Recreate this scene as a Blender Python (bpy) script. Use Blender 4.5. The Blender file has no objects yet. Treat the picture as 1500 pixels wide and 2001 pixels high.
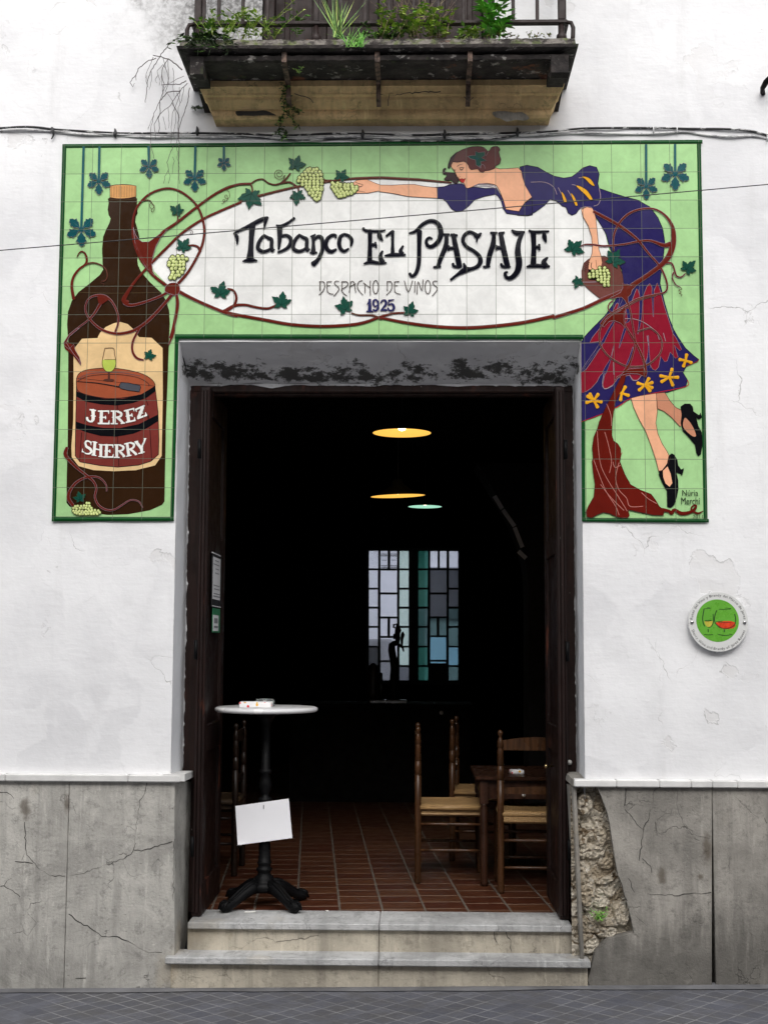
import bpy, math, random
from mathutils import Vector, Matrix, noise as mnoise
from mathutils.geometry import tessellate_polygon
rad = math.radians
random.seed(7)
S = bpy.context.scene
COL = S.collection

# ---------------------------------------------------------------- camera
F_PX = 2600.0                                  # focal length in photo pixels (photo 1500 x 2001)
CAMX, CAMD, CAMZ = 1.681, 6.719, 1.739
PITCH, YAW, ROLL = 0.0992, -0.0225, 0.0045
_cp, _sp, _cy, _sy, _cr, _sr = math.cos(PITCH), math.sin(PITCH), math.cos(YAW), math.sin(YAW), math.cos(ROLL), math.sin(ROLL)
FW = Vector((_sy*_cp, _cy*_cp, _sp)); _rt = Vector((_cy, -_sy, 0)); _up = _rt.cross(FW)
RT = _rt*_cr + _up*_sr; UP = _up*_cr - _rt*_sr
CAM = Vector((CAMX, -CAMD, CAMZ))
cam = bpy.data.objects.new('camera', bpy.data.cameras.new('camera'))
COL.objects.link(cam); S.camera = cam
m = Matrix((RT, UP, -FW)).transposed().to_4x4(); m.translation = CAM
cam.matrix_world = m
cam.data.sensor_fit = 'VERTICAL'; cam.data.sensor_height = 24.0
cam.data.lens = F_PX/2001*24.0
cam.data.clip_start = .05; cam.data.clip_end = 400

# ---------------------------------------------------------------- sky, sun, exposure
SUN_EL, SUN_AZ = rad(42), rad(177)             # compass style: direction the light comes from (y = north)
W = bpy.data.worlds.new('World'); S.world = W; W.use_nodes = True
wn = W.node_tree; wn.nodes.clear()
sky = wn.nodes.new('ShaderNodeTexSky'); sky.sky_type = 'NISHITA'; sky.sun_disc = False
sky.sun_elevation = SUN_EL; sky.sun_rotation = SUN_AZ; sky.air_density = 1.0; sky.dust_density = 4.0; sky.ozone_density = 1.0
hs = wn.nodes.new('ShaderNodeHueSaturation'); hs.inputs['Saturation'].default_value = .22
bg = wn.nodes.new('ShaderNodeBackground'); bg.inputs['Strength'].default_value = .15
wo = wn.nodes.new('ShaderNodeOutputWorld')
wn.links.new(sky.outputs[0], hs.inputs['Color']); wn.links.new(hs.outputs[0], bg.inputs['Color']); wn.links.new(bg.outputs[0], wo.inputs['Surface'])
sd = bpy.data.lights.new('sun', 'SUN'); sd.energy = 1.05; sd.angle = rad(110); sd.color = (1, .98, .95)
sun = bpy.data.objects.new('sun', sd); COL.objects.link(sun)
sdir = Vector((math.sin(SUN_AZ)*math.cos(SUN_EL), math.cos(SUN_AZ)*math.cos(SUN_EL), math.sin(SUN_EL)))
sun.rotation_euler = sdir.to_track_quat('Z', 'Y').to_euler()
S.view_settings.view_transform = 'Standard'; S.view_settings.look = 'None'
S.view_settings.exposure = 0.48; S.view_settings.gamma = 1.0
S.render.engine = 'CYCLES'
S.render.resolution_x = 767; S.render.resolution_y = 1024

# ---------------------------------------------------------------- geometry helpers
def ray(px, py):
    return FW + RT*((px-750)/F_PX) - UP*((py-1000.5)/F_PX)
def P(px, py, y=0.0):                          # the point of the plane y = const that lies behind a photo pixel
    d = ray(px, py); return CAM + d*((y-CAM.y)/d.y)
def PX(px, py, x):
    d = ray(px, py); return CAM + d*((x-CAM.x)/d.x)
def PZ(px, py, z):
    d = ray(px, py); return CAM + d*((z-CAM.z)/d.z)
def lin(c):
    return c/12.92 if c <= .04045 else ((c+.055)/1.055)**2.4
def rgb(r, g, b):
    return (lin(r/255), lin(g/255), lin(b/255))
def catmull(pts, n=4, closed=False):
    if len(pts) < 3: return list(pts)
    out = []; N = len(pts); rng = N if closed else N-1
    for i in range(rng):
        if closed: p0, p1, p2, p3 = pts[(i-1) % N], pts[i], pts[(i+1) % N], pts[(i+2) % N]
        else: p0, p1, p2, p3 = pts[max(i-1, 0)], pts[i], pts[i+1], pts[min(i+2, N-1)]
        for k in range(n):
            t = k/n
            out.append(tuple(.5*(2*b+(c-a)*t+(2*a-5*b+4*c-d)*t*t+(3*b-a-3*c+d)*t**3) for a, b, c, d in zip(p0, p1, p2, p3)))
    if not closed: out.append(tuple(pts[-1]))
    return out

class MB:
    """collects shapes and links them as ONE mesh object"""
    def __init__(self): self.v = []; self.f = []; self.mi = []; self.sm = []; self.mats = []
    def mat(self, m):
        if m not in self.mats: self.mats.append(m)
        return self.mats.index(m)
    def add(self, vs, fs, m, smooth=False):
        o = len(self.v); k = self.mat(m)
        self.v += [tuple(q) for q in vs]
        for f in fs: self.f.append(tuple(i+o for i in f)); self.mi.append(k); self.sm.append(smooth)
    def box(self, a, b, m, bev=0.0):
        (x0, y0, z0), (x1, y1, z1) = a, b
        if bev <= 0:
            vs = [(x, y, z) for x in (x0, x1) for y in (y0, y1) for z in (z0, z1)]
            self.add(vs, [(0, 1, 3, 2), (4, 6, 7, 5), (0, 4, 5, 1), (2, 3, 7, 6), (0, 2, 6, 4), (1, 5, 7, 3)], m); return
        e = bev; vs = []; idx = {}
        for ax in range(3):
            for sx in (0, 1):
                for sy in (0, 1):
                    for sz in (0, 1):
                        s = (sx, sy, sz); lo = (x0, y0, z0); hi = (x1, y1, z1); p = []
                        for k in range(3):
                            base = hi[k] if s[k] else lo[k]
                            p.append(base if k == ax else base+(-e if s[k] else e))
                        idx[(ax, s)] = len(vs); vs.append(tuple(p))
        fs = []
        for ax in range(3):
            o = [k for k in range(3) if k != ax]
            for s in (0, 1):
                q = []
                for u, w in ((0, 0), (1, 0), (1, 1), (0, 1)):
                    t = [0, 0, 0]; t[ax] = s; t[o[0]] = u; t[o[1]] = w; q.append(idx[(ax, tuple(t))])
                fs.append(tuple(q))
            for u in (0, 1):
                for w in (0, 1):
                    q = []
                    for s, a2 in ((0, o[0]), (0, o[1]), (1, o[1]), (1, o[0])):
                        t = [0, 0, 0]; t[ax] = s; t[o[0]] = u; t[o[1]] = w; q.append(idx[(a2, tuple(t))])
                    fs.append(tuple(q))
        for sx in (0, 1):
            for sy in (0, 1):
                for sz in (0, 1): fs.append(tuple(idx[(k, (sx, sy, sz))] for k in range(3)))
        self.add(vs, fs, m)
    def tube(self, pts, r, m, n=8, cap=True, smooth=True):
        pts = [Vector(p) for p in pts]; N = len(pts)
        rs = r if isinstance(r, (list, tuple)) else [r]*N
        vs = []; fs = []; ref = None
        for i, p in enumerate(pts):
            t = (pts[min(i+1, N-1)]-pts[max(i-1, 0)]).normalized()
            if ref is None:
                ref = Vector((0, 0, 1)) if abs(t.z) < .9 else Vector((1, 0, 0))
            a = (ref-t*ref.dot(t)).normalized(); b = t.cross(a); ref = a
            for k in range(n):
                an = 2*math.pi*k/n
                vs.append(p+(a*math.cos(an)+b*math.sin(an))*rs[i])
        for i in range(N-1):
            for k in range(n):
                fs.append((i*n+k, i*n+(k+1) % n, (i+1)*n+(k+1) % n, (i+1)*n+k))
        if cap: fs.append(tuple(range(n))[::-1]); fs.append(tuple((N-1)*n+k for k in range(n)))
        self.add(vs, fs, m, smooth)
    def lathe(self, prof, m, c=(0, 0, 0), n=24, smooth=True, cap=True):      # prof: (radius, z)
        vs = []; fs = []; N = len(prof)
        for r, z in prof:
            for k in range(n):
                a = 2*math.pi*k/n; vs.append((c[0]+r*math.cos(a), c[1]+r*math.sin(a), c[2]+z))
        for i in range(N-1):
            for k in range(n): fs.append((i*n+k, i*n+(k+1) % n, (i+1)*n+(k+1) % n, (i+1)*n+k))
        if cap and prof[0][0] > 1e-5: fs.append(tuple(range(n))[::-1])
        if cap and prof[-1][0] > 1e-5: fs.append(tuple((N-1)*n+k for k in range(n)))
        self.add(vs, fs, m, smooth)
    def poly(self, pts, m):
        pts = [Vector(p) for p in pts]
        tri = tessellate_polygon([pts]); self.add(pts, [tuple(t) for t in tri], m)
    def prism(self, pts, off, m):                                  # polygon + the same polygon moved by off, with sides
        pts = [Vector(p) for p in pts]; off = Vector(off); n = len(pts)
        tri = [tuple(t) for t in tessellate_polygon([pts])]
        self.add(pts+[p+off for p in pts], tri+[tuple(i+n for i in t[::-1]) for t in tri]+[(i, (i+1) % n, (i+1) % n+n, i+n) for i in range(n)], m)
    def build(self, name, parent=None, loc=None, mats=None):
        me = bpy.data.meshes.new(name)
        vs = self.v
        if loc is not None: vs = [(x-loc[0], y-loc[1], z-loc[2]) for x, y, z in vs]
        me.from_pydata(vs, [], self.f)
        for mm in self.mats: me.materials.append(mm)
        me.polygons.foreach_set('material_index', self.mi); me.polygons.foreach_set('use_smooth', self.sm)
        me.update()
        o = bpy.data.objects.new(name, me); COL.objects.link(o)
        if loc is not None: o.location = loc
        if parent is not None: o.parent = parent
        return o

def tag(o, label, cat, group=None, kind=None):
    if label: o['label'] = label
    if cat: o['category'] = cat
    if group: o['group'] = group
    o['kind'] = kind or 'thing'
    return o
def thing(name, label, cat, loc=(0, 0, 0), rz=0, group=None):
    o = bpy.data.objects.new(name, None); COL.objects.link(o); o.location = loc; o.rotation_euler = (0, 0, rz)
    o.empty_display_size = .05
    return tag(o, label, cat, group)
def struct(o): o['kind'] = 'structure'; return o
def dup(root, loc, rz, label, group=None):
    r = root.copy(); COL.objects.link(r); r.location = loc; r.rotation_euler = (0, 0, rz); r['label'] = label
    if group: r['group'] = group
    for ch in list(root.children):
        c = ch.copy(); COL.objects.link(c); c.parent = r
        for g in list(ch.children):
            d = g.copy(); COL.objects.link(d); d.parent = c
    return r

# ---------------------------------------------------------------- materials
class NT:
    def __init__(self, name):
        self.m = bpy.data.materials.new(name); self.m.use_nodes = True
        self.t = self.m.node_tree; self.t.nodes.clear()
        self.out = self.n('ShaderNodeOutputMaterial'); self.b = self.n('ShaderNodeBsdfPrincipled')
        self.l(self.b.outputs[0], self.out.inputs['Surface'])
    def n(self, k, **kw):
        x = self.t.nodes.new(k)
        for a, v in kw.items(): setattr(x, a, v)
        return x
    def l(self, a, b): self.t.links.new(a, b)
    def pos(self): return self.n('ShaderNodeNewGeometry').outputs['Position']
    def obj(self): return self.n('ShaderNodeTexCoord').outputs['Object']
    def math(self, op, a, b=None, c=None):
        x = self.n('ShaderNodeMath', operation=op)
        for i, v in enumerate((a, b, c)):
            if v is None: continue
            if isinstance(v, (int, float)): x.inputs[i].default_value = v
            else: self.l(v, x.inputs[i])
        return x.outputs[0]
    def noise(self, vec, sc, det=4, rough=.55, dist=0):
        x = self.n('ShaderNodeTexNoise'); x.inputs['Scale'].default_value = sc; x.inputs['Detail'].default_value = det
        x.inputs['Roughness'].default_value = rough; x.inputs['Distortion'].default_value = dist
        if vec is not None: self.l(vec, x.inputs['Vector'])
        return x.outputs['Fac']
    def vor(self, vec, sc, feat='DISTANCE_TO_EDGE', out='Distance'):
        x = self.n('ShaderNodeTexVoronoi', feature=feat); x.inputs['Scale'].default_value = sc
        self.l(vec, x.inputs['Vector']); return x.outputs[out]
    def scale(self, vec, s):
        x = self.n('ShaderNodeMapping'); x.inputs['Scale'].default_value = s; self.l(vec, x.inputs['Vector']); return x.outputs[0]
    def rot(self, vec, r, s=(1, 1, 1)):
        x = self.n('ShaderNodeMapping'); x.inputs['Rotation'].default_value = r; x.inputs['Scale'].default_value = s
        self.l(vec, x.inputs['Vector']); return x.outputs[0]
    def warp(self, vec, sc, amt):
        nz = self.n('ShaderNodeTexNoise'); nz.inputs['Scale'].default_value = sc; nz.inputs['Detail'].default_value = 5
        self.l(vec, nz.inputs['Vector'])
        a = self.n('ShaderNodeVectorMath', operation='SUBTRACT'); self.l(nz.outputs['Color'], a.inputs[0]); a.inputs[1].default_value = (.5, .5, .5)
        b = self.n('ShaderNodeVectorMath', operation='SCALE'); self.l(a.outputs[0], b.inputs[0]); b.inputs['Scale'].default_value = amt
        c = self.n('ShaderNodeVectorMath', operation='ADD'); self.l(vec, c.inputs[0]); self.l(b.outputs[0], c.inputs[1]); return c.outputs[0]
    def step(self, v, lo, hi, a=0., b=1.):
        x = self.n('ShaderNodeMapRange', interpolation_type='SMOOTHSTEP'); self.l(v, x.inputs['Value'])
        x.inputs['From Min'].default_value = lo; x.inputs['From Max'].default_value = hi
        x.inputs['To Min'].default_value = a; x.inputs['To Max'].default_value = b; return x.outputs[0]
    def sep(self, v):
        x = self.n('ShaderNodeSeparateXYZ'); self.l(v, x.inputs[0]); return x.outputs
    def comb(self, a, b, c):
        x = self.n('ShaderNodeCombineXYZ')
        for i, v in enumerate((a, b, c)):
            if isinstance(v, (int, float)): x.inputs[i].default_value = v
            else: self.l(v, x.inputs[i])
        return x.outputs[0]
    def mix(self, f, a, b, mode='MIX'):
        x = self.n('ShaderNodeMix', data_type='RGBA', blend_type=mode)
        for v, s in ((f, x.inputs[0]), (a, x.inputs[6]), (b, x.inputs[7])):
            if isinstance(v, (int, float)): s.default_value = v
            elif isinstance(v, tuple): s.default_value = (*v, 1)[:4]
            else: self.l(v, s)
        return x.outputs[2]
    def col(self, c):
        if isinstance(c, tuple): self.b.inputs['Base Color'].default_value = (*c, 1)
        else: self.l(c, self.b.inputs['Base Color'])
    def rough(self, r):
        if isinstance(r, (int, float)): self.b.inputs['Roughness'].default_value = r
        else: self.l(r, self.b.inputs['Roughness'])
    def bump(self, h, st=.3, dist=.01):
        x = self.n('ShaderNodeBump'); x.inputs['Strength'].default_value = st; x.inputs['Distance'].default_value = dist
        self.l(h, x.inputs['Height']); self.l(x.outputs[0], self.b.inputs['Normal']); return x

def simple(name, c, rough=.6, var=.2, sc=12, bump=.15, bd=.004, bsc=60, metal=0., stretch=(1, 1, 1), spec=.5, world=False):
    t = NT(name); v = t.pos() if world else t.obj()
    if stretch != (1, 1, 1): v = t.scale(v, stretch)
    f = t.noise(v, sc, 5)
    t.col(t.mix(t.step(f, .3, .7), tuple(x*(1-var) for x in c), tuple(min(1, x*(1+var)) for x in c)))
    t.rough(t.step(t.noise(v, sc*2.3), .3, .7, max(0, rough-.08), min(1, rough+.08))); t.b.inputs['Metallic'].default_value = metal
    t.b.inputs['Specular IOR Level'].default_value = spec
    if bump > 0: t.bump(t.noise(v, bsc, 5), bump, bd)
    return t.m

ROW0 = CAMZ + 2.4393                            # height of the first horizontal tile joint of the mural
def glaze(name, c, rough=.16, pale=False, var=.05):
    """glazed wall tile paint: joint lines every 15 cm, each tile a touch different and set a touch askew"""
    t = NT(name); p = t.pos(); x, y, z = t.sep(p)
    u = t.math('DIVIDE', x, .15); w = t.math('DIVIDE', t.math('SUBTRACT', z, ROW0), .15)
    d = []
    for q in (u, w):
        fr = t.math('FRACT', t.math('ADD', q, 100.5)); d.append(t.math('ABSOLUTE', t.math('SUBTRACT', fr, .5)))
    dist = t.math('MULTIPLY', t.math('MINIMUM', d[0], d[1]), .15)
    line = t.step(dist, .0006, .0016, 1., 0.)
    cell = t.comb(t.math('FLOOR', u), 0., t.math('FLOOR', w))
    wn_ = t.n('ShaderNodeTexWhiteNoise', noise_dimensions='3D'); t.l(cell, wn_.inputs['Vector'])
    big = t.noise(p, 5, 4)
    k = t.math('ADD', t.math('MULTIPLY', wn_.outputs['Value'], .11), t.math('MULTIPLY', t.step(big, .3, .7, .80, .92), t.step(t.noise(t.warp(p, 8, .2), 16, 5, .7), .3, .7, .90, 1.03)))
    cc = t.mix(1., tuple(c), t.comb(k, k, k), 'MULTIPLY')
    t.col(t.mix(line, cc, rgb(96, 100, 88)))
    t.rough(t.step(t.noise(p, 30, 5), .35, .75, rough-.05, rough+.06)); t.b.inputs['Specular IOR Level'].default_value = .09
    geo = t.n('ShaderNodeNewGeometry')
    a = t.n('ShaderNodeVectorMath', operation='SUBTRACT'); t.l(wn_.outputs['Color'], a.inputs[0]); a.inputs[1].default_value = (.5, .5, .5)
    b = t.n('ShaderNodeVectorMath', operation='SCALE'); t.l(a.outputs[0], b.inputs[0]); b.inputs['Scale'].default_value = .05
    e = t.n('ShaderNodeVectorMath', operation='ADD'); t.l(geo.outputs['Normal'], e.inputs[0]); t.l(b.outputs[0], e.inputs[1])
    nn = t.n('ShaderNodeVectorMath', operation='NORMALIZE'); t.l(e.outputs[0], nn.inputs[0])
    bp = t.n('ShaderNodeBump'); bp.inputs['Strength'].default_value = .12; bp.inputs['Distance'].default_value = .004
    h = t.math('ADD', t.noise(p, 14, 3), t.math('MULTIPLY', line, -.6)); t.l(h, bp.inputs['Height']); t.l(nn.outputs[0], bp.inputs['Normal'])
    t.l(bp.outputs[0], t.b.inputs['Normal'])
    return t.m
# ---------------------------------------------------------------- facade materials
def plaster_mat():
    t = NT('whitewash'); p = t.pos(); x, y, z = t.sep(p)
    base = t.mix(t.step(t.noise(p, 1.1, 6, .6), .32, .70), (.69, .69, .705), (.845, .845, .853))
    pt = t.noise(t.warp(p, 2.2, .5), 1.7, 4, .45); pm = t.step(pt, .52, .56)
    base = t.mix(t.math('MULTIPLY', pm, .45), base, (.84, .84, .85))
    base = t.mix(t.math('MULTIPLY', t.step(t.noise(t.scale(p, (3.2, 1, .45)), 2.0, 6, .65), .52, .76), .34), base, (.56, .555, .55))
    base = t.mix(t.math('MULTIPLY', t.step(t.noise(p, 6.5, 6, .7), .56, .74), .22), base, (.60, .595, .60))
    fl = t.noise(t.warp(p, 3, .25), 2.6, 6); area = t.step(t.noise(p, 1.1, 3), .43, .56); chip = t.math('MULTIPLY', t.step(fl, .605, .625), area)
    base = t.mix(t.math('MULTIPLY', chip, .3), base, (.62, .60, .58))
    edge = t.math('MULTIPLY', t.step(t.math('ABSOLUTE', t.math('SUBTRACT', fl, .609)), .0, .007, 1., 0.), t.step(t.noise(p, 7, 4), .46, .6))
    edge2 = t.math('MULTIPLY', t.step(t.math('ABSOLUTE', t.math('SUBTRACT', pt, .537)), .0, .004, 1., 0.), t.step(t.noise(p, 5, 4), .50, .66))
    base = t.mix(t.math('MULTIPLY', t.math('MAXIMUM', t.math('MULTIPLY', edge, area), t.math('MULTIPLY', edge2, t.math('MULTIPLY', area, .5))), .55), base, (.27, .26, .25))
    cr = t.vor(t.warp(p, 3, .35), 1.7)
    ck = t.math('MULTIPLY', t.step(cr, .0, .0045, 1., 0.), t.step(t.noise(p, 1.6, 3), .57, .66))
    base = t.mix(t.math('MULTIPLY', ck, .6), base, (.25, .24, .23))
    sp = t.step(t.noise(t.warp(p, 20, .03), 30, 5, .7), .70, .73)
    base = t.mix(t.math('MULTIPLY', sp, t.math('MULTIPLY', t.step(t.noise(p, 2.4, 3), .46, .58), .8)), base, (.30, .295, .28))
    # grey mould on the wall beside the balcony's left end
    q = P(455, -15); e = P(560, 60)
    dx = t.math('DIVIDE', t.math('SUBTRACT', x, q.x), .42); dz = t.math('DIVIDE', t.math('SUBTRACT', z, q.z), .34)
    rr = t.math('SQRT', t.math('ADD', t.math('MULTIPLY', dx, dx), t.math('MULTIPLY', dz, dz)))
    mm = t.step(t.math('ADD', rr, t.math('MULTIPLY', t.math('SUBTRACT', t.noise(p, 7, 6, .65), .5), 2.0)), .4, 1.5, 1., 0.)
    m2 = t.math('MULTIPLY', mm, t.step(t.noise(p, 30, 6, .75), .40, .58))
    base = t.mix(t.math('MULTIPLY', mm, .5), base, (.30, .295, .29)); base = t.mix(t.math('MULTIPLY', m2, .75), base, (.10, .097, .092))
    # soot on the lintel's underside
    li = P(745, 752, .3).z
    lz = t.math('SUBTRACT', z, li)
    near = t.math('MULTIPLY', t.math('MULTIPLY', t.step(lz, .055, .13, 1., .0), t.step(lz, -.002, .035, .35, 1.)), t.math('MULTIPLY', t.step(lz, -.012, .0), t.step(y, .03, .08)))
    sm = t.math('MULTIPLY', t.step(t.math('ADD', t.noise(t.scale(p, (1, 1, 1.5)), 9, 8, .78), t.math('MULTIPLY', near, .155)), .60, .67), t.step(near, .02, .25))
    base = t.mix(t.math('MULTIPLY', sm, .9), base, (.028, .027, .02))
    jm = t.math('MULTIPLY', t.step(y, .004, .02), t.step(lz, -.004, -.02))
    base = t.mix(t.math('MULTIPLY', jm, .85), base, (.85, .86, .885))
    t.col(base); t.rough(.85); t.b.inputs['Specular IOR Level'].default_value = .25
    h = t.math('ADD', t.math('MULTIPLY', t.noise(p, 5, 5, .55), 1.0), t.math('MULTIPLY', t.noise(p, 42, 4), .10))
    h = t.math('ADD', h, t.math('MULTIPLY', t.noise(t.scale(p, (.6, 1, 2.6)), 20, 3), .16))
    h = t.math('ADD', h, t.math('MULTIPLY', pm, .09)); h = t.math('SUBTRACT', h, t.math('MULTIPLY', ck, .3)); h = t.math('SUBTRACT', h, t.math('MULTIPLY', chip, .22))
    t.bump(h, .45, .016)
    return t.m
def dado_mat(name, c, dark, ox):
    t = NT(name); p = t.pos(); x, y, z = t.sep(p)
    base = t.mix(t.step(t.noise(t.warp(p, 2, .3), 2.2, 7, .65), .32, .68), tuple(k*.68 for k in c), tuple(min(1, k*1.22) for k in c))
    st = t.noise(t.scale(p, (6, 1, .5)), 2.5, 7, .7)
    base = t.mix(t.math('MULTIPLY', t.step(st, .46, .70), .55), base, tuple(k*.52 for k in c))
    base = t.mix(t.math('MULTIPLY', t.step(t.noise(t.scale(p, (7, 1, .8)), 3.3, 7, .7), .56, .70), .5), base, tuple(min(1, k*1.55) for k in c))
    base = t.mix(t.math('MULTIPLY', t.step(t.noise(p, 17, 8, .8), .50, .66), .60), base, tuple(k*.42 for k in c))
    base = t.mix(t.math('MULTIPLY', t.step(t.noise(t.warp(p, 8, .1), 14, 7, .75), .60, .70), .5), base, tuple(min(1, k*1.6) for k in c))
    pit = t.step(t.noise(p, 85, 4, .6), .66, .72)
    base = t.mix(t.math('MULTIPLY', pit, .7), base, tuple(k*.3 for k in c))
    hl = t.vor(t.warp(p, 5, .3), 4.2); hc = t.math('MULTIPLY', t.step(hl, .0, .010, 1., 0.), t.step(t.noise(p, 4, 3), .52, .62))
    base = t.mix(t.math('MULTIPLY', hc, .6), base, tuple(k*.28 for k in c))
    # rust and damp stains
    base = t.mix(t.math('MULTIPLY', t.step(t.noise(t.scale(p, (1, 1, .6)), 3.4, 4), .6, .75), .4), base, (c[0]*.95, c[1]*.82, c[2]*.62))
    # splash-water grime along the pavement, with a ragged upper edge
    g = t.step(t.math('ADD', z, t.math('MULTIPLY', t.math('SUBTRACT', t.noise(t.scale(p, (5.5, 1, .9)), 3, 8, .75), .5), .8)), dark[0], dark[1], 1., 0.)
    base = t.mix(t.math('MULTIPLY', g, dark[2]), base, t.mix(.62, base, tuple(k*.16 for k in c)))
    if ox is not None:
        for qx, qy, w, hgt in ox:
            q = P(qx, qy)
            dx = t.math('DIVIDE', t.math('SUBTRACT', x, q.x), w); dz = t.math('DIVIDE', t.math('SUBTRACT', z, q.z), hgt)
            rr = t.math('SQRT', t.math('ADD', t.math('MULTIPLY', dx, dx), t.math('MULTIPLY', dz, dz)))
            mm = t.step(t.math('ADD', rr, t.math('MULTIPLY', t.math('SUBTRACT', t.noise(p, 22, 5), .5), 1.4)), .3, 1.1, 1., 0.)
            base = t.mix(t.math('MULTIPLY', mm, .7), base, (.085, .065, .045))
    t.col(base); t.rough(.8); t.b.inputs['Specular IOR Level'].default_value = .3
    t.bump(t.math('SUBTRACT', t.math('ADD', t.noise(p, 70, 5, .65), t.math('MULTIPLY', t.noise(p, 9, 6, .65), 1.6)), t.math('ADD', pit, hc)), .6, .006)
    return t.m
M_PLASTER = plaster_mat()
M_DADO_L = dado_mat('grey_stone_render', (.455, .44, .405), (-.05, .35, .35), [(50, 1580, .035, .07), (132, 1570, .02, .06)])
M_DADO_R = dado_mat('dark_stone_render', (.31, .292, .262), (.22, .52, .85), [(1290, 1712, .03, .05), (1366, 1712, .02, .02), (1380, 1660, .03, .09)])
M_CAP = simple('marble_coping', (.68, .675, .66), .5, .14, 5, .12, .003, 40)
M_TREAD = dado_mat('worn_marble', (.46, .46, .455), (-9, -8, 0.), None); M_TREAD_ = simple('worn_marble_plain', (.40, .40, .40), .42, .3, 7, .15, .003, 40, stretch=(.5, 2.5, 1), world=True)
M_RISER = dado_mat('stained_limestone', (.47, .425, .345), (-9, -8, 0.), None)
M_CRACK = simple('crack_dark', (.035, .033, .03), .9, .2, 20, 0)
M_BLACK = simple('dark_masonry', (.05, .045, .04), .9)
def rubble_mat():
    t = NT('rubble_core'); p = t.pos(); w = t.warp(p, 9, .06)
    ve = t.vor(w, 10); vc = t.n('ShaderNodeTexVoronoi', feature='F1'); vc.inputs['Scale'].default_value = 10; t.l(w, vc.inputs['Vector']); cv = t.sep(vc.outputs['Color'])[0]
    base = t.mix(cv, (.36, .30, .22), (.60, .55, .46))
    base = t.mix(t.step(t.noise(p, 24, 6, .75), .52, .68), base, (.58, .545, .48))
    base = t.mix(t.math('MULTIPLY', t.step(ve, .01, .06, 1., 0.), t.step(t.noise(p, 8, 4), .48, .58)), base, (.16, .115, .07))  # brown mortar along stone edges, darkened to stand for crevice shade
    base = t.mix(t.math('MULTIPLY', t.step(t.noise(p, 45, 5, .7), .58, .70), .6), base, (.13, .10, .07))
    t.col(base); t.rough(.95); t.b.inputs['Specular IOR Level'].default_value = .1
    t.bump(t.math('ADD', t.noise(p, 50, 7, .75), t.math('MULTIPLY', t.step(ve, .0, .08), .6)), .8, .012); return t.m
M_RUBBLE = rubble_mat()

# ---------------------------------------------------------------- pavement
GZ = [P(0, 1934), P(1500, 1926)]
def ground_z(x): return GZ[0].z+(GZ[1].z-GZ[0].z)*(x-GZ[0].x)/(GZ[1].x-GZ[0].x)
def paving_mat():
    t = NT('pavement_tiles'); p = t.pos()
    r = t.rot(p, (0, 0, rad(43)), (1/.098, 1/.098, 1)); x, y, z = t.sep(r)
    d = []
    for q in (x, y): d.append(t.math('ABSOLUTE', t.math('SUBTRACT', t.math('FRACT', t.math('ADD', q, 200)), .5)))
    dist = t.math('SUBTRACT', .5, t.math('MAXIMUM', d[0], d[1]))
    line = t.step(dist, .02, .05, 1., 0.)
    w = t.n('ShaderNodeTexWhiteNoise', noise_dimensions='3D'); t.l(t.comb(t.math('FLOOR', x), t.math('FLOOR', y), 0.), w.inputs['Vector'])
    tile = t.mix(w.outputs['Value'], (.074, .078, .098), (.125, .13, .155))
    tile = t.mix(t.step(t.noise(p, 6, 6, .65), .35, .7), tile, (.085, .084, .088))
    tile = t.mix(t.math('MULTIPLY', t.step(t.noise(p, 90, 3), .6, .7), .4), tile, (.16, .16, .165))
    ln = t.mix(t.step(t.noise(p, 5, 4), .35, .6), (.19, .19, .20), (.28, .28, .285))
    t.col(t.mix(t.math('MULTIPLY', line, t.step(t.noise(p, 3.5, 6), .35, .62, .12, .85)), tile, ln))
    t.rough(t.step(t.noise(p, 12, 4), .3, .7, .5, .75))
    t.bump(t.math('ADD', t.noise(p, 60, 4), t.math('MULTIPLY', line, -.8)), .35, .004); return t.m
b = MB(); xs = [-60, -4, 8, 60]
for i in range(3):
    b.add([(xs[i], -60, ground_z(xs[i])), (xs[i+1], -60, ground_z(xs[i+1])), (xs[i+1], .6, ground_z(xs[i+1])), (xs[i], .6, ground_z(xs[i]))], [(0, 1, 2, 3)], paving_mat() if i == 0 else b.mats[0])
struct(b.build('pavement'))
b = MB()      # band of smooth cement where the pavement meets the wall
M_CEM = simple('cement_fillet', (.135, .135, .142), .8, .25, 6, .3, .004, 50, world=True)
n = 60; vs = []; fs = []
for i in range(n+1):
    x = -1.5+7*i/n; w = .075+.03*mnoise.noise(Vector((x*2.3, 3, 0)))
    vs += [(x, .02, ground_z(x)+.012), (x, -w, ground_z(x)+.004)]
    if i: fs.append((2*i-2, 2*i-1, 2*i+1, 2*i))
b.add(vs, fs, M_CEM, True); struct(b.build('pavement_edge'))
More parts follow.
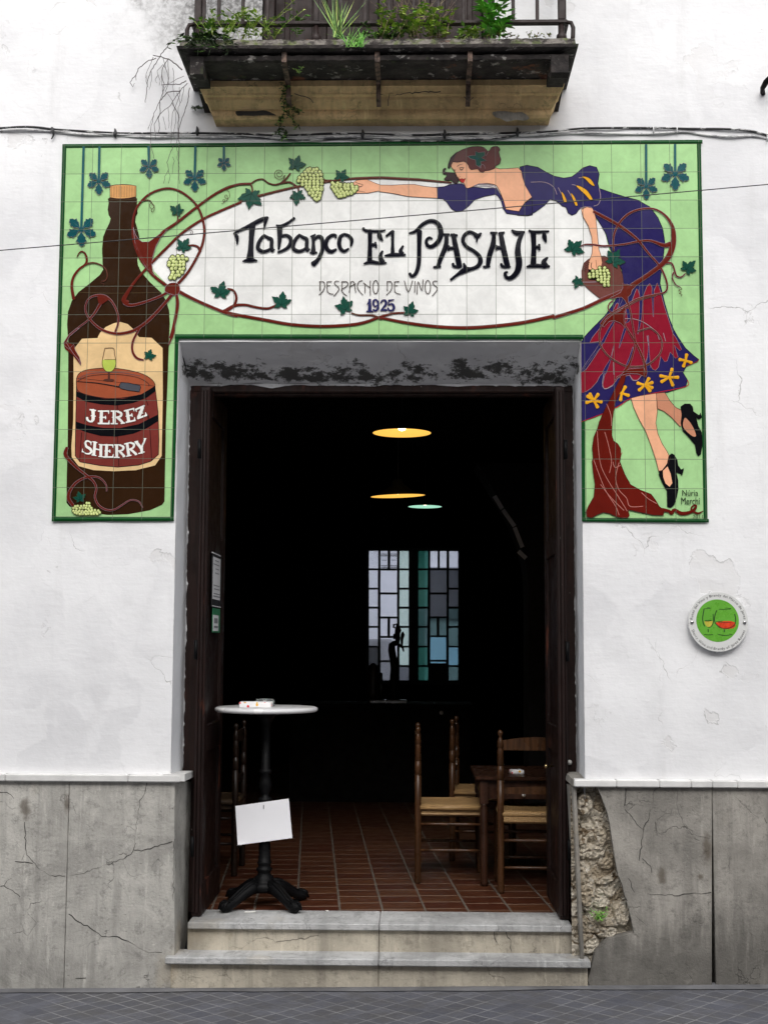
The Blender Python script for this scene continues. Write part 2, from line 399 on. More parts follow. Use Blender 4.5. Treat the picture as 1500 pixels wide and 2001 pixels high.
# ---------------------------------------------------------------- facade wall
YF = .30                                        # depth of the wooden door frame behind the facade
XL, XR = P(344, 1000).x, P(1137, 1000).x
ZL = P(745, 668).z                              # outer lintel edge
XLi, XRi = P(366, 1000, YF).x, P(1122, 1000, YF).x
ZLi = P(745, 750, YF).z
ZCL, ZCR = P(200, 1512).z, P(1300, 1523).z      # top of the dado
SLABT = P(745, 82, -.48).z                      # top of the balcony slab
BX0, BX1 = P(513, 20).x, P(966, 20).x           # balcony door opening
BTOP = SLABT+2.2
wall = thing('facade_wall', 'cracked whitewashed street wall with grey stone base around the open doorway', 'wall', (XL, 0, 0))
def wz(x, z):
    return .004*mnoise.noise(Vector((x*2.1, z*2.1, 1)))+.0035*mnoise.noise(Vector((x*6, z*6, 5)))+.0015*mnoise.noise(Vector((x*15, z*15, 9)))
def lines(a, b_, st, extra):
    n = int((b_-a)/st); L = [a+(b_-a)*i/n for i in range(n+1)]
    L = [v for v in L if all(abs(v-e) > st*.45 for e in extra)]+list(extra); return sorted(L)
gx = lines(-2.2, 6.0, .05, [XL, XR, BX0, BX1]); gz = lines(.2, 6.6, .05, [ZL, SLABT, BTOP, ZCL, ZCR])
b = MB(); vs = []; fs = []; ny = len(gz)
for x in gx:
    for z in gz: vs.append((x, wz(x, z)-.001, z))
for i in range(len(gx)-1):
    for j in range(ny-1):
        cx, cz = (gx[i]+gx[i+1])/2, (gz[j]+gz[j+1])/2
        if XL < cx < XR and cz < ZL: continue
        if BX0 < cx < BX1 and SLABT < cz < BTOP: continue
        if cx <= XL and cz < ZCL: continue
        if cx >= XR and cz < ZCR: continue
        fs.append((i*ny+j, (i+1)*ny+j, (i+1)*ny+j+1, i*ny+j+1))
b.add(vs, fs, M_PLASTER, True)
b.build('plaster_face', wall, (XL, 0, 0)).location = (0, 0, 0)
def child(bm, name, root):
    o = bm.build(name, root, tuple(root.location)); o.location = (0, 0, 0); return o
# plastered jambs and lintel underside
b = MB()
def sheet(fn, nu, nv, m, amp=.003, seed=0, smooth=True):
    vs = []; fs = []
    for i in range(nu+1):
        for j in range(nv+1):
            p = Vector(fn(i/nu, j/nv)); e = amp*mnoise.noise(p*9+Vector((seed, 0, 0)))*(0 if j == 0 else 1)
            vs.append((p.x+e, p.y, p.z+e))
    for i in range(nu):
        for j in range(nv): fs.append((i*(nv+1)+j, (i+1)*(nv+1)+j, (i+1)*(nv+1)+j+1, i*(nv+1)+j+1))
    b.add(vs, fs, m, smooth)
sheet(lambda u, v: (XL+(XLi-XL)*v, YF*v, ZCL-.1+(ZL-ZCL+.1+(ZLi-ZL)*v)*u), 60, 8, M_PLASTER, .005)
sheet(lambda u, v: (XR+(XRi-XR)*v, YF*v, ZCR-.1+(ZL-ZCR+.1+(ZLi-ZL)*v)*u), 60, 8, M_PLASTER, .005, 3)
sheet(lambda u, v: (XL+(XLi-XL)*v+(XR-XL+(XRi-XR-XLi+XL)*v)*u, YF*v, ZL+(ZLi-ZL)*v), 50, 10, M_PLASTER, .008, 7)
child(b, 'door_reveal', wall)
# hidden core that gives the wall its thickness
b = MB()
b.box((-2.2, .12, -.2), (XL-.02, .302, 6.6), M_BLACK); b.box((XR+.02, .12, -.2), (6, .302, 6.6), M_BLACK); b.box((-2.2, .3025, -.2), (XLi-.012, .5, 6.6), M_BLACK); b.box((XRi+.012, .3025, -.2), (6, .5, 6.6), M_BLACK); b.box((XLi-.002, .303, ZLi+.004), (XRi+.002, .5, 6.6), M_BLACK)
child(b, 'masonry_core', wall)

def ribbon(pts, w, y, m, bm, smooth=True, n=3):
    """flat stroke on the wall through photo points"""
    q = [(a[0], a[1], ww) for a, ww in zip(pts, w if isinstance(w, (list, tuple)) else [w]*len(pts))]
    if smooth and len(q) > 2: q = catmull(q, n)
    vs = []; fs = []
    for i, (x, yy, ww) in enumerate(q):
        a = q[max(i-1, 0)]; c = q[min(i+1, len(q)-1)]; dx, dy = c[0]-a[0], c[1]-a[1]; L = math.hypot(dx, dy) or 1
        nx, ny_ = -dy/L*ww/2, dx/L*ww/2
        vs += [P(x+nx, yy+ny_, y), P(x-nx, yy-ny_, y)]
        if i: fs.append((2*i-2, 2*i-1, 2*i+1, 2*i))
    bm.add(vs, fs, m)
def jag(pts, amp=1.6, seg=7, seed=1):
    r = random.Random(seed); out = []
    for (x0, y0), (x1, y1) in zip(pts, pts[1:]):
        n = max(1, int(math.hypot(x1-x0, y1-y0)/seg))
        for k in range(n):
            t = k/n; out.append((x0+(x1-x0)*t+r.uniform(-amp, amp), y0+(y1-y0)*t+r.uniform(-amp, amp)))
    out.append(pts[-1]); return out
def Q(pts, ox, oy, s): return [(ox+x/s, oy+y/s) for x, y in pts]
YD = -.014
def crack(bm, pts, w, y, seed):
    j = jag(pts, 1.7, 6, seed); r = random.Random(seed); k = r.uniform(.6, 1.0); ws = []
    for _ in j:
        k = min(1.15, max(.15, k+r.uniform(-.35, .35))); ws.append(w*.8*k)
    ribbon(j, ws, y-.0012, M_CRACK, bm, False)
# left base: two slabs
zx = lambda pts: Q(pts, 0, 1480, 3.409)
LC = [zx([(980, 170), (975, 220), (935, 290), (910, 450), (895, 620), (870, 650), (780, 695), (620, 745), (540, 775), (460, 790)]),
      zx([(895, 620), (960, 620), (1050, 590), (1150, 560)]), zx([(460, 1043), (510, 1085), (600, 1135), (680, 1195), (770, 1190), (850, 1225), (980, 1300), (1080, 1300)]),
      zx([(505, 1470), (540, 1476), (575, 1470)])]
LC2 = [zx([(440, 790), (330, 790), (250, 730), (175, 645), (165, 430)]), zx([(150, 690), (165, 640)]), zx([(100, 690), (150, 693), (220, 706)]), zx([(0, 855), (30, 858), (90, 885), (135, 930)]),
       zx([(30, 858), (50, 820), (80, 805)]), zx([(0, 228), (50, 235), (95, 275)])]
def slab(name, x0, x1, ztop, zbot, m, cracks, w=2.0, seed=1):
    bm = MB(); a = P(x0, 1700).x if x0 is not None else -2.2; c = P(x1, 1700).x if x1 is not None else 6.
    n = 14; e = []
    bm.box((a+.0012, YD, zbot), (c-.0012, .10, ztop), m, .003)
    for k, cc in enumerate(cracks): crack(bm, cc, w, YD, seed+k)
    return child(bm, name, wall)
slab('dado_panel', None, 132.6, ZCL-.035, -.06, M_DADO_L, LC2, 1.8, 3)
slab('dado_panel', 132.6, 340, ZCL-.035, -.06, M_DADO_L, LC, 2.2, 9)
# left jamb stone, splayed
b = MB()
b.prism([P(341, 1527, YD), P(341, 1940, YD), P(366, 1830, YF), P(374, 1527, YF)], (-.05, .002, 0), M_DADO_L)
crack(b, [(341, 1640), (340, 1700), (339, 1760)], 1.5, YD-.003, 77)
child(b, 'dado_jamb', wall)
# right base: broken slab and the slab right of it
ux = lambda pts: Q(pts, 1060, 1480, 3.409)
edge = [(360, 195), (388, 255), (430, 370), (447, 450), (460, 540), (478, 660), (500, 780), (530, 850), (548, 930), (570, 960), (590, 1070), (605, 1165), (560, 1190), (470, 1235), (400, 1260), (345, 1310), (318, 1420), (300, 1480), (312, 1527)]
b = MB()
po = [(1127, 195), (1127, 1545), (305, 1545)]
poly = [P(x, y, YD) for x, y in ux(edge+[(312, 1545), (1124, 1545), (1124, 195)])]
b.prism(poly, (0, .045, 0), M_DADO_R)
for k, cc in enumerate([[(740, 220), (735, 290), (705, 400), (668, 480), (655, 600), (640, 690)], [(900, 225), (893, 330), (930, 430), (985, 510), (1120, 540)], [(700, 910), (880, 920), (1120, 900)],
                        [(550, 205), (545, 310), (540, 320)], [(545, 345), (640, 460), (668, 480)], [(660, 670), (715, 720), (725, 770)], [(570, 800), (610, 900)], [(735, 230), (760, 205)], [(745, 430), (760, 520)]]):
    crack(b, ux(cc), 2.0 if k < 4 else 1.2, YD, 30+k)
ribbon(ux([(360, 200), (430, 370), (460, 540), (500, 780), (548, 930)]), 0.1, YD, M_CRACK, b)
child(b, 'dado_panel', wall)['label'] = 'cracked dark slab broken away along its left edge'
bm = MB(); c0 = P(1060+1132/3.409, 1700).x
bm.box((c0+.001, YD, -.06), (6, .1, ZCR-.035), M_DADO_R, .003); crack(bm, ux([(1480, 400), (1490, 440)]), 1.5, YD, 55); child(bm, 'dado_panel', wall)
# loose edge piece and ledge of the hole
b = MB()
b.prism([P(x, y, YD-.004) for x, y in ux([(556, 955), (580, 958), (620, 1060), (660, 1150), (640, 1195), (608, 1172), (590, 1080)])], (0, .03, 0), M_DADO_R)
b.prism([P(x, y, YD+.002) for x, y in ux([(600, 1172), (612, 1188), (480, 1240), (400, 1275), (350, 1310), (345, 1300), (440, 1210)])], (0, .07, 0), M_DADO_R)
child(b, 'broken_slab_edge', wall)
# right jamb stone, leaning off the wall
b = MB()
b.prism([P(1119, 1540, YD), P(1123, 1530, YD), P(1138, 1883, YD), P(1135.5, 1883, YD)], (-.006, .012, .0), M_DADO_R)
b.prism([P(1119, 1536, YD+.004), P(1135, 1886, YD+.004), P(1119, 1838, YF-.02), P(1101, 1530, YF-.02)], (.016, .002, 0), M_DADO_R)
crack(b, [(1105, 1600), (1108, 1625), (1116, 1645)], 1.4, YF-.03, 12)
child(b, 'dado_jamb', wall)['label'] = 'thin jamb slab leaning away from the broken wall'
# rubble core showing in the hole
b = MB(); vs = []; fs = []
r = random.Random(5); stones = []
for px, py, w, h, d in [(1143, 1575, 15, 23, .06), (1175, 1600, 16, 20, .012), (1150, 1628, 15, 16, .03), (1172, 1636, 13, 24, .036), (1140, 1655, 10, 25, .04), (1165, 1668, 20, 14, .03), (1185, 1690, 14, 12, .034),
                        (1146, 1740, 17, 42, .062), (1178, 1722, 22, 9, .024), (1182, 1748, 20, 10, .016), (1176, 1768, 18, 9, .022), (1136, 1694, 8, 10, .045), (1216, 1788, 16, 22, .044), (1196, 1806, 22, 10, .03), (1150, 1812, 26, 16, .02), (1148, 1850, 24, 20, .03), (1186, 1826, 22, 9, .034), (1128, 1600, 7, 30, .03)]:
    c = P(px, py); stones.append((c.x, c.z, w*.00258, h*.00258, d))
x0, x1, z0, z1 = P(1118, 1700).x, P(1245, 1700).x, P(1180, 1890).z, ZCR-.03
nu, nv = 70, 190
for i in range(nu+1):
    for j in range(nv+1):
        x = x0+(x1-x0)*i/nu; z = z0+(z1-z0)*j/nv; p = Vector((x, 0, z))
        wx = x+.012*mnoise.noise(p*16); wzz = z+.012*mnoise.noise(p*16+Vector((9, 9, 9)))
        h = 0
        for sx, sz, sw, sh, d in stones:
            q = ((wx-sx)/sw)**2+((wzz-sz)/sh)**2
            if q < 1.25: h = max(h, d*max(0, 1-q**5*.5)*(.85+.25*mnoise.noise(Vector((x*40, z*40, sx*9)))))
        h += .010*abs(mnoise.noise(p*28))+.012*mnoise.noise(p*70)+.006*mnoise.noise(p*150)+.010*mnoise.noise(p*9)
        vs.append((x, .062-h, z))
for i in range(nu):
    for j in range(nv): fs.append((i*(nv+1)+j, (i+1)*(nv+1)+j, (i+1)*(nv+1)+j+1, i*(nv+1)+j+1))
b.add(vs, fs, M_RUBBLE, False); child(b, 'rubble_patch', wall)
# copings
def coping(x0, x1, z, seg, end=None):
    cuts = [x0]+seg+[x1]
    for a, c in zip(cuts, cuts[1:]):
        bm = MB(); A = P(a, 1520, -.045).x if a is not None else -2.2; C = P(c, 1520, -.045).x if c is not None else 6.
        bm.box((A+.0008, -.045, z-.036), (C-.0008, .09, z), M_CAP, .005); child(bm, 'dado_coping', wall)
coping(None, 353, ZCL, [10, 250])
coping(1121, None, ZCR, [1204, 1288, 1350, 1391, 1440])
b = MB()
b.prism([P(353, 1513, -.045), P(353, 1526.5, -.045), P(361, 1527, -.045), P(361, 1513, -.045)], (0, .1, 0), M_CAP)
b.prism([P(361.5, 1513, -.043), P(361.5, 1527, -.043), P(378.5, 1518, YF-.03), P(378, 1506, YF-.03)], (-.11, 0, 0), M_CAP)
child(b, 'dado_coping', wall)
b = MB()
b.prism([P(1120, 1524, -.03), P(1118, 1536, -.03), P(1100, 1520, YF-.04), P(1103, 1508, YF-.04)], (.10, 0, 0), M_DADO_R)
child(b, 'dado_coping', wall)['label'] = 'darker broken return of the coping'

# ---------------------------------------------------------------- door steps
YT = .10                                        # face of the upper step
FZ = P(745, 1806, YT-.03).z                     # interior floor level
Z1 = P(745, 1874.5, -.06).z                     # top of the lower step
st = thing('doorstep', 'two worn marble steps up into the dark bar doorway', 'step', (P(740, 1880).x, 0, 0))
for xa, xc in ((366.5, 740), (741, 1117)):
    b = MB(); A = P(xa, 1810, YT-.03).x; C = P(xc, 1810, YT-.03).x
    b.box((A, YT-.03, FZ-.032), (C, .40, FZ), M_TREAD, .004)
    if xa > 700: crack(b, [(1093, 1817), (1102, 1808), (1108, 1803)], 1.5, YT-.031, 4)
    child(b, 'tread', st)
    b = MB(); A = P(xa, 1840, YT).x; C = P(xc+(0 if xa < 700 else 3), 1840, YT).x
    b.box((A, YT, Z1-.02), (C, .38, FZ-.034), M_RISER, .003)
    if xa > 700:
        crack(b, [(966, 1819), (968, 1836), (970, 1842)], 1.6, YT-.001, 8); crack(b, [(988, 1820), (996, 1838), (999, 1860)], 2.6, YT-.001, 9)
    else: crack(b, [(540, 1840), (560, 1838), (600, 1833), (622, 1828)], 1.0, YT-.001, 11)
    child(b, 'riser', st)
for xa, xc in ((322, 739), (739.6, 1153.5)):
    b = MB(); A = P(xa, 1880, -.06).x; C = P(xc, 1880, -.06).x
    b.box((A, -.06, Z1-.034), (C, .12, Z1), M_TREAD, .005); child(b, 'tread', st)
    b = MB(); A = P(xa+12 if xa < 700 else xa, 1900, -.016).x; C = P(xc-(6 if xa > 700 else 0), 1900, -.016).x
    b.box((A, -.019, -.06), (C, .06, Z1-.036), M_RISER, .003); child(b, 'riser', st)
# unseen house front, added behind the viewer: it shuts out the low sky and shows in the glaze
sh = thing('unseen_street_house', 'unseen cream house front across the street behind the viewer, added to shut out low sky', 'house', (2, -10.2, -.1))
M_SH = simple('cream_house_front', (.52, .49, .44), .85, .12, 3, .2, .004, 20); M_SHW = simple('dark_window', (.05, .05, .055), .3, .1, 5, 0)
b = MB(); b.box((-16, -13.5, -.1), (20, -10.2, 7.4), M_SH); child(b, 'wall', sh)


for k in range(9):
    for z in (.5, 3.9):
        b = MB(); x = -14+k*3.9; b.box((x, -10.199, z), (x+1.1, -10.16, z+2.0), M_SHW, .01); child(b, 'window', sh)
# ---------------------------------------------------------------- the tile mural
G = {}
def GL(n, c, rough=.2):
    if n not in G: G[n] = glaze('glaze_'+n, tuple(q*.97 for q in rgb(*c)), rough)
    return G[n]
GREEN = GL('pale_green', (172, 217, 152)); WHITE = GL('white', (245, 245, 242)); DKGREEN = GL('border_green', (22, 78, 36))
BOTTLE = GL('bottle_brown', (50, 30, 15)); CREAM = GL('cream', (238, 203, 150)); CORK = GL('cork', (226, 168, 104)); BARREL = GL('barrel_red', (124, 54, 48)); LID = GL('barrel_lid', (164, 84, 56))
INK = GL('black', (16, 16, 20)); NAVY = GL('navy', (42, 36, 92)); LETTER = GL('letter_blue_black', (15, 15, 26), .16); VINE = GL('vine_red', (104, 34, 24)); VINE2 = GL('vine_brown', (98, 52, 38))
LEAF = GL('leaf_green', (26, 80, 66)); TEAL = GL('leaf_teal', (20, 82, 88)); STEMT = GL('stem_teal', (34, 92, 98)); SKIN = GL('skin', (248, 184, 146)); SKIN2 = GL('skin_shade', (206, 142, 112))
HAIR = GL('hair', (98, 52, 50)); RED = GL('crimson', (140, 26, 46)); YEL = GL('yellow', (236, 170, 36)); GRAPE = GL('grape', (200, 214, 136)); GRAPEH = GL('grape_light', (232, 235, 170)); GRD = GL('grape_outline', (62, 66, 28))
LINEB = GL('outline_brown', (88, 52, 44)); LINEG = GL('outline_grey', (160, 140, 150)); TRUNK = GL('trunk', (104, 26, 18)); LIPS = GL('lips', (196, 40, 40)); BASK = GL('basket', (112, 66, 60)); WINE = GL('wine', (196, 214, 96)); GREY = GL('tool_grey', (78, 80, 88))
LETW = GL('letter_white', (248, 246, 240)); PINK = GL('trunk_line', (190, 120, 110))

mural = thing('tile_mural', 'glazed tile shop sign around the doorway with bottle, vines and a leaning woman', 'tile mural', (P(745, 470).x, 0, P(745, 470).z))
YM = -.012                                      # glazed face of the tiles
NLAY = [0]
def yl(k): return YM-.0005*k-NLAY[0]*4e-7
ZM = {'A': (90, 260, 3.75), 'B': (90, 640, 3.75), 'C': (420, 260, 3.75), 'D': (740, 260, 3.75), 'E': (1010, 260, 3.75), 'F': (1010, 640, 3.75), 'H': (860, 270, 7.5), 'T': (440, 400, 4.6875),
      'S': (740, 410, 4.1667), 'W': (600, 530, 5.357), 'J': (130, 770, 7.5), 'K': (1120, 540, 8.3375), 'p': (0, 0, 1)}
def zz(k, pts):
    ox, oy, s = ZM[k]; return [(ox+x/s, oy+y/s) for x, y in pts]
cur = None
def fill(k, pts, m, lay, smooth=0, line=None, lw=1.6, th=0):
    NLAY[0] += 1; q = zz(k, pts) if isinstance(k, str) else pts
    if smooth: q = catmull(q, smooth, True)
    if line is not None:
        stroke('p', q+[q[0]], lw, line, lay+.6, sm=False, dome=.0006)
    cur.poly([P(x, y, yl(lay)) for x, y in q], m)
def stroke(k, pts, w, m, lay, sm=True, dome=.0012, edge=None, ew=1.3, n=4, cap=True):
    """raised brush stroke; w in zoom pixels of frame k"""
    s = ZM[k][2]; q = zz(k, pts); ws = w if isinstance(w, (list, tuple)) else [w]*len(q)
    q = [(a[0], a[1], c/s) for a, c in zip(q, ws)]
    if sm and len(q) > 2: q = catmull(q, n)
    if cap:
        def ext(a, c, sg):
            dx, dy = a[0]-c[0], a[1]-c[1]; d = math.hypot(dx, dy) or 1; return (a[0]+dx/d*a[2]*.28, a[1]+dy/d*a[2]*.28, a[2]*.45)
        q = [ext(q[0], q[1], 1)]+q+[ext(q[-1], q[-2], 1)]
    NLAY[0] += 1
    for pas in ((1, edge), (0, m)):
        if pas[1] is None: continue
        vs = []; fs = []; ex = ew*2 if pas[0] else 0; L = lay-.25 if pas[0] else lay; N = len(q)
        for i, (x, y, ww) in enumerate(q):
            a = q[max(i-1, 0)]; c = q[min(i+1, N-1)]; dx, dy = c[0]-a[0], c[1]-a[1]; d = math.hypot(dx, dy) or 1
            nx, ny_ = -dy/d*(ww+ex)/2, dx/d*(ww+ex)/2
            vs += [P(x+nx, y+ny_, yl(L)), P(x, y, yl(L)-(0 if pas[0] else dome)), P(x-nx, y-ny_, yl(L))]
            if i: fs += [(3*i-3, 3*i-2, 3*i+1, 3*i), (3*i-2, 3*i-1, 3*i+2, 3*i+1)]
        cur.add(vs, fs, pas[1], True)
def blob(x, y, r, m, lay, n=12, dome=.0012, ry=None):
    NLAY[0] += 1; ry = ry or r; vs = [P(x, y, yl(lay)-dome)]
    for k in range(n): a = 2*math.pi*k/n; vs.append(P(x+r*math.cos(a), y+ry*math.sin(a), yl(lay)))
    cur.add(vs, [(0, 1+k, 1+(k+1) % n) for k in range(n)], m, dome > 0)

# tile body and ground colour
cur = MB()
OUT = [(124, 286), (1367.5, 278), (1380.5, 1019), (1138.5, 1018), (1135, 662), (345, 660), (338, 1015), (103, 1016)]
body = [P(x, y, -.001) for x, y in OUT]; cur.prism(body, (0, YM+.001, 0), GREEN)
OVAL = zz('A', [(960, 1160), (880, 1100), (790, 1010), (775, 960), (800, 915), (880, 830), (1000, 722), (1150, 628), (1300, 560), (1430, 503)])+zz('C', [(180, 500), (360, 450), (500, 415), (640, 383), (800, 358), (990, 335), (1200, 330)])+zz('D', [(220, 330), (500, 358)]) \
    + [(950, 360), (1040, 362), (1100, 378), (1150, 410), (1180, 450), (1192, 500), (1190, 550)]+zz('E', [(620, 1215), (480, 1285), (270, 1350)])+zz('D', [(1070, 1385), (860, 1412), (640, 1422), (430, 1415), (220, 1390), (20, 1350)])+zz('C', [(1200, 1352), (1000, 1405), (780, 1415), (560, 1400), (350, 1362), (140, 1322), (0, 1285)])+zz('A', [(1160, 1250)])
fill('p', OVAL, WHITE, 1)
child(cur, 'tile_face', mural)
# twisted rope border
cur = MB()
def rope(pts, w=8):
    q = []
    for a, c in zip(pts, pts[1:]):
        n = max(2, int(math.hypot(c[0]-a[0], c[1]-a[1])/2.6))
        vs = []; fs = []
        dx, dy = c[0]-a[0], c[1]-a[1]; d = math.hypot(dx, dy); ux_, uy = dx/d, dy/d; nx, ny_ = -uy, ux_
        for i in range(n+1):
            t = i/n
            for s in (-1, -.5, 0, .5, 1):
                tw = math.sin((t*d/2.9+s*1.1)*math.pi)
                hgt = (1-s*s)*(.005+.0016*tw)
                vs.append(P(a[0]+dx*t+nx*w/2*s, a[1]+dy*t+ny_*w/2*s, YM+.002-hgt-.002))
            if i:
                for k in range(4): fs.append(((i-1)*5+k, (i-1)*5+k+1, i*5+k+1, i*5+k))
        cur.add(vs, fs, DKGREEN, True)
rope([(123, 285.5), (1371.5, 277)], 8); rope([(126.5, 282), (105.5, 1019)], 8); rope([(102, 1014.5), (340, 1014)], 8.5); rope([(336.5, 1010), (346, 661)], 7)
rope([(342, 657.5), (1139, 658.5)], 9); rope([(1138.5, 822), (1139.5, 1018)], 7); rope([(1137, 1016), (1384, 1017.5)], 7); rope([(1364.5, 281), (1377.5, 1014)], 8)
child(cur, 'border', mural)

# bottle
cur = MB()
cur_b = zz('A', [(470, 470), (455, 482), (460, 510), (453, 560), (460, 600), (475, 625), (465, 660), (440, 710), (420, 760), (412, 850), (416, 960), (420, 1000), (395, 1040), (330, 1095), (240, 1165), (190, 1230), (162, 1310), (156, 1400), (160, 1470)]) \
    + zz('B', [(165, 90), (163, 500), (160, 870), (153, 1100), (152, 1285), (175, 1312), (300, 1350), (450, 1373), (600, 1368), (760, 1340), (850, 1300), (869, 1275), (880, 700), (895, 300), (903, 60)]) \
    + zz('A', [(908, 1400), (903, 1300), (880, 1225), (840, 1165), (760, 1090), (700, 1020), (675, 970), (670, 930), (680, 830), (685, 760), (670, 700), (655, 650), (660, 610), (672, 590), (668, 520), (668, 482), (660, 470)])
fill('p', cur_b, BOTTLE, 2)
fill('A', [(470, 387), (471, 472), (520, 480), (560, 481), (610, 477), (660, 466), (661, 387), (620, 380), (560, 377), (510, 380)], CORK, 4, 0, LINEB, 1.4)
for i in range(15):
    x = 482+i*12; stroke('A', [(x, 390), (x+1, 470)], 2.2, LINEB, 5, dome=0)
stroke('A', [(455, 482), (560, 492), (668, 480)], 4, GL('rim', (84, 66, 40)), 4)
stroke('A', [(240, 1168), (420, 1173), (600, 1173), (845, 1168)], 4, GL('rim', (84, 66, 40)), 4)
LAB = zz('A', [(383, 1490), (400, 1460), (440, 1420), (500, 1393), (545, 1384), (600, 1400), (650, 1445), (682, 1495)])+zz('B', [(775, 75), (855, 150), (857, 500), (848, 940), (800, 1010), (660, 1045), (500, 1053), (350, 1045), (240, 1015), (190, 950), (187, 870), (200, 700), (203, 500), (203, 160), (265, 82), (380, 77)])
fill('p', LAB, CREAM, 4)
fill('B', [(225, 370), (222, 560), (219, 700), (216, 850), (215, 940), (250, 985), (400, 1012), (530, 1023), (680, 1008), (770, 980), (825, 930), (828, 820), (822, 620), (800, 430)], BARREL, 5, 0, INK, 1.3)
fill('B', [(225, 375), (245, 335), (300, 310), (400, 298), (520, 300), (650, 322), (740, 355), (792, 400), (795, 440), (740, 478), (640, 503), (500, 520), (400, 513), (300, 493), (240, 468), (225, 430)], LID, 6, 3, INK, 1.2)
stroke('B', [(232, 395), (300, 360), (420, 345), (560, 347), (680, 370), (750, 410), (752, 430)], 6, LINEB, 7, dome=0)
stroke('B', [(238, 378), (300, 345), (420, 330), (560, 332), (690, 356)], 4, GREY, 7, dome=0)
fill('B', [(225, 468), (300, 498), (430, 523), (560, 523), (690, 494), (800, 428), (803, 466), (740, 513), (640, 553), (520, 571), (400, 563), (290, 543), (225, 505)], INK, 7, 0)
fill('B', [(222, 690), (300, 715), (420, 735), (540, 737), (680, 708), (820, 638), (823, 685), (740, 738), (640, 778), (520, 799), (400, 794), (300, 769), (222, 740)], INK, 7, 0)
for pts in ([(298, 548), (285, 690)], [(262, 770), (248, 980)], [(296, 770), (292, 830)], [(524, 572), (524, 600)], [(524, 800), (535, 1015)], [(732, 520), (748, 570)], [(748, 640), (757, 670)], [(762, 735), (775, 975)], [(745, 640), (750, 680)]):
    stroke('B', pts, 4, INK, 6.5, dome=0)
stroke('B', [(430, 235), (513, 235)], 3, LINEB, 9, dome=0)
fill('B', [(414, 236), (512, 236), (511, 270), (502, 300), (485, 320), (462, 325), (438, 318), (420, 300), (414, 270)], WINE, 8, 0)
stroke('B', [(432, 152), (422, 200), (414, 240), (415, 280), (435, 315), (462, 325), (490, 315), (511, 280), (512, 240), (503, 195), (495, 152), (432, 152)], 4, LINEB, 9, dome=0)
stroke('B', [(462, 325), (462, 376)], [14, 16], LINEB, 9); blob(*zz('B', [(462, 386)])[0], 11, LINEB, 9, 14, .0006, 3)
stroke('B', [(230, 396), (380, 408), (540, 436)], [4, 8, 10], INK, 8)
fill('B', [(535, 430), (550, 402), (600, 405), (690, 425), (694, 440), (685, 472), (600, 460), (548, 447)], GREY, 9, 0, INK, 1.2)
# JEREZ / SHERRY
LT = []
def J(pts, w): LT.append((pts, w))
J([(392, 235), (394, 300), (392, 370), (370, 400)], [54, 46, 48, 30]); J([(385, 400), (345, 402), (310, 375), (305, 345)], [28, 26, 34, 36]); J([(345, 228), (432, 242)], 22); J([(362, 318), (428, 325)], 18)
J([(515, 250), (512, 340), (510, 430)], 46); J([(468, 250), (625, 250)], 22); J([(618, 252), (622, 290)], [26, 8]); J([(510, 342), (580, 342)], 22); J([(574, 322), (576, 366)], 16); J([(466, 430), (630, 434)], 24); J([(622, 430), (628, 385)], [30, 8]); J([(485, 340), (510, 340)], 14)
J([(702, 250), (702, 430)], 46); J([(655, 250), (770, 252)], 22); J([(745, 256), (795, 275), (805, 302), (785, 330), (720, 342)], [24, 34, 38, 30, 20]); J([(745, 342), (790, 380), (830, 425)], [36, 38, 36]); J([(655, 434), (748, 434)], 20); J([(800, 432), (858, 424)], 18); J([(672, 340), (702, 340)], 14)
J([(890, 240), (902, 320), (915, 400)], 46); J([(848, 248), (992, 212)], 22); J([(985, 216), (994, 254)], [26, 8]); J([(905, 322), (965, 306)], 22); J([(958, 286), (966, 330)], 16); J([(876, 414), (1010, 384)], 24); J([(1000, 386), (1000, 340)], [30, 8]); J([(872, 325), (900, 322)], 14)
J([(1015, 228), (1142, 172)], 26); J([(1018, 226), (1030, 262)], [22, 8]); J([(1118, 190), (1090, 265), (1056, 345)], 46); J([(1045, 358), (1178, 308)], 26); J([(1168, 310), (1160, 268)], [28, 8]); J([(1065, 262), (1120, 280)], 16)
J([(362, 745), (350, 705), (310, 688), (278, 712), (295, 768), (345, 800), (368, 840), (340, 872), (285, 870), (238, 835)], [10, 18, 24, 32, 36, 40, 38, 26, 18, 10]); J([(362, 700), (364, 752)], [22, 6]); J([(238, 800), (236, 848)], [6, 22])
J([(420, 705), (412, 800), (402, 890)], 42); J([(508, 745), (506, 830), (505, 912)], 42); J([(410, 800), (506, 822)], 20); J([(388, 698), (450, 712)], 16); J([(478, 738), (540, 746)], 16); J([(372, 892), (438, 902)], 16); J([(474, 914), (538, 918)], 16)
J([(592, 745), (588, 830), (585, 918)], 44); J([(550, 745), (686, 748)], 20); J([(680, 750), (684, 786)], [26, 8]); J([(588, 835), (642, 835)], 20); J([(638, 815), (640, 858)], 14); J([(545, 922), (692, 922)], 22); J([(682, 920), (690, 880)], [28, 8]); J([(562, 834), (586, 834)], 14)
J([(738, 750), (740, 925)], 42); J([(700, 745), (800, 745)], 18); J([(778, 748), (828, 768), (836, 792), (818, 822), (752, 836)], [22, 32, 36, 28, 18]); J([(780, 838), (850, 912)], [34, 36]); J([(702, 928), (778, 928)], 18); J([(830, 920), (862, 912)], 16)
J([(890, 728), (916, 900)], 42); J([(850, 732), (950, 708)], 18); J([(930, 712), (982, 728), (992, 752), (972, 790), (905, 815)], [22, 32, 36, 28, 18]); J([(940, 808), (1025, 882)], [34, 36]); J([(882, 912), (952, 896)], 18); J([(1008, 892), (1036, 882)], 16)
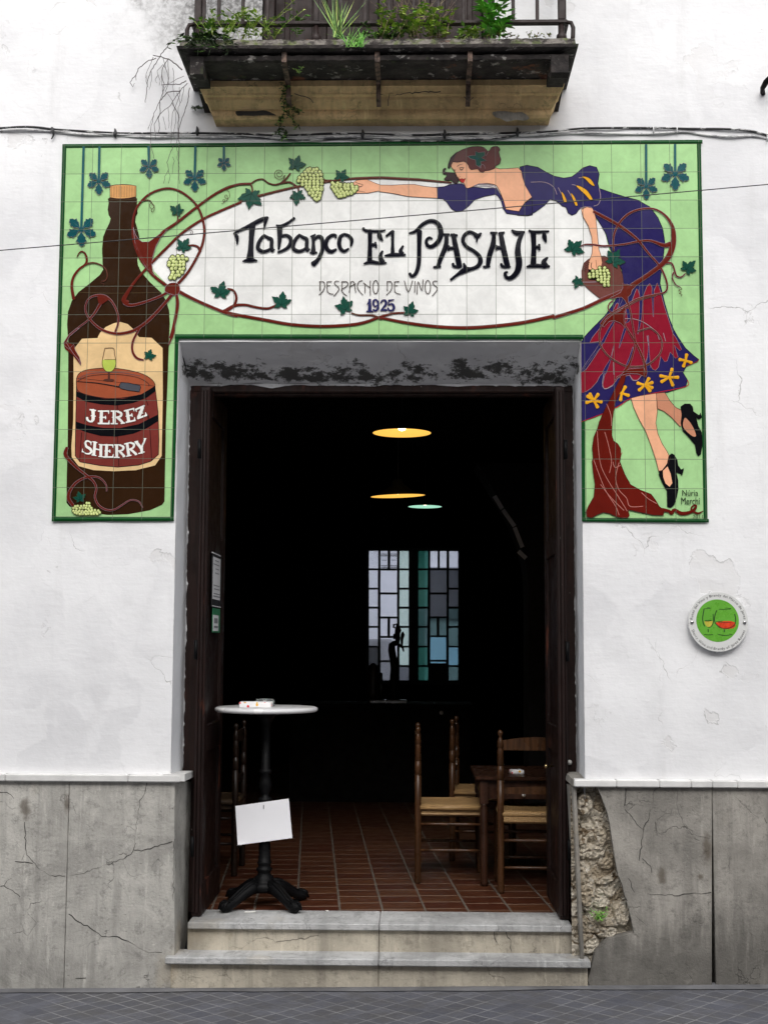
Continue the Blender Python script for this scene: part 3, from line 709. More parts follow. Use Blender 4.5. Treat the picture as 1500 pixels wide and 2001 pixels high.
J([(1022, 702), (1062, 750), (1098, 796)], 44); J([(1156, 655), (1130, 720), (1098, 796)], [24, 26, 30]); J([(1098, 790), (1112, 860)], 44); J([(1060, 872), (1142, 848)], 18); J([(1000, 702), (1050, 690)], 16); J([(1138, 655), (1168, 652)], 14)
for pts, w in LT: stroke('J', pts, w, LETW, 8.5, dome=.0004, edge=INK, ew=.5)
child(cur, 'painted_bottle', mural)

# vines
cur = MB()
EDGE_V = GL('vine_edge', (74, 46, 38))
def vine(k, pts, w, lay=11, m=None, edge=None, ew=.4):
    on_dark = k in ('B', 'E') or (k == 'A' and min(y for x, y in pts) > 1150)
    stroke(k, pts, w, m or (VINE if on_dark or max(w) > 16 else VINE2), lay, edge=LINEG if on_dark else EDGE_V, ew=ew, dome=.0011)
vine('A', [(880, 1115), (790, 1045), (745, 985), (690, 905), (648, 800), (635, 690), (648, 590), (690, 510), (770, 440), (880, 405), (980, 425), (1080, 500), (1135, 590), (1160, 700), (1150, 800), (1110, 900), (1040, 1020), (970, 1100)], [20, 20, 26, 28, 22, 16, 14, 14, 13, 13, 13, 14, 15, 16, 16, 16, 16, 18])
fill('A', [(640, 690), (655, 740), (675, 775), (705, 797), (755, 797), (805, 760), (850, 727), (885, 712), (840, 765), (805, 830), (785, 900), (775, 960), (782, 1010), (800, 1045), (765, 1015), (735, 985), (690, 910), (655, 820)], VINE, 11.2, 0, LINEG, .8)
vine('A', [(845, 735), (880, 708), (960, 655), (1100, 545), (1250, 440), (1390, 380), (1500, 370)], [16, 18, 17, 16, 15, 14, 13])
vine('C', [(0, 445), (90, 398), (180, 376), (262, 373)], [13, 13, 12, 12])
vine('C', [(262, 373), (300, 346), (350, 338), (390, 365), (440, 378), (490, 366), (550, 360), (590, 385)], [9, 8, 8, 8, 9, 10, 11, 11])
vine('A', [(600, 1240), (570, 1225), (600, 1165), (650, 1090), (720, 1010), (800, 925), (900, 825), (1000, 730), (1150, 630), (1300, 560), (1430, 505)], [30, 34, 24, 18, 16, 16, 16, 16, 15, 15, 15])
vine('A', [(575, 1240), (620, 1262), (720, 1240), (840, 1195), (900, 1158)], [30, 20, 16, 16, 18])
vine('C', [(190, 495), (360, 450), (500, 415), (640, 385), (760, 368), (860, 350), (990, 334), (1200, 326), (1340, 332), (1500, 340)], [16, 15, 14, 13, 12, 12, 14, 16, 15, 14])
vine('D', [(280, 338), (400, 350), (530, 362)], [13, 12, 9])
fill('A', [(872, 1160), (880, 1120), (920, 1097), (965, 1102), (982, 1140), (970, 1178), (940, 1188), (910, 1178)], VINE, 12, 3, LINEG, .8)
vine('A', [(965, 1155), (1100, 1225), (1300, 1310), (1400, 1340)], [24, 20, 20, 20]); vine('C', [(60, 1305), (140, 1327), (350, 1365), (560, 1402), (780, 1415), (990, 1405), (1100, 1385), (1200, 1350), (1300, 1322), (1385, 1316)], [20, 19, 19, 19, 19, 19, 18, 17, 12, 10])
vine('C', [(1000, 1320), (1060, 1334), (1150, 1335), (1220, 1362)], [10, 10, 11, 15]); vine('D', [(0, 1350), (220, 1392), (430, 1418), (640, 1426), (860, 1412), (1070, 1385), (1280, 1340)], [16, 18, 20, 21, 21, 21, 22])
vine('E', [(265, 1352), (480, 1285), (620, 1220), (700, 1188), (780, 1160)], [22, 22, 24, 28, 34])
vine('A', [(955, 1180), (965, 1250), (950, 1350), (930, 1440), (912, 1500)], [20, 22, 22, 20, 18]); vine('B', [(938, 0), (925, 60), (900, 128)], [20, 18, 6])
vine('A', [(925, 1180), (860, 1260), (760, 1365), (690, 1420), (620, 1455), (520, 1470), (420, 1445), (350, 1395), (300, 1330), (290, 1270), (320, 1210), (380, 1188), (440, 1198), (490, 1245), (525, 1320), (530, 1390), (508, 1455)], [22, 20, 20, 20, 19, 18, 16, 14, 12, 11, 11, 14, 16, 13, 12, 12, 12])
fill('A', [(375, 1200), (400, 1188), (470, 1215), (435, 1238), (395, 1265), (385, 1240)], VINE, 12, 0)
vine('A', [(400, 1250), (350, 1330), (300, 1380), (240, 1425), (180, 1480)], [20, 13, 10, 9, 8])
fill('B', [(245, 5), (175, 62), (150, 110), (175, 150), (205, 195), (240, 235), (255, 278), (258, 260), (245, 215), (215, 165), (205, 120), (170, 160), (135, 130), (132, 108), (165, 55), (225, 5)], VINE, 12, 0, LINEG, .7)
fill('B', [(150, 100), (200, 130), (235, 200), (255, 278), (200, 205), (140, 155), (131, 118)], VINE, 11.8, 0)
vine('B', [(690, 0), (665, 42), (635, 110), (635, 175), (665, 222), (715, 238)], [14, 14, 14, 15, 16, 10])
vine('A', [(205, 1215), (190, 1130), (200, 1060), (240, 1000), (290, 960), (300, 920), (285, 880), (260, 868), (240, 885), (228, 910)], [22, 18, 16, 14, 13, 15, 11, 9, 6, 3])
vine('A', [(285, 965), (340, 950), (400, 965), (440, 1000), (450, 1050), (435, 1080), (415, 1090)], [13, 9, 8, 7, 6, 5, 4])
vine('B', [(155, 880), (142, 925), (165, 965), (230, 1030), (300, 1085), (350, 1130), (370, 1180), (360, 1240), (385, 1300), (440, 1335), (500, 1335), (560, 1300), (620, 1265), (680, 1275), (710, 1320)], [20, 26, 22, 16, 14, 14, 13, 12, 12, 12, 10, 8, 7, 7, 5])
vine('B', [(200, 1305), (165, 1250), (180, 1190), (230, 1130), (310, 1095), (390, 1100), (440, 1150), (445, 1200)], [20, 24, 18, 15, 13, 11, 8, 5])
vine('A', [(1300, 1307), (1370, 1270), (1395, 1210), (1375, 1155), (1330, 1140)], [22, 18, 15, 13, 9]); vine('C', [(70, 1303), (140, 1265), (220, 1258), (300, 1275), (380, 1285), (430, 1270), (490, 1235)], [16, 18, 15, 14, 14, 12, 9])
vine('A', [(960, 655), (968, 630), (960, 590)], [16, 10, 6]); vine('A', [(1130, 870), (1115, 835), (1080, 822), (1040, 825)], [18, 14, 11, 7]); vine('A', [(690, 505), (725, 492), (760, 493), (775, 510)], [12, 8, 5, 4])
vine('C', [(495, 365), (525, 330), (552, 295)], [13, 10, 8]); vine('C', [(595, 385), (612, 410), (608, 440)], [10, 9, 8]); vine('C', [(262, 373), (275, 420), (255, 490)], [10, 9, 6]); vine('C', [(780, 325), (805, 345), (860, 348)], [10, 12, 12])
def curl(k, x, y, r, turns, a0, m=LINEB):
    stroke(k, [(x+r*(1-i/(turns*8)*.85)*math.cos(a0+i*math.pi/4), y+r*(1-i/(turns*8)*.85)*math.sin(a0+i*math.pi/4)) for i in range(int(turns*8))], 4, m, 11, dome=0)
curl('C', 470, 300, 42, 2, .2); stroke('C', [(512, 308), (500, 345), (470, 372)], 5, LINEB, 11)
for k, pts in (('A', [(775, 510), (795, 535), (780, 552), (760, 540), (765, 515), (785, 528), (795, 550), (785, 578), (772, 570), (780, 555)]), ('A', [(1310, 410), (1340, 430), (1345, 470), (1320, 480), (1310, 460), (1325, 455), (1330, 485), (1305, 505), (1295, 490), (1310, 490), (1300, 512), (1285, 515)]),
               ('A', [(1040, 712), (1070, 715), (1075, 735), (1058, 740), (1062, 725)]), ('A', [(435, 1080), (412, 1080), (405, 1100), (425, 1105), (420, 1125)])):
    stroke(k, pts, 3.5, LINEB, 11, dome=0)
child(cur, 'painted_vines', mural)

# leaves and grapes
def vleaf(cx, cy, s, rot, m=LEAF, lay=13, seed=0, vein=True):
    r = random.Random(seed+int(cx*7+cy)); pts = []
    lobes = [(-128, .62), (-62, .88), (0, 1.0), (60, .86), (126, .60)]
    for i, (a, L) in enumerate(lobes):
        L *= r.uniform(.88, 1.08); a += r.uniform(-7, 7)
        for da, f in ((-27, .60), (-19, .74), (-13, .70), (-7, .88), (0, 1.0), (7, .86), (14, .72), (20, .72), (27, .58)): pts.append((a+da, L*f*r.uniform(.95, 1.05)))
        if i < 4: pts.append(((a+lobes[i+1][0])/2, .40))
    pts.append((180, .16))
    q = [(cx+s*L*math.sin(rad(a+rot)), cy-s*L*math.cos(rad(a+rot))) for a, L in pts]
    fill(None, q, m, lay, 0, GRD if m is LEAF else STEMT, .5)
    if vein:
        for a, L in lobes[1:4]: stroke('p', [(cx-s*.12*math.sin(rad(rot)), cy+s*.12*math.cos(rad(rot))), (cx+s*L*.66*math.sin(rad(a+rot)), cy-s*L*.66*math.cos(rad(a+rot)))], [s*.035, s*.012], GL('vein', (14, 52, 44)), lay+1, dome=.001)
def grapes(spots, r, lay=14):
    for x, y in spots:
        blob(x, y, r*1.2, GRD, lay, 12, 0); blob(x, y, r*.8, GRAPE, lay+.4, 12, .0012); blob(x-r*.12, y-r*.12, r*.45, GRAPEH, lay+.8, 9, .0022)
def bunch(k, rows, r, seed=1):
    rr = random.Random(seed); ox, oy, s = ZM[k]; sp = []
    for y, x0, x1 in rows:
        n = max(1, int(round((x1-x0)/(r*1.85)))+1)
        for i in range(n):
            x = x0+(x1-x0)*i/max(1, n-1) if n > 1 else (x0+x1)/2
            sp.append((ox+(x+rr.uniform(-.2, .2)*r)/s, oy+(y+rr.uniform(-.25, .25)*r)/s))
    rr.shuffle(sp); grapes(sp, r/s)
cur = MB()
bunch('A', [(905, 930, 1000), (920, 915, 1030), (945, 905, 1010), (968, 905, 1010), (993, 920, 1010), (1018, 930, 995), (1040, 925, 975), (1062, 915, 940)], 16, 1)
bunch('C', [(265, 675, 745), (285, 660, 765), (308, 640, 780), (330, 620, 780), (352, 610, 780), (374, 640, 780), (395, 665, 780), (416, 680, 780), (437, 695, 775), (457, 715, 770), (476, 735, 765), (490, 742, 755)], 15, 2)
bunch('C', [(365, 862, 900), (378, 870, 1000), (392, 858, 1035), (410, 870, 1035), (428, 880, 1020), (445, 890, 1000), (460, 905, 950)], 15, 3)
bunch('E', [(990, 605, 640), (1010, 555, 660), (1030, 530, 665), (1052, 530, 668), (1072, 590, 668), (1092, 615, 665), (1115, 640, 665)], 14, 4)
bunch('B', [(1285, 300, 315), (1308, 215, 320), (1325, 205, 335), (1342, 200, 385), (1355, 215, 395), (1365, 230, 375)], 12, 5)
for k, x, y, s, ro, sd in (('C', 265, 455, 118, 195, 1), ('C', 592, 240, 88, 20, 2), ('C', 600, 452, 78, 180, 3), ('C', 922, 322, 74, 30, 4), ('C', 488, 1250, 100, 10, 5), ('C', 955, 1285, 98, -15, 6), ('D', 228, 1312, 80, 15, 7), ('D', 1420, 850, 98, 40, 8),
                       ('E', 702, 938, 100, 30, 10), ('E', 445, 1080, 62, 200, 11), ('E', 1242, 995, 82, 40, 12), ('A', 958, 580, 72, 15, 13), ('A', 1000, 838, 82, 30, 14), ('A', 1278, 1175, 96, 10, 15), ('B', 755, 212, 60, 20, 16), ('B', 248, 1258, 64, -10, 17)):
    ox, oy, z = ZM[k]; vleaf(ox+x/z, oy+y/z, s/z, ro, seed=sd)
child(cur, 'painted_grape_leaves', mural)
# teal pendants hanging from the top border
cur = MB()
def pendant(k, xs, y0, x1, y1, R):
    ox, oy, z = ZM[k]
    stroke(k, [(xs, y0), (x1, y1)], 18, STEMT, 10, dome=.0015, cap=False)
    cx, cy, R = ox+x1/z, oy+y1/z, R/z; cy += R*.15
    for a in (-48, 48, -112, 112, 180):
        L = 1.0 if a != 180 else 1.1
        pr = [(-14, .14), (-26, .36), (-34, .56), (-27, .64), (-31, .80), (-17, .82), (-15, .96), (0, 1.06), (12, .94), (17, .80), (31, .82), (27, .62), (35, .54), (26, .34), (14, .14)]
        fill(None, [(cx+R*L*f*math.sin(rad(a+d*.82)), cy-R*L*f*math.cos(rad(a+d*.82))) for d, f in pr], TEAL, 12, 0, LINEG, .5)
        stroke('p', [(cx, cy), (cx+R*.7*math.sin(rad(a)), cy-R*.7*math.cos(rad(a)))], [R*.10, R*.03], STEMT, 13, dome=.0008)
    blob(cx, cy, R*.17, TEAL, 13.5)
for a in (('A', 277, 98, 260, 690, 108), ('A', 393, 98, 388, 340, 86), ('A', 752, 96, 756, 236, 72), ('A', 1095, 96, 1090, 320, 84), ('A', 1303, 96, 1304, 212, 50), ('E', 943, 82, 944, 378, 84), ('E', 1155, 80, 1156, 284, 104)): pendant(*a)
child(cur, 'painted_pendant_leaves', mural)

# the woman
cur = MB()
fill('D', [(412, 398), (480, 392), (520, 376), (600, 370), (640, 385), (655, 402), (700, 395), (780, 405), (860, 402), (900, 470), (935, 560), (1030, 572), (1060, 520), (1120, 470), (1125, 600), (1090, 606), (1020, 600), (935, 590), (910, 555), (895, 500), (870, 460), (850, 450), (770, 465), (700, 490), (655, 538), (610, 570), (570, 577), (530, 556), (500, 510), (470, 482), (428, 480)], NAVY, 4, 0, INK, 1.2)
DRESS = zz('E', [(18, 248), (70, 235), (150, 250), (210, 285), (270, 315), (340, 330), (400, 320), (440, 290), (480, 255), (530, 238), (580, 250), (600, 300), (590, 370), (600, 405), (700, 440), (800, 470), (880, 490), (970, 540), (1030, 620), (1065, 700), (1080, 800), (1070, 900), (1055, 1000), (1045, 1100), (1075, 1230), (1110, 1350), (1145, 1440)]) \
    + zz('F', [(1180, 75), (1230, 150), (1290, 205), (1325, 232), (1318, 248), (1240, 280), (1213, 330), (1246, 385), (1235, 430), (1100, 475), (1000, 480), (900, 505), (830, 520), (750, 570), (640, 625), (560, 660), (472, 690), (468, 110)]) \
    + zz('E', [(490, 1495), (560, 1420), (640, 1340), (690, 1270), (720, 1220), (765, 1180), (775, 1100), (765, 1000), (700, 900), (665, 800), (650, 740), (610, 670), (560, 590), (545, 545), (480, 542), (450, 562), (430, 590), (400, 603), (372, 585), (358, 545), (330, 535), (290, 500), (240, 485), (200, 530), (130, 580), (70, 606), (0, 603), (10, 575), (50, 520), (108, 470), (52, 390), (35, 300)])
fill('p', DRESS, NAVY, 4, 0, INK, 1.2)
fill('E', [(470, 558), (510, 541), (552, 552), (575, 620), (585, 720), (597, 850), (615, 905), (622, 950), (612, 988), (560, 1005), (520, 998), (522, 950), (548, 880), (550, 830), (545, 760), (520, 680), (480, 610)], SKIN, 9, 0, LINEB, 1.0)
stroke('E', [(545, 950), (540, 980), (556, 1000)], 5, LINEB, 10, dome=0); stroke('E', [(575, 930), (582, 985)], 3, LINEB, 10, dome=0)
ARM = zz('D', [(425, 400), (428, 477), (330, 472), (215, 465), (100, 442), (0, 428)])+zz('C', [(1200, 424), (1120, 440), (1010, 441), (1000, 434), (1040, 405), (1005, 382), (1002, 370), (1040, 345), (1110, 340), (1170, 365), (1210, 380)])+zz('D', [(90, 382), (180, 377), (260, 376), (330, 390)])
fill('p', ARM, SKIN, 6, 0, LINEB, .8)
stroke('C', [(1035, 385), (1070, 392), (1082, 378), (1060, 372), (1030, 362)], 3.5, LINEB, 7, dome=0); stroke('C', [(1010, 405), (1045, 400), (1075, 392)], 3, LINEB, 7, dome=0); stroke('C', [(1004, 432), (1050, 425), (1100, 432)], 3, LINEB, 7, dome=0)
fill('H', [(160, 350), (250, 345), (340, 335), (410, 360), (430, 420), (500, 440), (560, 450), (600, 480), (720, 460), (800, 433), (870, 450), (1000, 445), (1140, 433), (1185, 480), (1205, 580), (1240, 690), (1340, 862), (1240, 940), (1180, 1020), (1150, 1072), (1050, 1058), (960, 1042), (920, 900), (870, 780), (820, 692), (760, 672), (680, 660), (560, 668), (470, 712), (400, 735), (372, 725), (350, 660), (300, 640), (268, 610), (262, 585), (240, 565), (225, 520), (205, 480), (165, 430), (150, 390)], SKIN, 6, 0, LINEB, 1.0)
HAIRP = [(112, 440), (120, 380), (150, 300), (200, 245), (260, 200), (330, 165), (400, 140), (470, 123), (540, 120), (600, 124), (640, 140), (670, 165), (690, 192), (715, 185), (730, 165), (745, 138), (775, 122), (830, 118), (860, 140), (872, 170), (855, 200), (868, 260), (886, 310), (870, 370), (830, 395), (800, 412), (790, 445), (720, 470), (650, 480), (625, 505), (590, 500), (565, 470), (545, 450), (500, 455), (450, 462), (425, 440), (412, 400), (385, 360), (340, 338), (250, 352), (185, 345), (160, 385), (135, 440)]
fill('H', HAIRP, HAIR, 8, 0, INK, 1.0)
fill('H', [(160, 345), (185, 335), (250, 190), (150, 280), (112, 380), (108, 435), (135, 440), (150, 395)], GL('hair_dark', (58, 36, 40)), 8.6, 0)
fill('H', [(35, 480), (45, 450), (75, 438), (82, 455), (62, 475), (75, 495), (130, 500), (205, 510), (225, 545), (255, 590), (262, 640), (225, 665), (180, 640), (160, 615), (105, 618), (55, 600), (90, 560), (85, 530), (45, 525)], GL('hair_dark', (58, 36, 40)), 9, 3, INK, .8)
stroke('H', [(690, 195), (665, 240), (660, 290)], 8, INK, 9, dome=0); stroke('H', [(640, 145), (700, 200), (660, 260)], 4, LINEG, 9, dome=0); stroke('H', [(400, 165), (300, 205), (220, 290)], 4, LINEB, 9, dome=0)
fill('H', [(398, 265), (470, 250), (512, 255), (515, 190), (560, 212), (650, 200), (650, 255), (600, 285), (680, 330), (630, 335), (590, 345), (600, 385), (572, 425), (520, 390), (515, 320), (440, 300)], LEAF, 10, 0, LINEG, .6)
stroke('H', [(410, 270), (520, 295), (640, 315)], [4, 12, 4], STEMT, 11); stroke('H', [(530, 205), (530, 300), (565, 410)], [4, 10, 4], STEMT, 11)
stroke('H', [(570, 400), (590, 440), (600, 385), (640, 400), (655, 445)], 5, LINEG, 11, dome=0)
fill('H', [(268, 590), (295, 598), (315, 588), (335, 598), (372, 586), (350, 632), (330, 655), (300, 640)], LIPS, 9, 0, LINEB, .4); stroke('H', [(275, 602), (320, 612), (370, 590)], 4, LINEB, 10, dome=0)
stroke('H', [(282, 440), (295, 462), (318, 462), (345, 430)], [6, 12, 12, 4], INK, 9, dome=0); stroke('H', [(278, 432), (305, 432), (345, 428)], [4, 9, 4], INK, 9, dome=0); stroke('H', [(245, 418), (275, 392), (335, 377)], [7, 7, 3], LINEB, 9, dome=0)
stroke('H', [(192, 455), (208, 470), (228, 462)], [4, 10, 5], INK, 9, dome=0); stroke('H', [(215, 490), (238, 545), (262, 570), (290, 562)], 4, LINEB, 9, dome=0)
for pts in ([(500, 690), (600, 668), (720, 680), (810, 712)], [(520, 712), (620, 695), (740, 712), (815, 738)], [(480, 700), (540, 690)]): stroke('H', pts, [5, 10, 10, 6][:len(pts)], LINEG, 8, dome=0)
stroke('H', [(640, 402), (640, 500)], 3, LINEG, 8, dome=0) if False else None
for pts in ([(100, 360), (200, 360), (265, 395), (290, 450)], [(300, 400), (325, 450), (345, 500)], [(370, 420), (400, 470), (425, 530)], [(400, 378), (430, 385), (500, 430)], [(450, 328), (490, 325)], [(600, 405), (610, 470), (595, 520), (560, 535)], [(545, 545), (500, 540), (460, 552)]): stroke('E', pts, 4.5, LINEG, 7, dome=0)
for pts in ([(470, 322), (500, 318), (540, 340), (567, 388), (535, 375), (495, 335)], [(428, 385), (475, 395), (520, 430), (552, 485), (535, 492), (490, 445)], [(322, 432), (340, 445), (360, 490), (360, 510), (340, 500)], [(392, 443), (415, 460), (440, 515), (440, 532), (422, 525)]): fill('E', pts, YEL, 7, 3, INK, .8)
# skirt
CRIM = zz('K', [(262, 1082), (300, 1000), (420, 850), (520, 730), (600, 640), (640, 560), (690, 450), (715, 432), (740, 470), (740, 560), (820, 520), (860, 430), (900, 470), (950, 400), (985, 300), (1025, 200), (1050, 220), (1075, 310), (1135, 400), (1140, 300), (1190, 170), (1240, 115), (1270, 160), (1290, 300), (1320, 340)]) \
    + zz('E', [(1000, 1160), (1024, 1098), (1045, 1150), (1075, 1265), (1115, 1390), (1140, 1470)])+zz('F', [(1165, 80), (1203, 160), (1190, 170), (1150, 130), (1178, 215), (1160, 228), (1120, 180), (1098, 245), (1080, 252), (1050, 210), (1035, 290), (1012, 315), (990, 305), (970, 270), (955, 210), (930, 280), (915, 350), (880, 385), (850, 385), (820, 350), (740, 370), (700, 420), (660, 445), (635, 447), (622, 430), (640, 350), (660, 300)]) \
    + zz('K', [(430, 1620), (380, 1720), (290, 1820), (200, 1880), (130, 1900), (118, 1570), (200, 1520), (330, 1330), (440, 1160), (480, 1075), (420, 1060)])
fill('p', CRIM, RED, 6, 0, LINEG, .7)
for pts, w in (([(1100, 150), (1095, 500), (1080, 720), (1045, 940)], [50, 44, 34, 6]), ([(1292, 200), (1290, 400), (1297, 660)], [36, 24, 6]), ([(655, 740), (560, 900), (470, 1080)], [26, 36, 44]), ([(450, 1110), (300, 1300), (130, 1530)], [44, 30, 14]),
               ([(840, 850), (790, 1000), (740, 1170)], [36, 28, 4]), ([(965, 1150), (920, 1330), (860, 1480)], [10, 36, 44]), ([(655, 1130), (600, 1350), (540, 1480), (500, 1570)], [4, 14, 50, 60]), ([(1215, 960), (1222, 1200), (1218, 1330), (1216, 1480)], [4, 16, 40, 70]), ([(880, 540), (900, 700), (850, 760)], [50, 40, 10]), ([(780, 340), (740, 470), (700, 560)], [60, 20, 8])):
    stroke('K', pts, w, NAVY, 7, dome=.0006, edge=LINEG, ew=.4)
fill('F', [(468, 115), (600, 112), (560, 190), (468, 312)], NAVY, 6.5, 0, LINEG, .6)
for k, pts in (('K', [(500, 1560), (470, 1720), (490, 1820), (540, 1830), (640, 1780)]), ('K', [(640, 1180), (620, 1290)]), ('K', [(645, 1400), (655, 1600)]), ('F', [(950, 60), (960, 130)]), ('F', [(1020, 30), (1040, 90)]), ('F', [(1070, 40), (1085, 100)]), ('K', [(910, 1600), (960, 1690), (1040, 1690), (1100, 1620)])):
    stroke(k, pts, 10 if k == 'K' else 4, LINEG, 8, dome=0)
stroke('F', [(470, 690), (640, 626), (750, 572), (830, 520), (1000, 481), (1235, 432), (1246, 385)], 5, LIPS, 7, dome=0); stroke('F', [(1240, 282), (1318, 248), (1326, 230)], 6, RED, 7)
for cx, cy, R, rots in ((560, 535, 58, (-120, -55, 10, 60, 165, 215)), (765, 480, 54, (-60, 20, 100, 190)), (935, 422, 58, (-165, -60, -20, 20, 50, 140)), (1112, 365, 66, (-170, -70, 0, 65, 150)), (1232, 242, 46, (-80, 20, 110, 190))):
    for a in rots: stroke('F', [(cx, cy), (cx+R*.6*math.cos(rad(a)), cy+R*.6*math.sin(rad(a))), (cx+R*math.cos(rad(a)), cy+R*math.sin(rad(a)))], [16, 20, 26], YEL, 9, dome=.0016, edge=INK, ew=.25)
fill('F', [(1017, 482), (1080, 476), (1120, 540), (1160, 585), (1200, 605), (1240, 620), (1220, 700), (1192, 727), (1130, 660), (1075, 615), (1022, 592)], SKIN2, 6, 0, LINEB, 1.0)
fill('F', [(833, 517), (900, 500), (1015, 482), (1025, 550), (1025, 620), (1014, 700), (1030, 780), (1060, 850), (1095, 905), (1120, 955), (1100, 1010), (1060, 1052), (1036, 1055), (1018, 980), (985, 880), (940, 760), (890, 670), (850, 580)], SKIN, 7, 0, LINEB, 1.0)
fill('F', [(1195, 580), (1225, 558), (1265, 558), (1285, 580), (1290, 615), (1330, 642), (1342, 622), (1352, 660), (1330, 675), (1312, 662), (1325, 720), (1350, 765), (1357, 850), (1345, 930), (1325, 945), (1310, 920), (1300, 860), (1250, 800), (1212, 762), (1196, 700), (1203, 640)], INK, 8, 0)
fill('F', [(1225, 663), (1250, 678), (1275, 710), (1300, 760), (1308, 795), (1285, 797), (1240, 762), (1213, 720)], SKIN2, 9, 3)
fill('F', [(1095, 1000), (1108, 940), (1130, 922), (1150, 932), (1172, 970), (1178, 1010), (1200, 1040), (1220, 1030), (1215, 1060), (1205, 1087), (1192, 1072), (1165, 1062), (1178, 1120), (1180, 1185), (1168, 1245), (1150, 1300), (1125, 1322), (1097, 1315), (1095, 1200), (1060, 1140), (1036, 1080), (1038, 1050), (1060, 1045)], INK, 8, 0)
fill('F', [(1066, 1050), (1100, 1018), (1122, 1070), (1135, 1140), (1115, 1167), (1085, 1142), (1068, 1095)], SKIN, 9, 0)
child(cur, 'painted_woman', mural)

# basket, trunk and the vines over the dress
cur = MB()
fill('E', [(475, 1100), (472, 1010), (485, 955), (520, 925), (560, 905), (640, 900), (745, 968), (770, 1040), (778, 1100), (772, 1150), (720, 1182), (622, 1226), (540, 1160)], BASK, 7.5, 0, LINEB, 1.0)
fill('E', [(520, 1000), (560, 985), (670, 1000), (680, 1060), (600, 1080), (525, 1075)], INK, 8, 0)
stroke('E', [(478, 1092), (530, 1092), (590, 1090)], 5, LINEG, 9, dome=0)
for i in range(6): stroke('E', [(478+i*6, 1000-i*12), (500+i*6, 1012-i*12)], 6, LINEB, 9)
vine('E', [(560, 575), (700, 650), (780, 700), (880, 780), (960, 880), (1040, 970), (1085, 1060), (1098, 1130), (1075, 1168), (1000, 1185), (880, 1215), (760, 1280), (660, 1340), (610, 1400)], [20, 22, 20, 16, 13, 12, 12, 11, 11, 10, 10, 10, 12, 12], 12)
vine('E', [(705, 860), (705, 760), (740, 670), (810, 595), (900, 558), (1000, 555), (1080, 600), (1130, 670), (1145, 740), (1138, 820), (1110, 900), (1050, 970), (950, 1045), (860, 1105), (815, 1150)], [10, 12, 14, 15, 13, 12, 15, 22, 32, 42, 40, 32, 30, 34, 50], 12)
vine('E', [(460, 830), (500, 816), (560, 818), (640, 827), (780, 815), (900, 792), (980, 790), (1070, 822), (1120, 812)], [6, 9, 11, 11, 12, 14, 15, 26, 34], 12)
vine('E', [(1090, 950), (1130, 955), (1150, 1000), (1165, 1045), (1200, 1055), (1230, 1030)], [12, 12, 10, 10, 9, 6], 12); vine('E', [(1145, 1020), (1135, 1060), (1160, 1110), (1195, 1130)], [9, 8, 6, 4], 12)
stroke('E', [(1195, 1130), (1205, 1145), (1180, 1150), (1200, 1165), (1185, 1175), (1205, 1182), (1200, 1195)], 4, LINEB, 12, dome=0)
fill('K', [(600, 345), (700, 300), (760, 262), (800, 190), (800, 100), (830, 130), (870, 125), (935, 150), (1000, 172), (950, 222), (935, 290), (885, 340), (892, 440), (862, 450), (830, 385), (780, 338), (700, 345), (640, 370)], VINE, 12.4, 0, LINEG, .6)
stroke('K', [(1334, 310), (1140, 360), (1000, 410), (870, 490), (740, 560), (600, 640), (500, 740), (440, 830), (420, 950), (430, 1100), (500, 1220), (600, 1325), (740, 1410), (860, 1462), (1000, 1472), (1130, 1460), (1230, 1430), (1334, 1340)], [22]*18, VINE2, 12, edge=LINEG, ew=.3)
stroke('F', [(880, 30), (960, 5), (1000, 20), (1040, 60), (1060, 110), (1050, 180), (1000, 240), (945, 275)], 9, VINE2, 12, edge=LINEG, ew=.3)
stroke('K', [(830, 690), (950, 690), (1060, 715), (1160, 760), (1260, 830), (1334, 890)], 10, LINEG, 12, dome=0)
fill('K', [(470, 800), (540, 700), (640, 620), (760, 560), (830, 480), (850, 560), (825, 660), (835, 760), (850, 850), (770, 765), (660, 718), (580, 735), (490, 830)], TRUNK, 12.2, 0, LINEG, .6)
stroke('K', [(885, 430), (930, 600), (970, 850), (1000, 1070), (960, 1280), (900, 1440), (840, 1550)], [24, 22, 20, 22, 26, 36, 60], VINE, 12.5, edge=LINEG, ew=.3)
stroke('K', [(830, 560), (830, 760), (900, 900), (1000, 1060), (1080, 1220), (1150, 1400), (1175, 1560), (1165, 1640)], [16, 18, 22, 26, 30, 36, 40, 24], VINE, 12.6, edge=LINEG, ew=.3)
stroke('K', [(640, 395), (585, 440), (562, 500), (580, 560), (640, 602)], 18, VINE, 12, edge=LINEG, ew=.3)
fill('K', [(820, 1555), (900, 1510), (1040, 1500), (1150, 1490), (1180, 1640), (1120, 1620), (1050, 1592), (900, 1582), (780, 1612), (672, 1690), (700, 1640), (780, 1590)], TRUNK, 12.8, 0, LINEG, .6)
TR = [(800, 330), (785, 400), (755, 470), (720, 540), (705, 620), (695, 700), (693, 790), (705, 830), (735, 850), (757, 885), (760, 930), (752, 985), (790, 1080), (830, 1150), (900, 1190), (980, 1220), (1010, 1260), (1040, 1310), (1075, 1340), (1070, 1377), (1000, 1375), (900, 1355), (812, 1335), (822, 1375), (810, 1395), (770, 1396), (720, 1385), (680, 1365), (630, 1355), (580, 1375), (545, 1396), (510, 1387), (500, 1355), (520, 1310), (560, 1240), (568, 1150), (555, 1060), (547, 980), (555, 955), (548, 880), (560, 800), (585, 745), (600, 690), (640, 600), (690, 500), (740, 400), (770, 335)]
fill('F', TR, TRUNK, 12.3, 0, INK, .6)
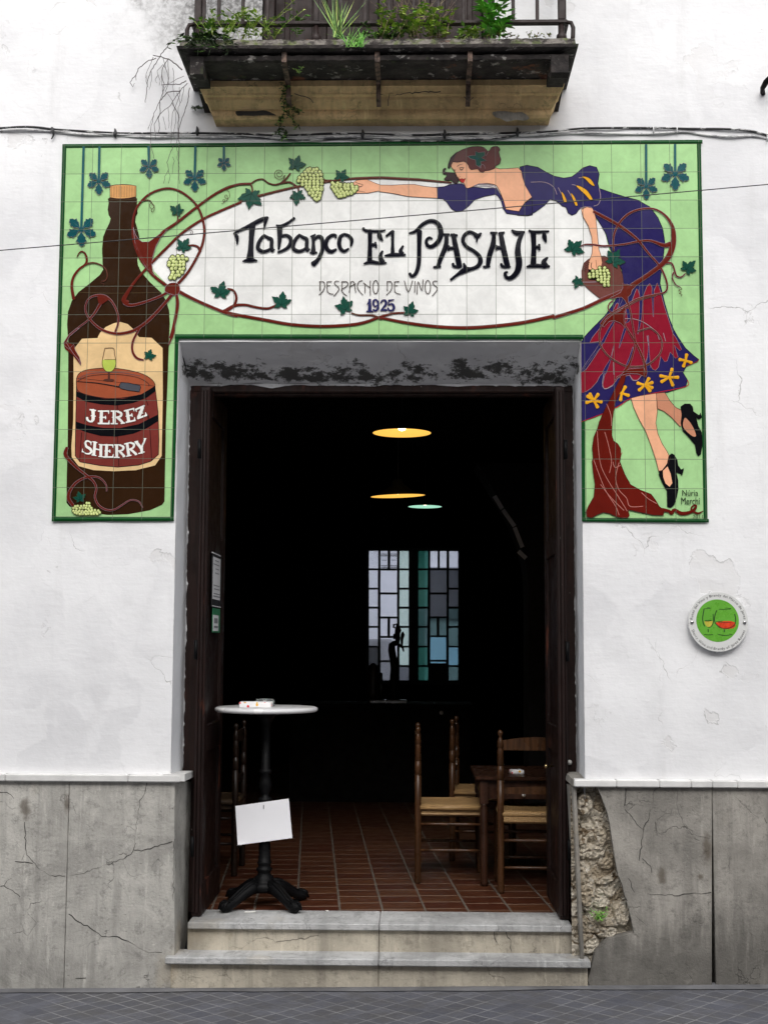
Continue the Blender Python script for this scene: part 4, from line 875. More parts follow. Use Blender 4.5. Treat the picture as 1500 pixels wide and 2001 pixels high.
for pts in ([(585, 760), (595, 900), (615, 1020), (670, 1130), (740, 1240), (805, 1345)], [(640, 765), (670, 870), (690, 980), (675, 1065)], [(560, 970), (600, 1080), (650, 1200), (720, 1310), (745, 1375)], [(745, 990), (720, 1100), (745, 1190), (800, 1250), (825, 1310), (920, 1310)], [(910, 1210), (960, 1255), (1020, 1290)], [(655, 560), (685, 640), (690, 720)], [(700, 985), (715, 1025), (755, 1010)], [(610, 1150), (680, 1240), (780, 1340)]):
    stroke('F', pts, 5, PINK, 13, dome=0)
curl('F', 738, 915, 30, 2, 0, PINK)
stroke('F', [(1060, 1335), (1110, 1345), (1130, 1360), (1150, 1335), (1200, 1362), (1260, 1355), (1300, 1330), (1308, 1305), (1285, 1308), (1275, 1335), (1320, 1362), (1360, 1345)], [26, 20, 26, 20, 26, 22, 18, 14, 10, 12, 14, 6], TRUNK, 12.3, edge=INK, ew=.2)
child(cur, 'painted_vine_trunk', mural)

# lettering
cur = MB()
L = []
T = lambda pts, w: L.append(('T', pts, w)); SS = lambda pts, w: L.append(('S', pts, w))
T([(78, 262), (130, 236), (230, 188), (330, 137), (392, 117)], [10, 20, 30, 36, 20]); T([(378, 125), (366, 165), (355, 222)], [30, 26, 8]); T([(80, 262), (108, 292), (110, 362)], [12, 32, 10]); T([(250, 180), (240, 300), (234, 410), (228, 492)], [56, 44, 46, 66]); T([(160, 518), (228, 505), (293, 512)], [8, 38, 10])
for dx, dy in ((0, 0), (322, -3)):
    T([(358+dx, 280+dy), (328+dx, 312+dy), (302+dx, 365+dy), (306+dx, 408+dy), (350+dx, 428+dy), (395+dx, 416+dy), (428+dx, 388+dy)], [22, 28, 32, 34, 28, 24, 18]); T([(352+dx, 276+dy), (392+dx, 302+dy), (424+dx, 320+dy), (424+dx, 385+dy), (432+dx, 420+dy)], [18, 28, 32, 32, 34]); T([(428+dx, 428+dy), (455+dx, 408+dy)], [18, 6])
T([(498, 200), (500, 290), (490, 408)], [48, 40, 16]); T([(468, 188), (505, 194), (540, 185), (590, 155), (634, 122)], [12, 22, 24, 20, 22]); T([(512, 288), (562, 280), (598, 310), (598, 355), (560, 402), (482, 436)], [20, 26, 34, 34, 26, 16])
T([(805, 290), (808, 350), (806, 440)], [36, 26, 44]); T([(778, 440), (838, 438)], 16); T([(782, 292), (826, 274)], [12, 14]); T([(812, 325), (848, 290), (880, 300), (890, 350), (886, 425), (850, 500), (804, 545)], [16, 26, 32, 34, 32, 32, 48])
T([(1012, 302), (1008, 280), (975, 280), (938, 310), (920, 360), (935, 408), (972, 428), (1016, 408)], [16, 24, 26, 32, 36, 36, 32, 18])
T([(1092, 268), (1056, 292), (1043, 350), (1055, 400), (1090, 424), (1130, 402)], [20, 30, 34, 32, 26, 16]); T([(1085, 268), (1130, 284), (1158, 325), (1150, 378)], [20, 26, 32, 16])
T([(1325, 238), (1325, 360), (1322, 520)], [40, 34, 44]); T([(1262, 214), (1290, 238), (1400, 242), (1466, 234)], [24, 22, 18, 10]); T([(1408, 244), (1414, 290), (1442, 330)], [16, 42, 10]); T([(1325, 366), (1380, 366)], 26); T([(1374, 344), (1382, 394)], 16); T([(1268, 542), (1330, 522), (1400, 532), (1475, 532)], [10, 30, 24, 12]); T([(1436, 528), (1420, 470), (1440, 424)], [54, 34, 16])
SS([(58, 215), (105, 178)], [14, 20]); SS([(112, 172), (112, 270), (112, 358)], [26, 22, 32]); SS([(48, 374), (120, 364), (216, 366)], [10, 28, 14]); SS([(186, 358), (176, 330), (198, 294)], [42, 26, 14])
SS([(330, 172), (328, 300), (325, 430), (305, 508), (272, 540), (250, 518)], [40, 32, 32, 28, 22, 22]); SS([(246, 190), (300, 172), (350, 122), (410, 90), (460, 97), (495, 135), (504, 200), (480, 260), (430, 298), (395, 288), (386, 250), (410, 226), (434, 236)], [10, 22, 26, 26, 30, 36, 38, 34, 28, 26, 22, 18, 12])
SS([(550, 200), (545, 290), (505, 390), (480, 462)], [26, 36, 34, 28]); SS([(524, 200), (572, 200)], 16); SS([(446, 466), (502, 462)], 16); SS([(605, 200), (630, 330), (655, 462)], [32, 42, 42]); SS([(585, 202), (636, 208)], 18); SS([(602, 436), (612, 460), (666, 464)], [18, 22, 14]); SS([(565, 311), (628, 312)], 24); SS([(568, 292), (566, 330)], 14)
SS([(832, 190), (800, 214), (770, 190), (735, 180), (697, 205), (684, 252), (712, 298), (770, 333), (815, 375), (826, 420), (802, 460), (750, 480), (700, 490), (640, 526), (584, 570)], [12, 40, 24, 24, 26, 28, 26, 26, 30, 36, 30, 26, 46, 22, 18]); SS([(800, 214), (795, 264)], [22, 8]); SS([(706, 490), (690, 435)], [44, 12])
SS([(935, 186), (930, 270), (900, 370), (885, 458)], [26, 38, 40, 30]); SS([(850, 464), (902, 460)], 16); SS([(908, 187), (960, 187)], 16); SS([(990, 188), (1012, 310), (1045, 458)], [32, 42, 42]); SS([(974, 190), (1020, 185)], 16); SS([(994, 438), (1006, 460), (1068, 464)], [18, 22, 14]); SS([(955, 306), (1012, 308)], 26); SS([(955, 288), (953, 326)], 14)
SS([(1080, 165), (1120, 188), (1184, 180)], [12, 36, 16]); SS([(1165, 186), (1136, 270), (1130, 350), (1140, 430), (1126, 500), (1080, 550), (1038, 550), (1026, 515), (1046, 506)], [30, 36, 46, 50, 44, 34, 26, 22, 14])
SS([(1255, 180), (1260, 310), (1255, 455)], [42, 36, 46]); SS([(1220, 168), (1260, 180), (1382, 174)], [16, 22, 14]); SS([(1342, 180), (1346, 220), (1360, 264)], [14, 36, 10]); SS([(1260, 303), (1306, 303)], 24); SS([(1303, 281), (1305, 326)], 16); SS([(1202, 464), (1260, 453), (1386, 461)], [12, 30, 18]); SS([(1350, 458), (1342, 420), (1372, 388)], [58, 36, 14])
for k, pts, w in L: stroke(k, pts, w, LETTER, 14, dome=.0011, edge=GREY, ew=.4)
thin = []
D_ = lambda dx: [[(133+dx, 105), (134+dx, 205)], [(128+dx, 112), (165+dx, 108), (182+dx, 130), (180+dx, 175), (160+dx, 215), (125+dx, 245)]]
thin += D_(0)+D_(705)
E_ = lambda dx: [[(210+dx, 108), (210+dx, 200), (232+dx, 230), (272+dx, 240)], [(206+dx, 112), (258+dx, 106)], [(210+dx, 150), (240+dx, 150)]]
thin += E_(0)+E_(705)
S_ = lambda dx: [[(332+dx, 105), (298+dx, 104), (286+dx, 130), (322+dx, 162), (332+dx, 190), (310+dx, 225), (278+dx, 260)]]
thin += S_(0)+S_(1028)
thin += [[(366, 106), (365, 205)], [(360, 112), (408, 108), (428, 130), (410, 160), (360, 195), (385, 235), (415, 258)], [(458, 110), (440, 225)], [(448, 115), (488, 112), (508, 222)], [(440, 165), (508, 130)], [(578, 98), (545, 108), (525, 150), (540, 200), (582, 246)], [(605, 128), (605, 225)], [(588, 122), (660, 175)], [(660, 100), (660, 252)],
         [(1016, 100), (1058, 216), (1102, 98)], [(1128, 105), (1124, 222)], [(1148, 242), (1160, 108), (1200, 205), (1212, 88)]]
for cx in (717, 1262): thin.append([(cx+28*math.sin(a*math.pi/6), 165-70*math.cos(a*math.pi/6)) for a in range(13)])
for pts in thin: stroke('W', pts, 8.5, GL('thin_letter', (70, 56, 52)), 10, dome=.0006)
for pts, w in (([(628, 348), (660, 300)], [8, 18]), ([(655, 295), (655, 415)], [26, 38]), ([(624, 420), (688, 420)], 16), ([(740, 330), (725, 300), (700, 305), (692, 340), (710, 368), (735, 355)], [18, 16, 20, 22, 16, 14]), ([(740, 310), (742, 375), (720, 412), (690, 402)], [16, 22, 22, 18]),
               ([(772, 332), (788, 304), (818, 308), (824, 345), (795, 382), (772, 412)], [18, 14, 22, 24, 18, 14]), ([(768, 412), (800, 404), (832, 408)], [14, 22, 22]), ([(908, 298), (855, 306)], [10, 20]), ([(854, 302), (850, 352)], 14), ([(848, 352), (888, 342), (908, 378), (890, 410), (855, 406), (845, 382)], [10, 20, 26, 22, 18, 18])):
    stroke('W', pts, w, GL('date_blue', (40, 44, 96)), 12, dome=.0016, edge=LINEG, ew=.3)
child(cur, 'lettering', mural)
# small written words with the built-in font
def glyphs(s):
    cu = bpy.data.curves.new('text', 'FONT'); cu.body = s; cu.resolution_u = 3
    o = bpy.data.objects.new('text', cu); me = o.to_mesh()
    vs = [v.co.copy() for v in me.vertices]; fs = [tuple(p.vertices) for p in me.polygons]
    o.to_mesh_clear(); bpy.data.objects.remove(o); bpy.data.curves.remove(cu); return vs, fs
def word(bm, s, x0, y0, x1, y1, y, m, skew=0):
    vs, fs = glyphs(s)
    a0, a1 = min(v.x for v in vs), max(v.x for v in vs); b0, b1 = min(v.y for v in vs), max(v.y for v in vs)
    bm.add([P(x0+(x1-x0)*(v.x-a0)/(a1-a0)+skew*(v.y-b0)/(b1-b0), y1+(y0-y1)*(v.y-b0)/(b1-b0), y) for v in vs], fs, m)
cur = MB()
word(cur, 'N\u00faria', 1332, 957.5, 1363, 969, yl(10), INK); word(cur, 'Merchi', 1330, 972, 1366, 986, yl(10), INK); child(cur, 'signature', mural)
cur = MB(); word(cur, '2011', 1352.5, 1006, 1372, 1013.5, yl(14), INK); child(cur, 'date', mural)
# ---------------------------------------------------------------- door frame and leaves
def wood(name, c, rough=.45, var=.35, chips=0., red=0.):
    t = NT(name); p = t.obj(); v = t.scale(p, (14, 14, 1.1))
    f = t.noise(v, 3, 6, .6, .4)
    b_ = t.mix(t.step(f, .3, .7), tuple(k*(1-var) for k in c), tuple(k*(1+var) for k in c))
    if red: b_ = t.mix(t.math('MULTIPLY', t.step(t.noise(t.scale(p, (3, 3, 1)), 3.1, 5), .62, .72), red), b_, (.19, .055, .03))
    if chips:
        b_ = t.mix(t.math('MULTIPLY', t.step(t.noise(t.scale(p, (1, 1, .45)), 46, 5, .7), .70, .73), chips), b_, (.42, .39, .36))
        b_ = t.mix(t.math('MULTIPLY', t.step(t.noise(t.scale(p, (1.5, 1.5, .25)), 20, 4, .7), .68, .74), chips*.5), b_, (.16, .11, .09))
    t.b.inputs['Specular IOR Level'].default_value = .28; t.col(b_); t.rough(t.step(t.noise(p, 14, 4), .3, .7, rough-.1, rough+.12)); t.bump(t.math('ADD', f, t.math('MULTIPLY', t.noise(p, 90, 3), .3)), .3, .003); return t.m
M_FRAME = wood('dark_brown_painted_frame', (.019, .0075, .0055), .6, .4, 1., .45)
M_LEAF = wood('dark_brown_door', (.013, .0052, .0042), .5, .4, .8, .6)
M_CHAIRW = wood('varnished_chestnut', (.055, .024, .010), .28, .5)
M_TABLEW = wood('varnished_dark_table', (.038, .016, .009), .3, .4)
M_IRON = simple('black_cast_iron', (.0045, .0045, .005), .46, .2, 20, .3, .002, 120, spec=.12)
M_SCREW = simple('white_enamel', (.7, .69, .66), .4, .05, 10, 0)

fr = thing('door_surround', 'dark brown weathered wooden frame lining the bar doorway', 'door frame', (XLi, YF, FZ))
def fchild(bm, name, root=fr): return child(bm, name, root)
zt = P(745, 767, YF+.01).z
# jagged edge where the plaster has crumbled off the frame
rr = random.Random(3)
for side, xi in ((-1, XLi), (1, XRi)):
    b = MB(); w = abs(P(390 if side < 0 else 1103, 1000, YF).x-xi)
    x0, x1 = (xi-.03, xi+w) if side < 0 else (xi-w, xi+.03)
    b.box((x0, YF+.012, FZ), (x1, YF+.075, ZLi+.03), M_FRAME, .004)
    b.box((x1-.012 if side < 0 else x0-.004, YF+.03, FZ), (x1+.004 if side < 0 else x0+.012, YF+.10, ZLi), M_FRAME, .003)
    fchild(b, 'door_post')
b = MB(); b.box((XLi-.03, YF+.009, zt), (XRi+.03, YF+.08, ZLi+.05), M_FRAME, .006); b.box((XLi, YF+.03, zt-.012), (XRi, YF+.1, zt+.02), M_FRAME, .003)
fchild(b, 'head_rail')
b = MB()       # torn plaster lip round the frame
for side, xi in ((-1, XLi), (1, XRi)):
    vs = []; fs = []; n = 150; z0, z1 = (ZCL if side < 0 else ZCR), ZLi
    for i in range(n+1):
        z = z0+(z1-z0)*i/n
        w = .002+.007*max(0, mnoise.noise(Vector((side*3, 0, z*11)))+.1)+.009*max(0, mnoise.noise(Vector((side*7, 3, z*45)))-.05)
        if 1.70 < z < 1.95 and side < 0: w += .012*(1-abs(z-1.82)/.13)*max(0, .4+mnoise.noise(Vector((5, 5, z*30))))
        vs += [(xi, YF-.006, z), (xi-side*w, YF+.008, z)]
        if i: fs.append((2*i-2, 2*i-1, 2*i+1, 2*i))
    b.add(vs, fs, M_PLASTER)
vs = []; fs = []; n = 120
for i in range(n+1):
    x = XLi+(XRi-XLi)*i/n; w = .004+.022*max(0, mnoise.noise(Vector((x*6, 4, 0)))+.2)+.008*max(0, mnoise.noise(Vector((x*30, 8, 0))))
    vs += [(x, YF-.006, ZLi), (x, YF+.006, ZLi-w)]
    if i: fs.append((2*i-2, 2*i-1, 2*i+1, 2*i))
b.add(vs, fs, M_PLASTER); child(b, 'torn_plaster_lip', wall)
b = MB(); c = P(1112, 1490, YF); b.lathe([(.012, 0), (.014, .01), (.010, .02), (.0, .024)], M_SCREW, (0, 0, 0), 14)
o = b.build('knob', fr); o.rotation_euler = (rad(90), 0, 0); o.location = (c.x-XLi, .012, c.z-FZ)
def leaf(side, label):
    xf = P(412, 1200, YF+.05).x if side < 0 else P(1082, 1200, YF+.05).x          # face turned into the doorway
    xb = xf-.05 if side < 0 else xf+.05
    ya, yb, z0, z1 = .20, .86, FZ+.004, FZ+2.74
    xm, xo = min(xf, xb), max(xf, xb)
    t = thing('door_leaf', label, 'door', (xb, YF, FZ))
    s = 1 if side < 0 else -1
    st_ = .09
    def bx(name, y0, y1, za, zb, inset=0., bev=.004):
        b = MB(); b.box((xm+inset, y0, za), (xo-inset, y1, zb), M_LEAF, bev); child(b, name, t)
    bx('stile', ya, ya+st_, z0, z1); bx('stile', yb-st_, yb, z0, z1)
    for za, zb in ((z0, z0+.16), (z0+.82, z0+.96), (z0+1.86, z0+1.96), (z1-.14, z1)): bx('rail', ya+st_+.0005, yb-st_-.0005, za, zb)
    for za, zb in ((z0+.16, z0+.82), (z0+.96, z0+1.86), (z0+1.96, z1-.14)):
        b = MB(); b.box((xm+.014, ya+st_+.001, za+.001), (xo-.014, yb-st_-.001, zb-.001), M_LEAF)
        xx = xf-s*.014; mo_ = MB(); mo2_ = MB()
        for e in range(2):
            w = .018-.008*e; d = .006*(2-e)
            mo_.box((min(xx, xx+s*d), ya+st_+.002+.02*e, za+.002+.02*e), (max(xx, xx+s*d), ya+st_+.002+.02*e+w, zb-.002-.02*e), M_LEAF)
            mo2_.box((min(xx, xx+s*d), yb-st_-.002-.02*e-w, za+.002+.02*e), (max(xx, xx+s*d), yb-st_-.002-.02*e, zb-.002-.02*e), M_LEAF)
        po_ = child(b, 'panel', t)
        for q_ in (mo_, mo2_): o = q_.build('panel_moulding', po_, tuple(t.location)); o.location = (0, 0, 0)
    # stepped meeting strip on the edge that faces the street
    b = MB()
    for k, (o0, o1, d) in enumerate(((.004, .017, .010), (.021, .034, .016), (.038, .047, .008))):
        b.box((xm+o0, ya-d, z0+.02), (xm+o1, ya-.0006, z1-.02), M_LEAF, .003)
    child(b, 'edge_moulding', t)
    for z in (z0+.35, z0+1.35, z0+2.4):
        b = MB(); b.tube([(xb, ya-.012, z-.05), (xb, ya-.012, z+.05)], .010, M_IRON, 8); child(b, 'hinge', t)
    if side > 0:
        b = MB(); c = PX(1084, 1500, xf); b.lathe([(.004, 0), (.006, .03), (.012, .034), (.012, .046), (.0, .05)], simple('brass', (.5, .38, .2), .3, .1, 10, 0, metal=1.), (0, 0, 0), 12)
        o = b.build('handle', t); o.rotation_euler = (0, rad(-90), 0); o.location = (xf-xb, .3-YF+.14, c.z-FZ)
    return t, xf
leafL, XLF = leaf(-1, 'left door leaf of dark brown panelled wood, folded open, notices stuck on it')
leafR, XRF = leaf(1, 'right door leaf of dark brown panelled wood folded open beside the chairs')
# notices on the left leaf
M_PAPER = simple('white_paper', (.72, .72, .74), .7, .04, 4, .05, .001, 20)
M_BLK = simple('black_print', (.02, .02, .022), .5, .1, 10, 0); M_GRN = simple('green_print', (.03, .2, .09), .5, .1, 10, 0); M_GRYP = simple('grey_print', (.22, .22, .24), .6, .1, 10, 0)
def onleaf(bm, x0, x1, y0, y1, m, k, yq):
    """flat rectangle on the leaf's face, between two photo columns, top and bottom rows"""
    xx = XLF+.0045+.0012*k
    a = PX(x0, (y0+y1)/2, xx).y; c = PX(x1, (y0+y1)/2, xx).y; zt_ = PX((x0+x1)/2, y0, xx).z; zb_ = PX((x0+x1)/2, y1, xx).z
    bm.box((xx-.004, a, zb_), (xx, c, zt_), m)
zc = PX(424, 1135, XLF)
nt = thing('door_notice', 'tall printed notice with black foot stuck on the left door leaf', 'notice', (XLF, zc.y, zc.z))
b = MB(); onleaf(b, 415, 432, 1081, 1187, M_BLK, 0, 0); child(b, 'backing', nt)
b = MB(); onleaf(b, 416.5, 430.5, 1090, 1172, M_PAPER, 1, 0); onleaf(b, 415.5, 431.5, 1082, 1084, M_PAPER, 1, 0); onleaf(b, 415.5, 431.5, 1184.5, 1186, M_PAPER, 1, 0)
for yy, xa, xc in ((1096, 421, 428), (1103, 418, 429), (1112, 422, 428), (1120, 421, 428), (1144, 418, 429), (1151, 419, 429), (1160, 418, 430), (1165, 417.5, 430)): onleaf(b, xa, xc, yy, yy+1.6, M_GRYP, 2, 0)
child(b, 'sheet', nt)
zc = PX(423, 1210, XLF)
n2 = thing('door_sticker', 'small white sticker with green top below the tall notice', 'sticker', (XLF, zc.y, zc.z))
b = MB(); onleaf(b, 416, 430, 1189, 1236, M_GRN, 0, 0); onleaf(b, 416.5, 427, 1202, 1233, M_PAPER, 1, 0); onleaf(b, 419, 425.5, 1208, 1218, M_GRYP, 2, 0); onleaf(b, 418.5, 426, 1223, 1227, M_GRYP, 2, 0); child(b, 'sheet', n2)

# ---------------------------------------------------------------- the room
def floor_mat():
    t = NT('terracotta_floor'); p = t.pos()
    r = t.rot(p, (0, 0, rad(-4.4))); x, y, z = t.sep(r)
    u = t.math('ADD', t.math('DIVIDE', x, .2235), 20.06); cu = t.math('FLOOR', u)
    wn_ = t.n('ShaderNodeTexWhiteNoise', noise_dimensions='1D'); t.l(cu, wn_.inputs['W'])
    v = t.math('ADD', t.math('DIVIDE', y, .185), t.math('ADD', t.math('MULTIPLY', wn_.outputs['Value'], .9), 20))
    du = t.math('MULTIPLY', t.math('SUBTRACT', .5, t.math('ABSOLUTE', t.math('SUBTRACT', t.math('FRACT', u), .5))), .2235)
    dv = t.math('MULTIPLY', t.math('SUBTRACT', .5, t.math('ABSOLUTE', t.math('SUBTRACT', t.math('FRACT', v), .5))), .185)
    lu = t.step(du, .0045, .0075, 1., 0.); lv = t.step(dv, .0045, .0075, 1., 0.)
    w2 = t.n('ShaderNodeTexWhiteNoise', noise_dimensions='3D'); t.l(t.comb(cu, t.math('FLOOR', v), 0.), w2.inputs['Vector'])
    g = t.noise(t.scale(r, (3, 26, 1)), 2.5, 5, .6, .5)
    c = t.mix(w2.outputs['Value'], (.080, .020, .009), (.140, .055, .024))
    c = t.mix(t.step(g, .35, .7), c, (.052, .016, .009))
    c = t.mix(t.math('MULTIPLY', lv, t.step(t.noise(p, 12, 4), .3, .5, .5, 1.)), c, (.32, .225, .16)); c = t.mix(t.math('MULTIPLY', lu, t.step(t.noise(p, 30, 4), .3, .5, .6, 1.)), c, (.17, .145, .12))
    t.col(c); t.rough(t.step(t.noise(p, 11, 4), .3, .7, .28, .45))
    t.bump(t.math('SUBTRACT', t.math('MULTIPLY', g, .4), t.math('MAXIMUM', lu, lv)), .4, .003); return t.m
RX0, RX1, RY, RZ = -1.3, 4.6, 9.0, FZ+3.55
M_ROOM = simple('near_black_wall', (.007, .006, .0055), .95, .3, 3, .2, .004, 30, spec=.1)  # near-black base colour, set to keep the room dark
b = MB(); b.box((RX0, .4005, FZ-.1), (RX1, RY, FZ-.001), floor_mat()); struct(b.build('floor'))
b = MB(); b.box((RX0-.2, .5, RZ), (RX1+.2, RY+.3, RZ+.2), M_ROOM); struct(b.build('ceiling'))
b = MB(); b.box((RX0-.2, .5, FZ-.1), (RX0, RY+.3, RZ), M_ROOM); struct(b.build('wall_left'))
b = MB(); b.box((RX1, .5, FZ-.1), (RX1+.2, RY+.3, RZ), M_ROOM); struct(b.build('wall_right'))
WX0, WX1 = P(716, 1200, RY).x, P(898, 1200, RY).x; WZ0, WZ1 = P(800, 1338, RY).z, P(800, 1070, RY).z
b = MB()
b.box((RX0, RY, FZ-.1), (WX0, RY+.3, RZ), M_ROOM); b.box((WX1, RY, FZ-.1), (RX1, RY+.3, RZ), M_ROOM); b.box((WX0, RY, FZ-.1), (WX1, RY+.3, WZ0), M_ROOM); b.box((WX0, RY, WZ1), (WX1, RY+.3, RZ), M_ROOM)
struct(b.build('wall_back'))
# window of leaded panes at the back
M_LEAD = simple('dark_lead', (.012, .012, .012), .6, .1, 20, 0)
def pane_mat(name, c, clear):
    t = NT(name); p = t.obj()
    tr = t.n('ShaderNodeBsdfTransparent'); tr.inputs['Color'].default_value = (*c, 1)
    tl = t.n('ShaderNodeBsdfTranslucent'); tl.inputs['Color'].default_value = (*c, 1)
    gl = t.n('ShaderNodeBsdfGlossy'); gl.inputs['Roughness'].default_value = .1
    a = t.n('ShaderNodeMixShader'); a.inputs[0].default_value = clear; t.l(tl.outputs[0], a.inputs[1]); t.l(tr.outputs[0], a.inputs[2])
    d = t.n('ShaderNodeMixShader'); d.inputs[0].default_value = .06; t.l(a.outputs[0], d.inputs[1]); t.l(gl.outputs[0], d.inputs[2])
    t.l(d.outputs[0], t.out.inputs['Surface']); return t.m
PANES = {'w': pane_mat('pale_pane', (.80, .83, .90), .75), 'g': pane_mat('greenish_pane', (.72, .82, .82), .75), 't': pane_mat('teal_pane', (.22, .42, .40), .8), 'd': pane_mat('smoky_pane', (.36, .38, .42), .8), 'b': pane_mat('blue_pane', (.40, .58, .68), .8), 'k': pane_mat('slate_pane', (.30, .40, .42), .8)}
wi = thing('leaded_window', 'tall back window of small pale and teal panes in dark leading', 'window', ((WX0+WX1)/2, RY, WZ0))
zw = lambda x, y: (700+x/5.886, 1060+y/5.886)
def sash(x0, x1, rows_l, rows_m, rows_r, cols, name):
    sa = MB(); X0, X1 = P(zw(x0, 0)[0], 1200, RY).x, P(zw(x1, 0)[0], 1200, RY).x
    e = .03
    sa.box((X0-e, RY+.02, WZ0), (X0, RY+.07, WZ1), M_LEAD); sa.box((X1, RY+.02, WZ0), (X1+e, RY+.07, WZ1), M_LEAD)
    sa.box((X0, RY+.02, WZ0), (X1, RY+.07, P(800, zw(0, 1590)[1], RY).z), M_LEAD); sa.box((X0, RY+.02, P(800, zw(0, 95)[1], RY).z), (X1, RY+.07, WZ1), M_LEAD)
    so = child(sa, 'sash', wi)
    for (ya, yb, xa, xc, kind) in rows_l+rows_m+rows_r:
        pa, pc = P(*zw(xa, ya), RY+.04), P(*zw(xc, yb), RY+.04); g = .013
        bm = MB(); bm.box((min(pa.x, pc.x), RY+.040, min(pa.z, pc.z)), (max(pa.x, pc.x), RY+.046, max(pa.z, pc.z)), PANES[kind]); o = bm.build('pane', so, tuple(wi.location)); o.location = (0, 0, 0)
    lb = MB()
    for (ya, yb, xa, xc, kind) in rows_l+rows_m+rows_r:
        pa, pc = P(*zw(xa, ya), RY+.04), P(*zw(xc, yb), RY+.04); a0, a1, c0, c1 = min(pa.x, pc.x), max(pa.x, pc.x), min(pa.z, pc.z), max(pa.z, pc.z); w = .026
        lb.box((a0-w, RY+.03, c1), (a1+w, RY+.056, c1+w*.8), M_LEAD); lb.box((a0-w, RY+.031, c0-w*.8), (a1+w, RY+.057, c0), M_LEAD)
        lb.box((a0-w, RY+.032, c0), (a0, RY+.055, c1), M_LEAD); lb.box((a1, RY+.033, c0), (a1+w, RY+.054, c1), M_LEAD)
    o = lb.build('leading', so, tuple(wi.location)); o.location = (0, 0, 0)
r7 = [(95, 298), (320, 520), (542, 738), (762, 960), (982, 1188), (1208, 1410), (1432, 1585)]
sash(115, 580, [(a, c, 122, 228, k) for (a, c), k in zip(r7, 'wwwwwdw')], [(95, 298, 255, 340, 'w'), (95, 298, 362, 447, 'w'), (322, 575, 250, 447, 'w'), (598, 852, 250, 447, 'w'), (875, 1075, 250, 338, 'w'), (875, 1075, 360, 447, 'w'), (1098, 1355, 250, 447, 'w'), (1375, 1585, 250, 447, 'w')], [(a, c, 470, 578, k) for (a, c), k in zip(r7, 'ggggggd')], None, 'l')
sash(680, 1148, [(a, c, 690, 800, k) for (a, c), k in zip(r7, 'tttkktt')], [(95, 295, 825, 910, 'w'), (95, 295, 935, 1018, 'w'), (318, 575, 822, 1015, 'd'), (598, 850, 820, 1013, 'd'), (870, 1068, 818, 905, 'k'), (870, 1068, 925, 1010, 'k'), (1090, 1350, 818, 1008, 'b'), (1370, 1390, 818, 1005, 'b')], [(a, c, 1038, 1145, k) for (a, c), k in zip(r7, 'wddkkbk')], None, 'r')
b = MB(); xa, xc = P(zw(580, 0)[0], 1200, RY).x+.03, P(zw(680, 0)[0], 1200, RY).x-.03
b.box((xa, RY+.01, WZ0), (xc, RY+.08, WZ1), M_LEAD); b.box((WX0, RY+.01, WZ0), (P(zw(115, 0)[0], 1200, RY).x-.03, RY+.08, WZ1), M_LEAD); b.box((P(zw(1148, 0)[0], 1200, RY).x+.03, RY+.01, WZ0), (WX1, RY+.08, WZ1), M_LEAD)
child(b, 'window_frame', wi)
b = MB(); b.box((P(zw(812, 0)[0], 1200, RY).x, RY+.025, P(800, zw(0, 1590)[1], RY).z), (P(zw(1030, 0)[0], 1200, RY).x, RY+.05, P(800, zw(0, 1402)[1], RY).z), M_LEAD); child(b, 'ventilator', wi)
b = MB()
for xa_, xc_ in ((258, 334), (366, 443)):
    for ya_, yb_ in ((130, 139), (148, 160), (200, 207), (262, 270), (280, 290)):
        q0, q1 = P(*zw(xa_+(12 if ya_ == 200 else 0), ya_), RY+.05), P(*zw(xc_-(8 if ya_ == 200 else 0), yb_), RY+.05); b.box((q0.x, RY+.049, q1.z), (q1.x, RY+.051, q0.z), M_LEAD)
child(b, 'pane_lettering', wi)
M_HOUSE = simple('pale_house_wall', (.66, .67, .70), .8, .08, 2, .2, .004, 20); M_DRAB = simple('drab_shutter', (.17, .18, .20), .6, .15, 4, .1); M_TEALW = simple('teal_door_paint', (.05, .2, .17), .5, .15, 4, .1)
struct_b = MB(); struct_b.add([(-30, RY+.31, .05), (40, RY+.31, .05), (40, 60, .05), (-30, 60, .05)], [(0, 1, 2, 3)], M_CEM); struct(struct_b.build('back_street'))
HY = RY+5.2
ho = thing('opposite_house', 'pale house front seen through the panes of the back window', 'house', (P(760, 1200, HY).x, HY, .05))
b = MB(); b.box((-6, HY, .05), (11, HY+4, 7.5), M_HOUSE); child(b, 'wall', ho)
b = MB(); q0, q1 = P(838, 1108, HY), P(905, 1210, HY); b.box((q0.x, HY-.06, q1.z), (q1.x, HY-.001, q0.z), M_DRAB, .01); child(b, 'shutter', ho)
b = MB(); q0, q1 = P(812, 1060, HY), P(829, 1330, HY); b.box((q0.x, HY-.08, .06), (q1.x, HY-.0015, q0.z), M_TEALW, .01); child(b, 'drainpipe_casing', ho)
b = MB(); q0, q1 = P(716, 1249, HY-2.2), P(768, 1330, HY-2.2)
b.box((q0.x, HY-2.6, .06), (q1.x, HY-2.2, q0.z), simple('grey_container', (.16, .16, .165), .5, .1, 5, .1), .03); bo = b.build('waste_bin', None, ((q0.x+q1.x)/2, HY-2.4, .06)); tag(bo, 'dark grey bin standing beyond the left half of the back window', 'bin')

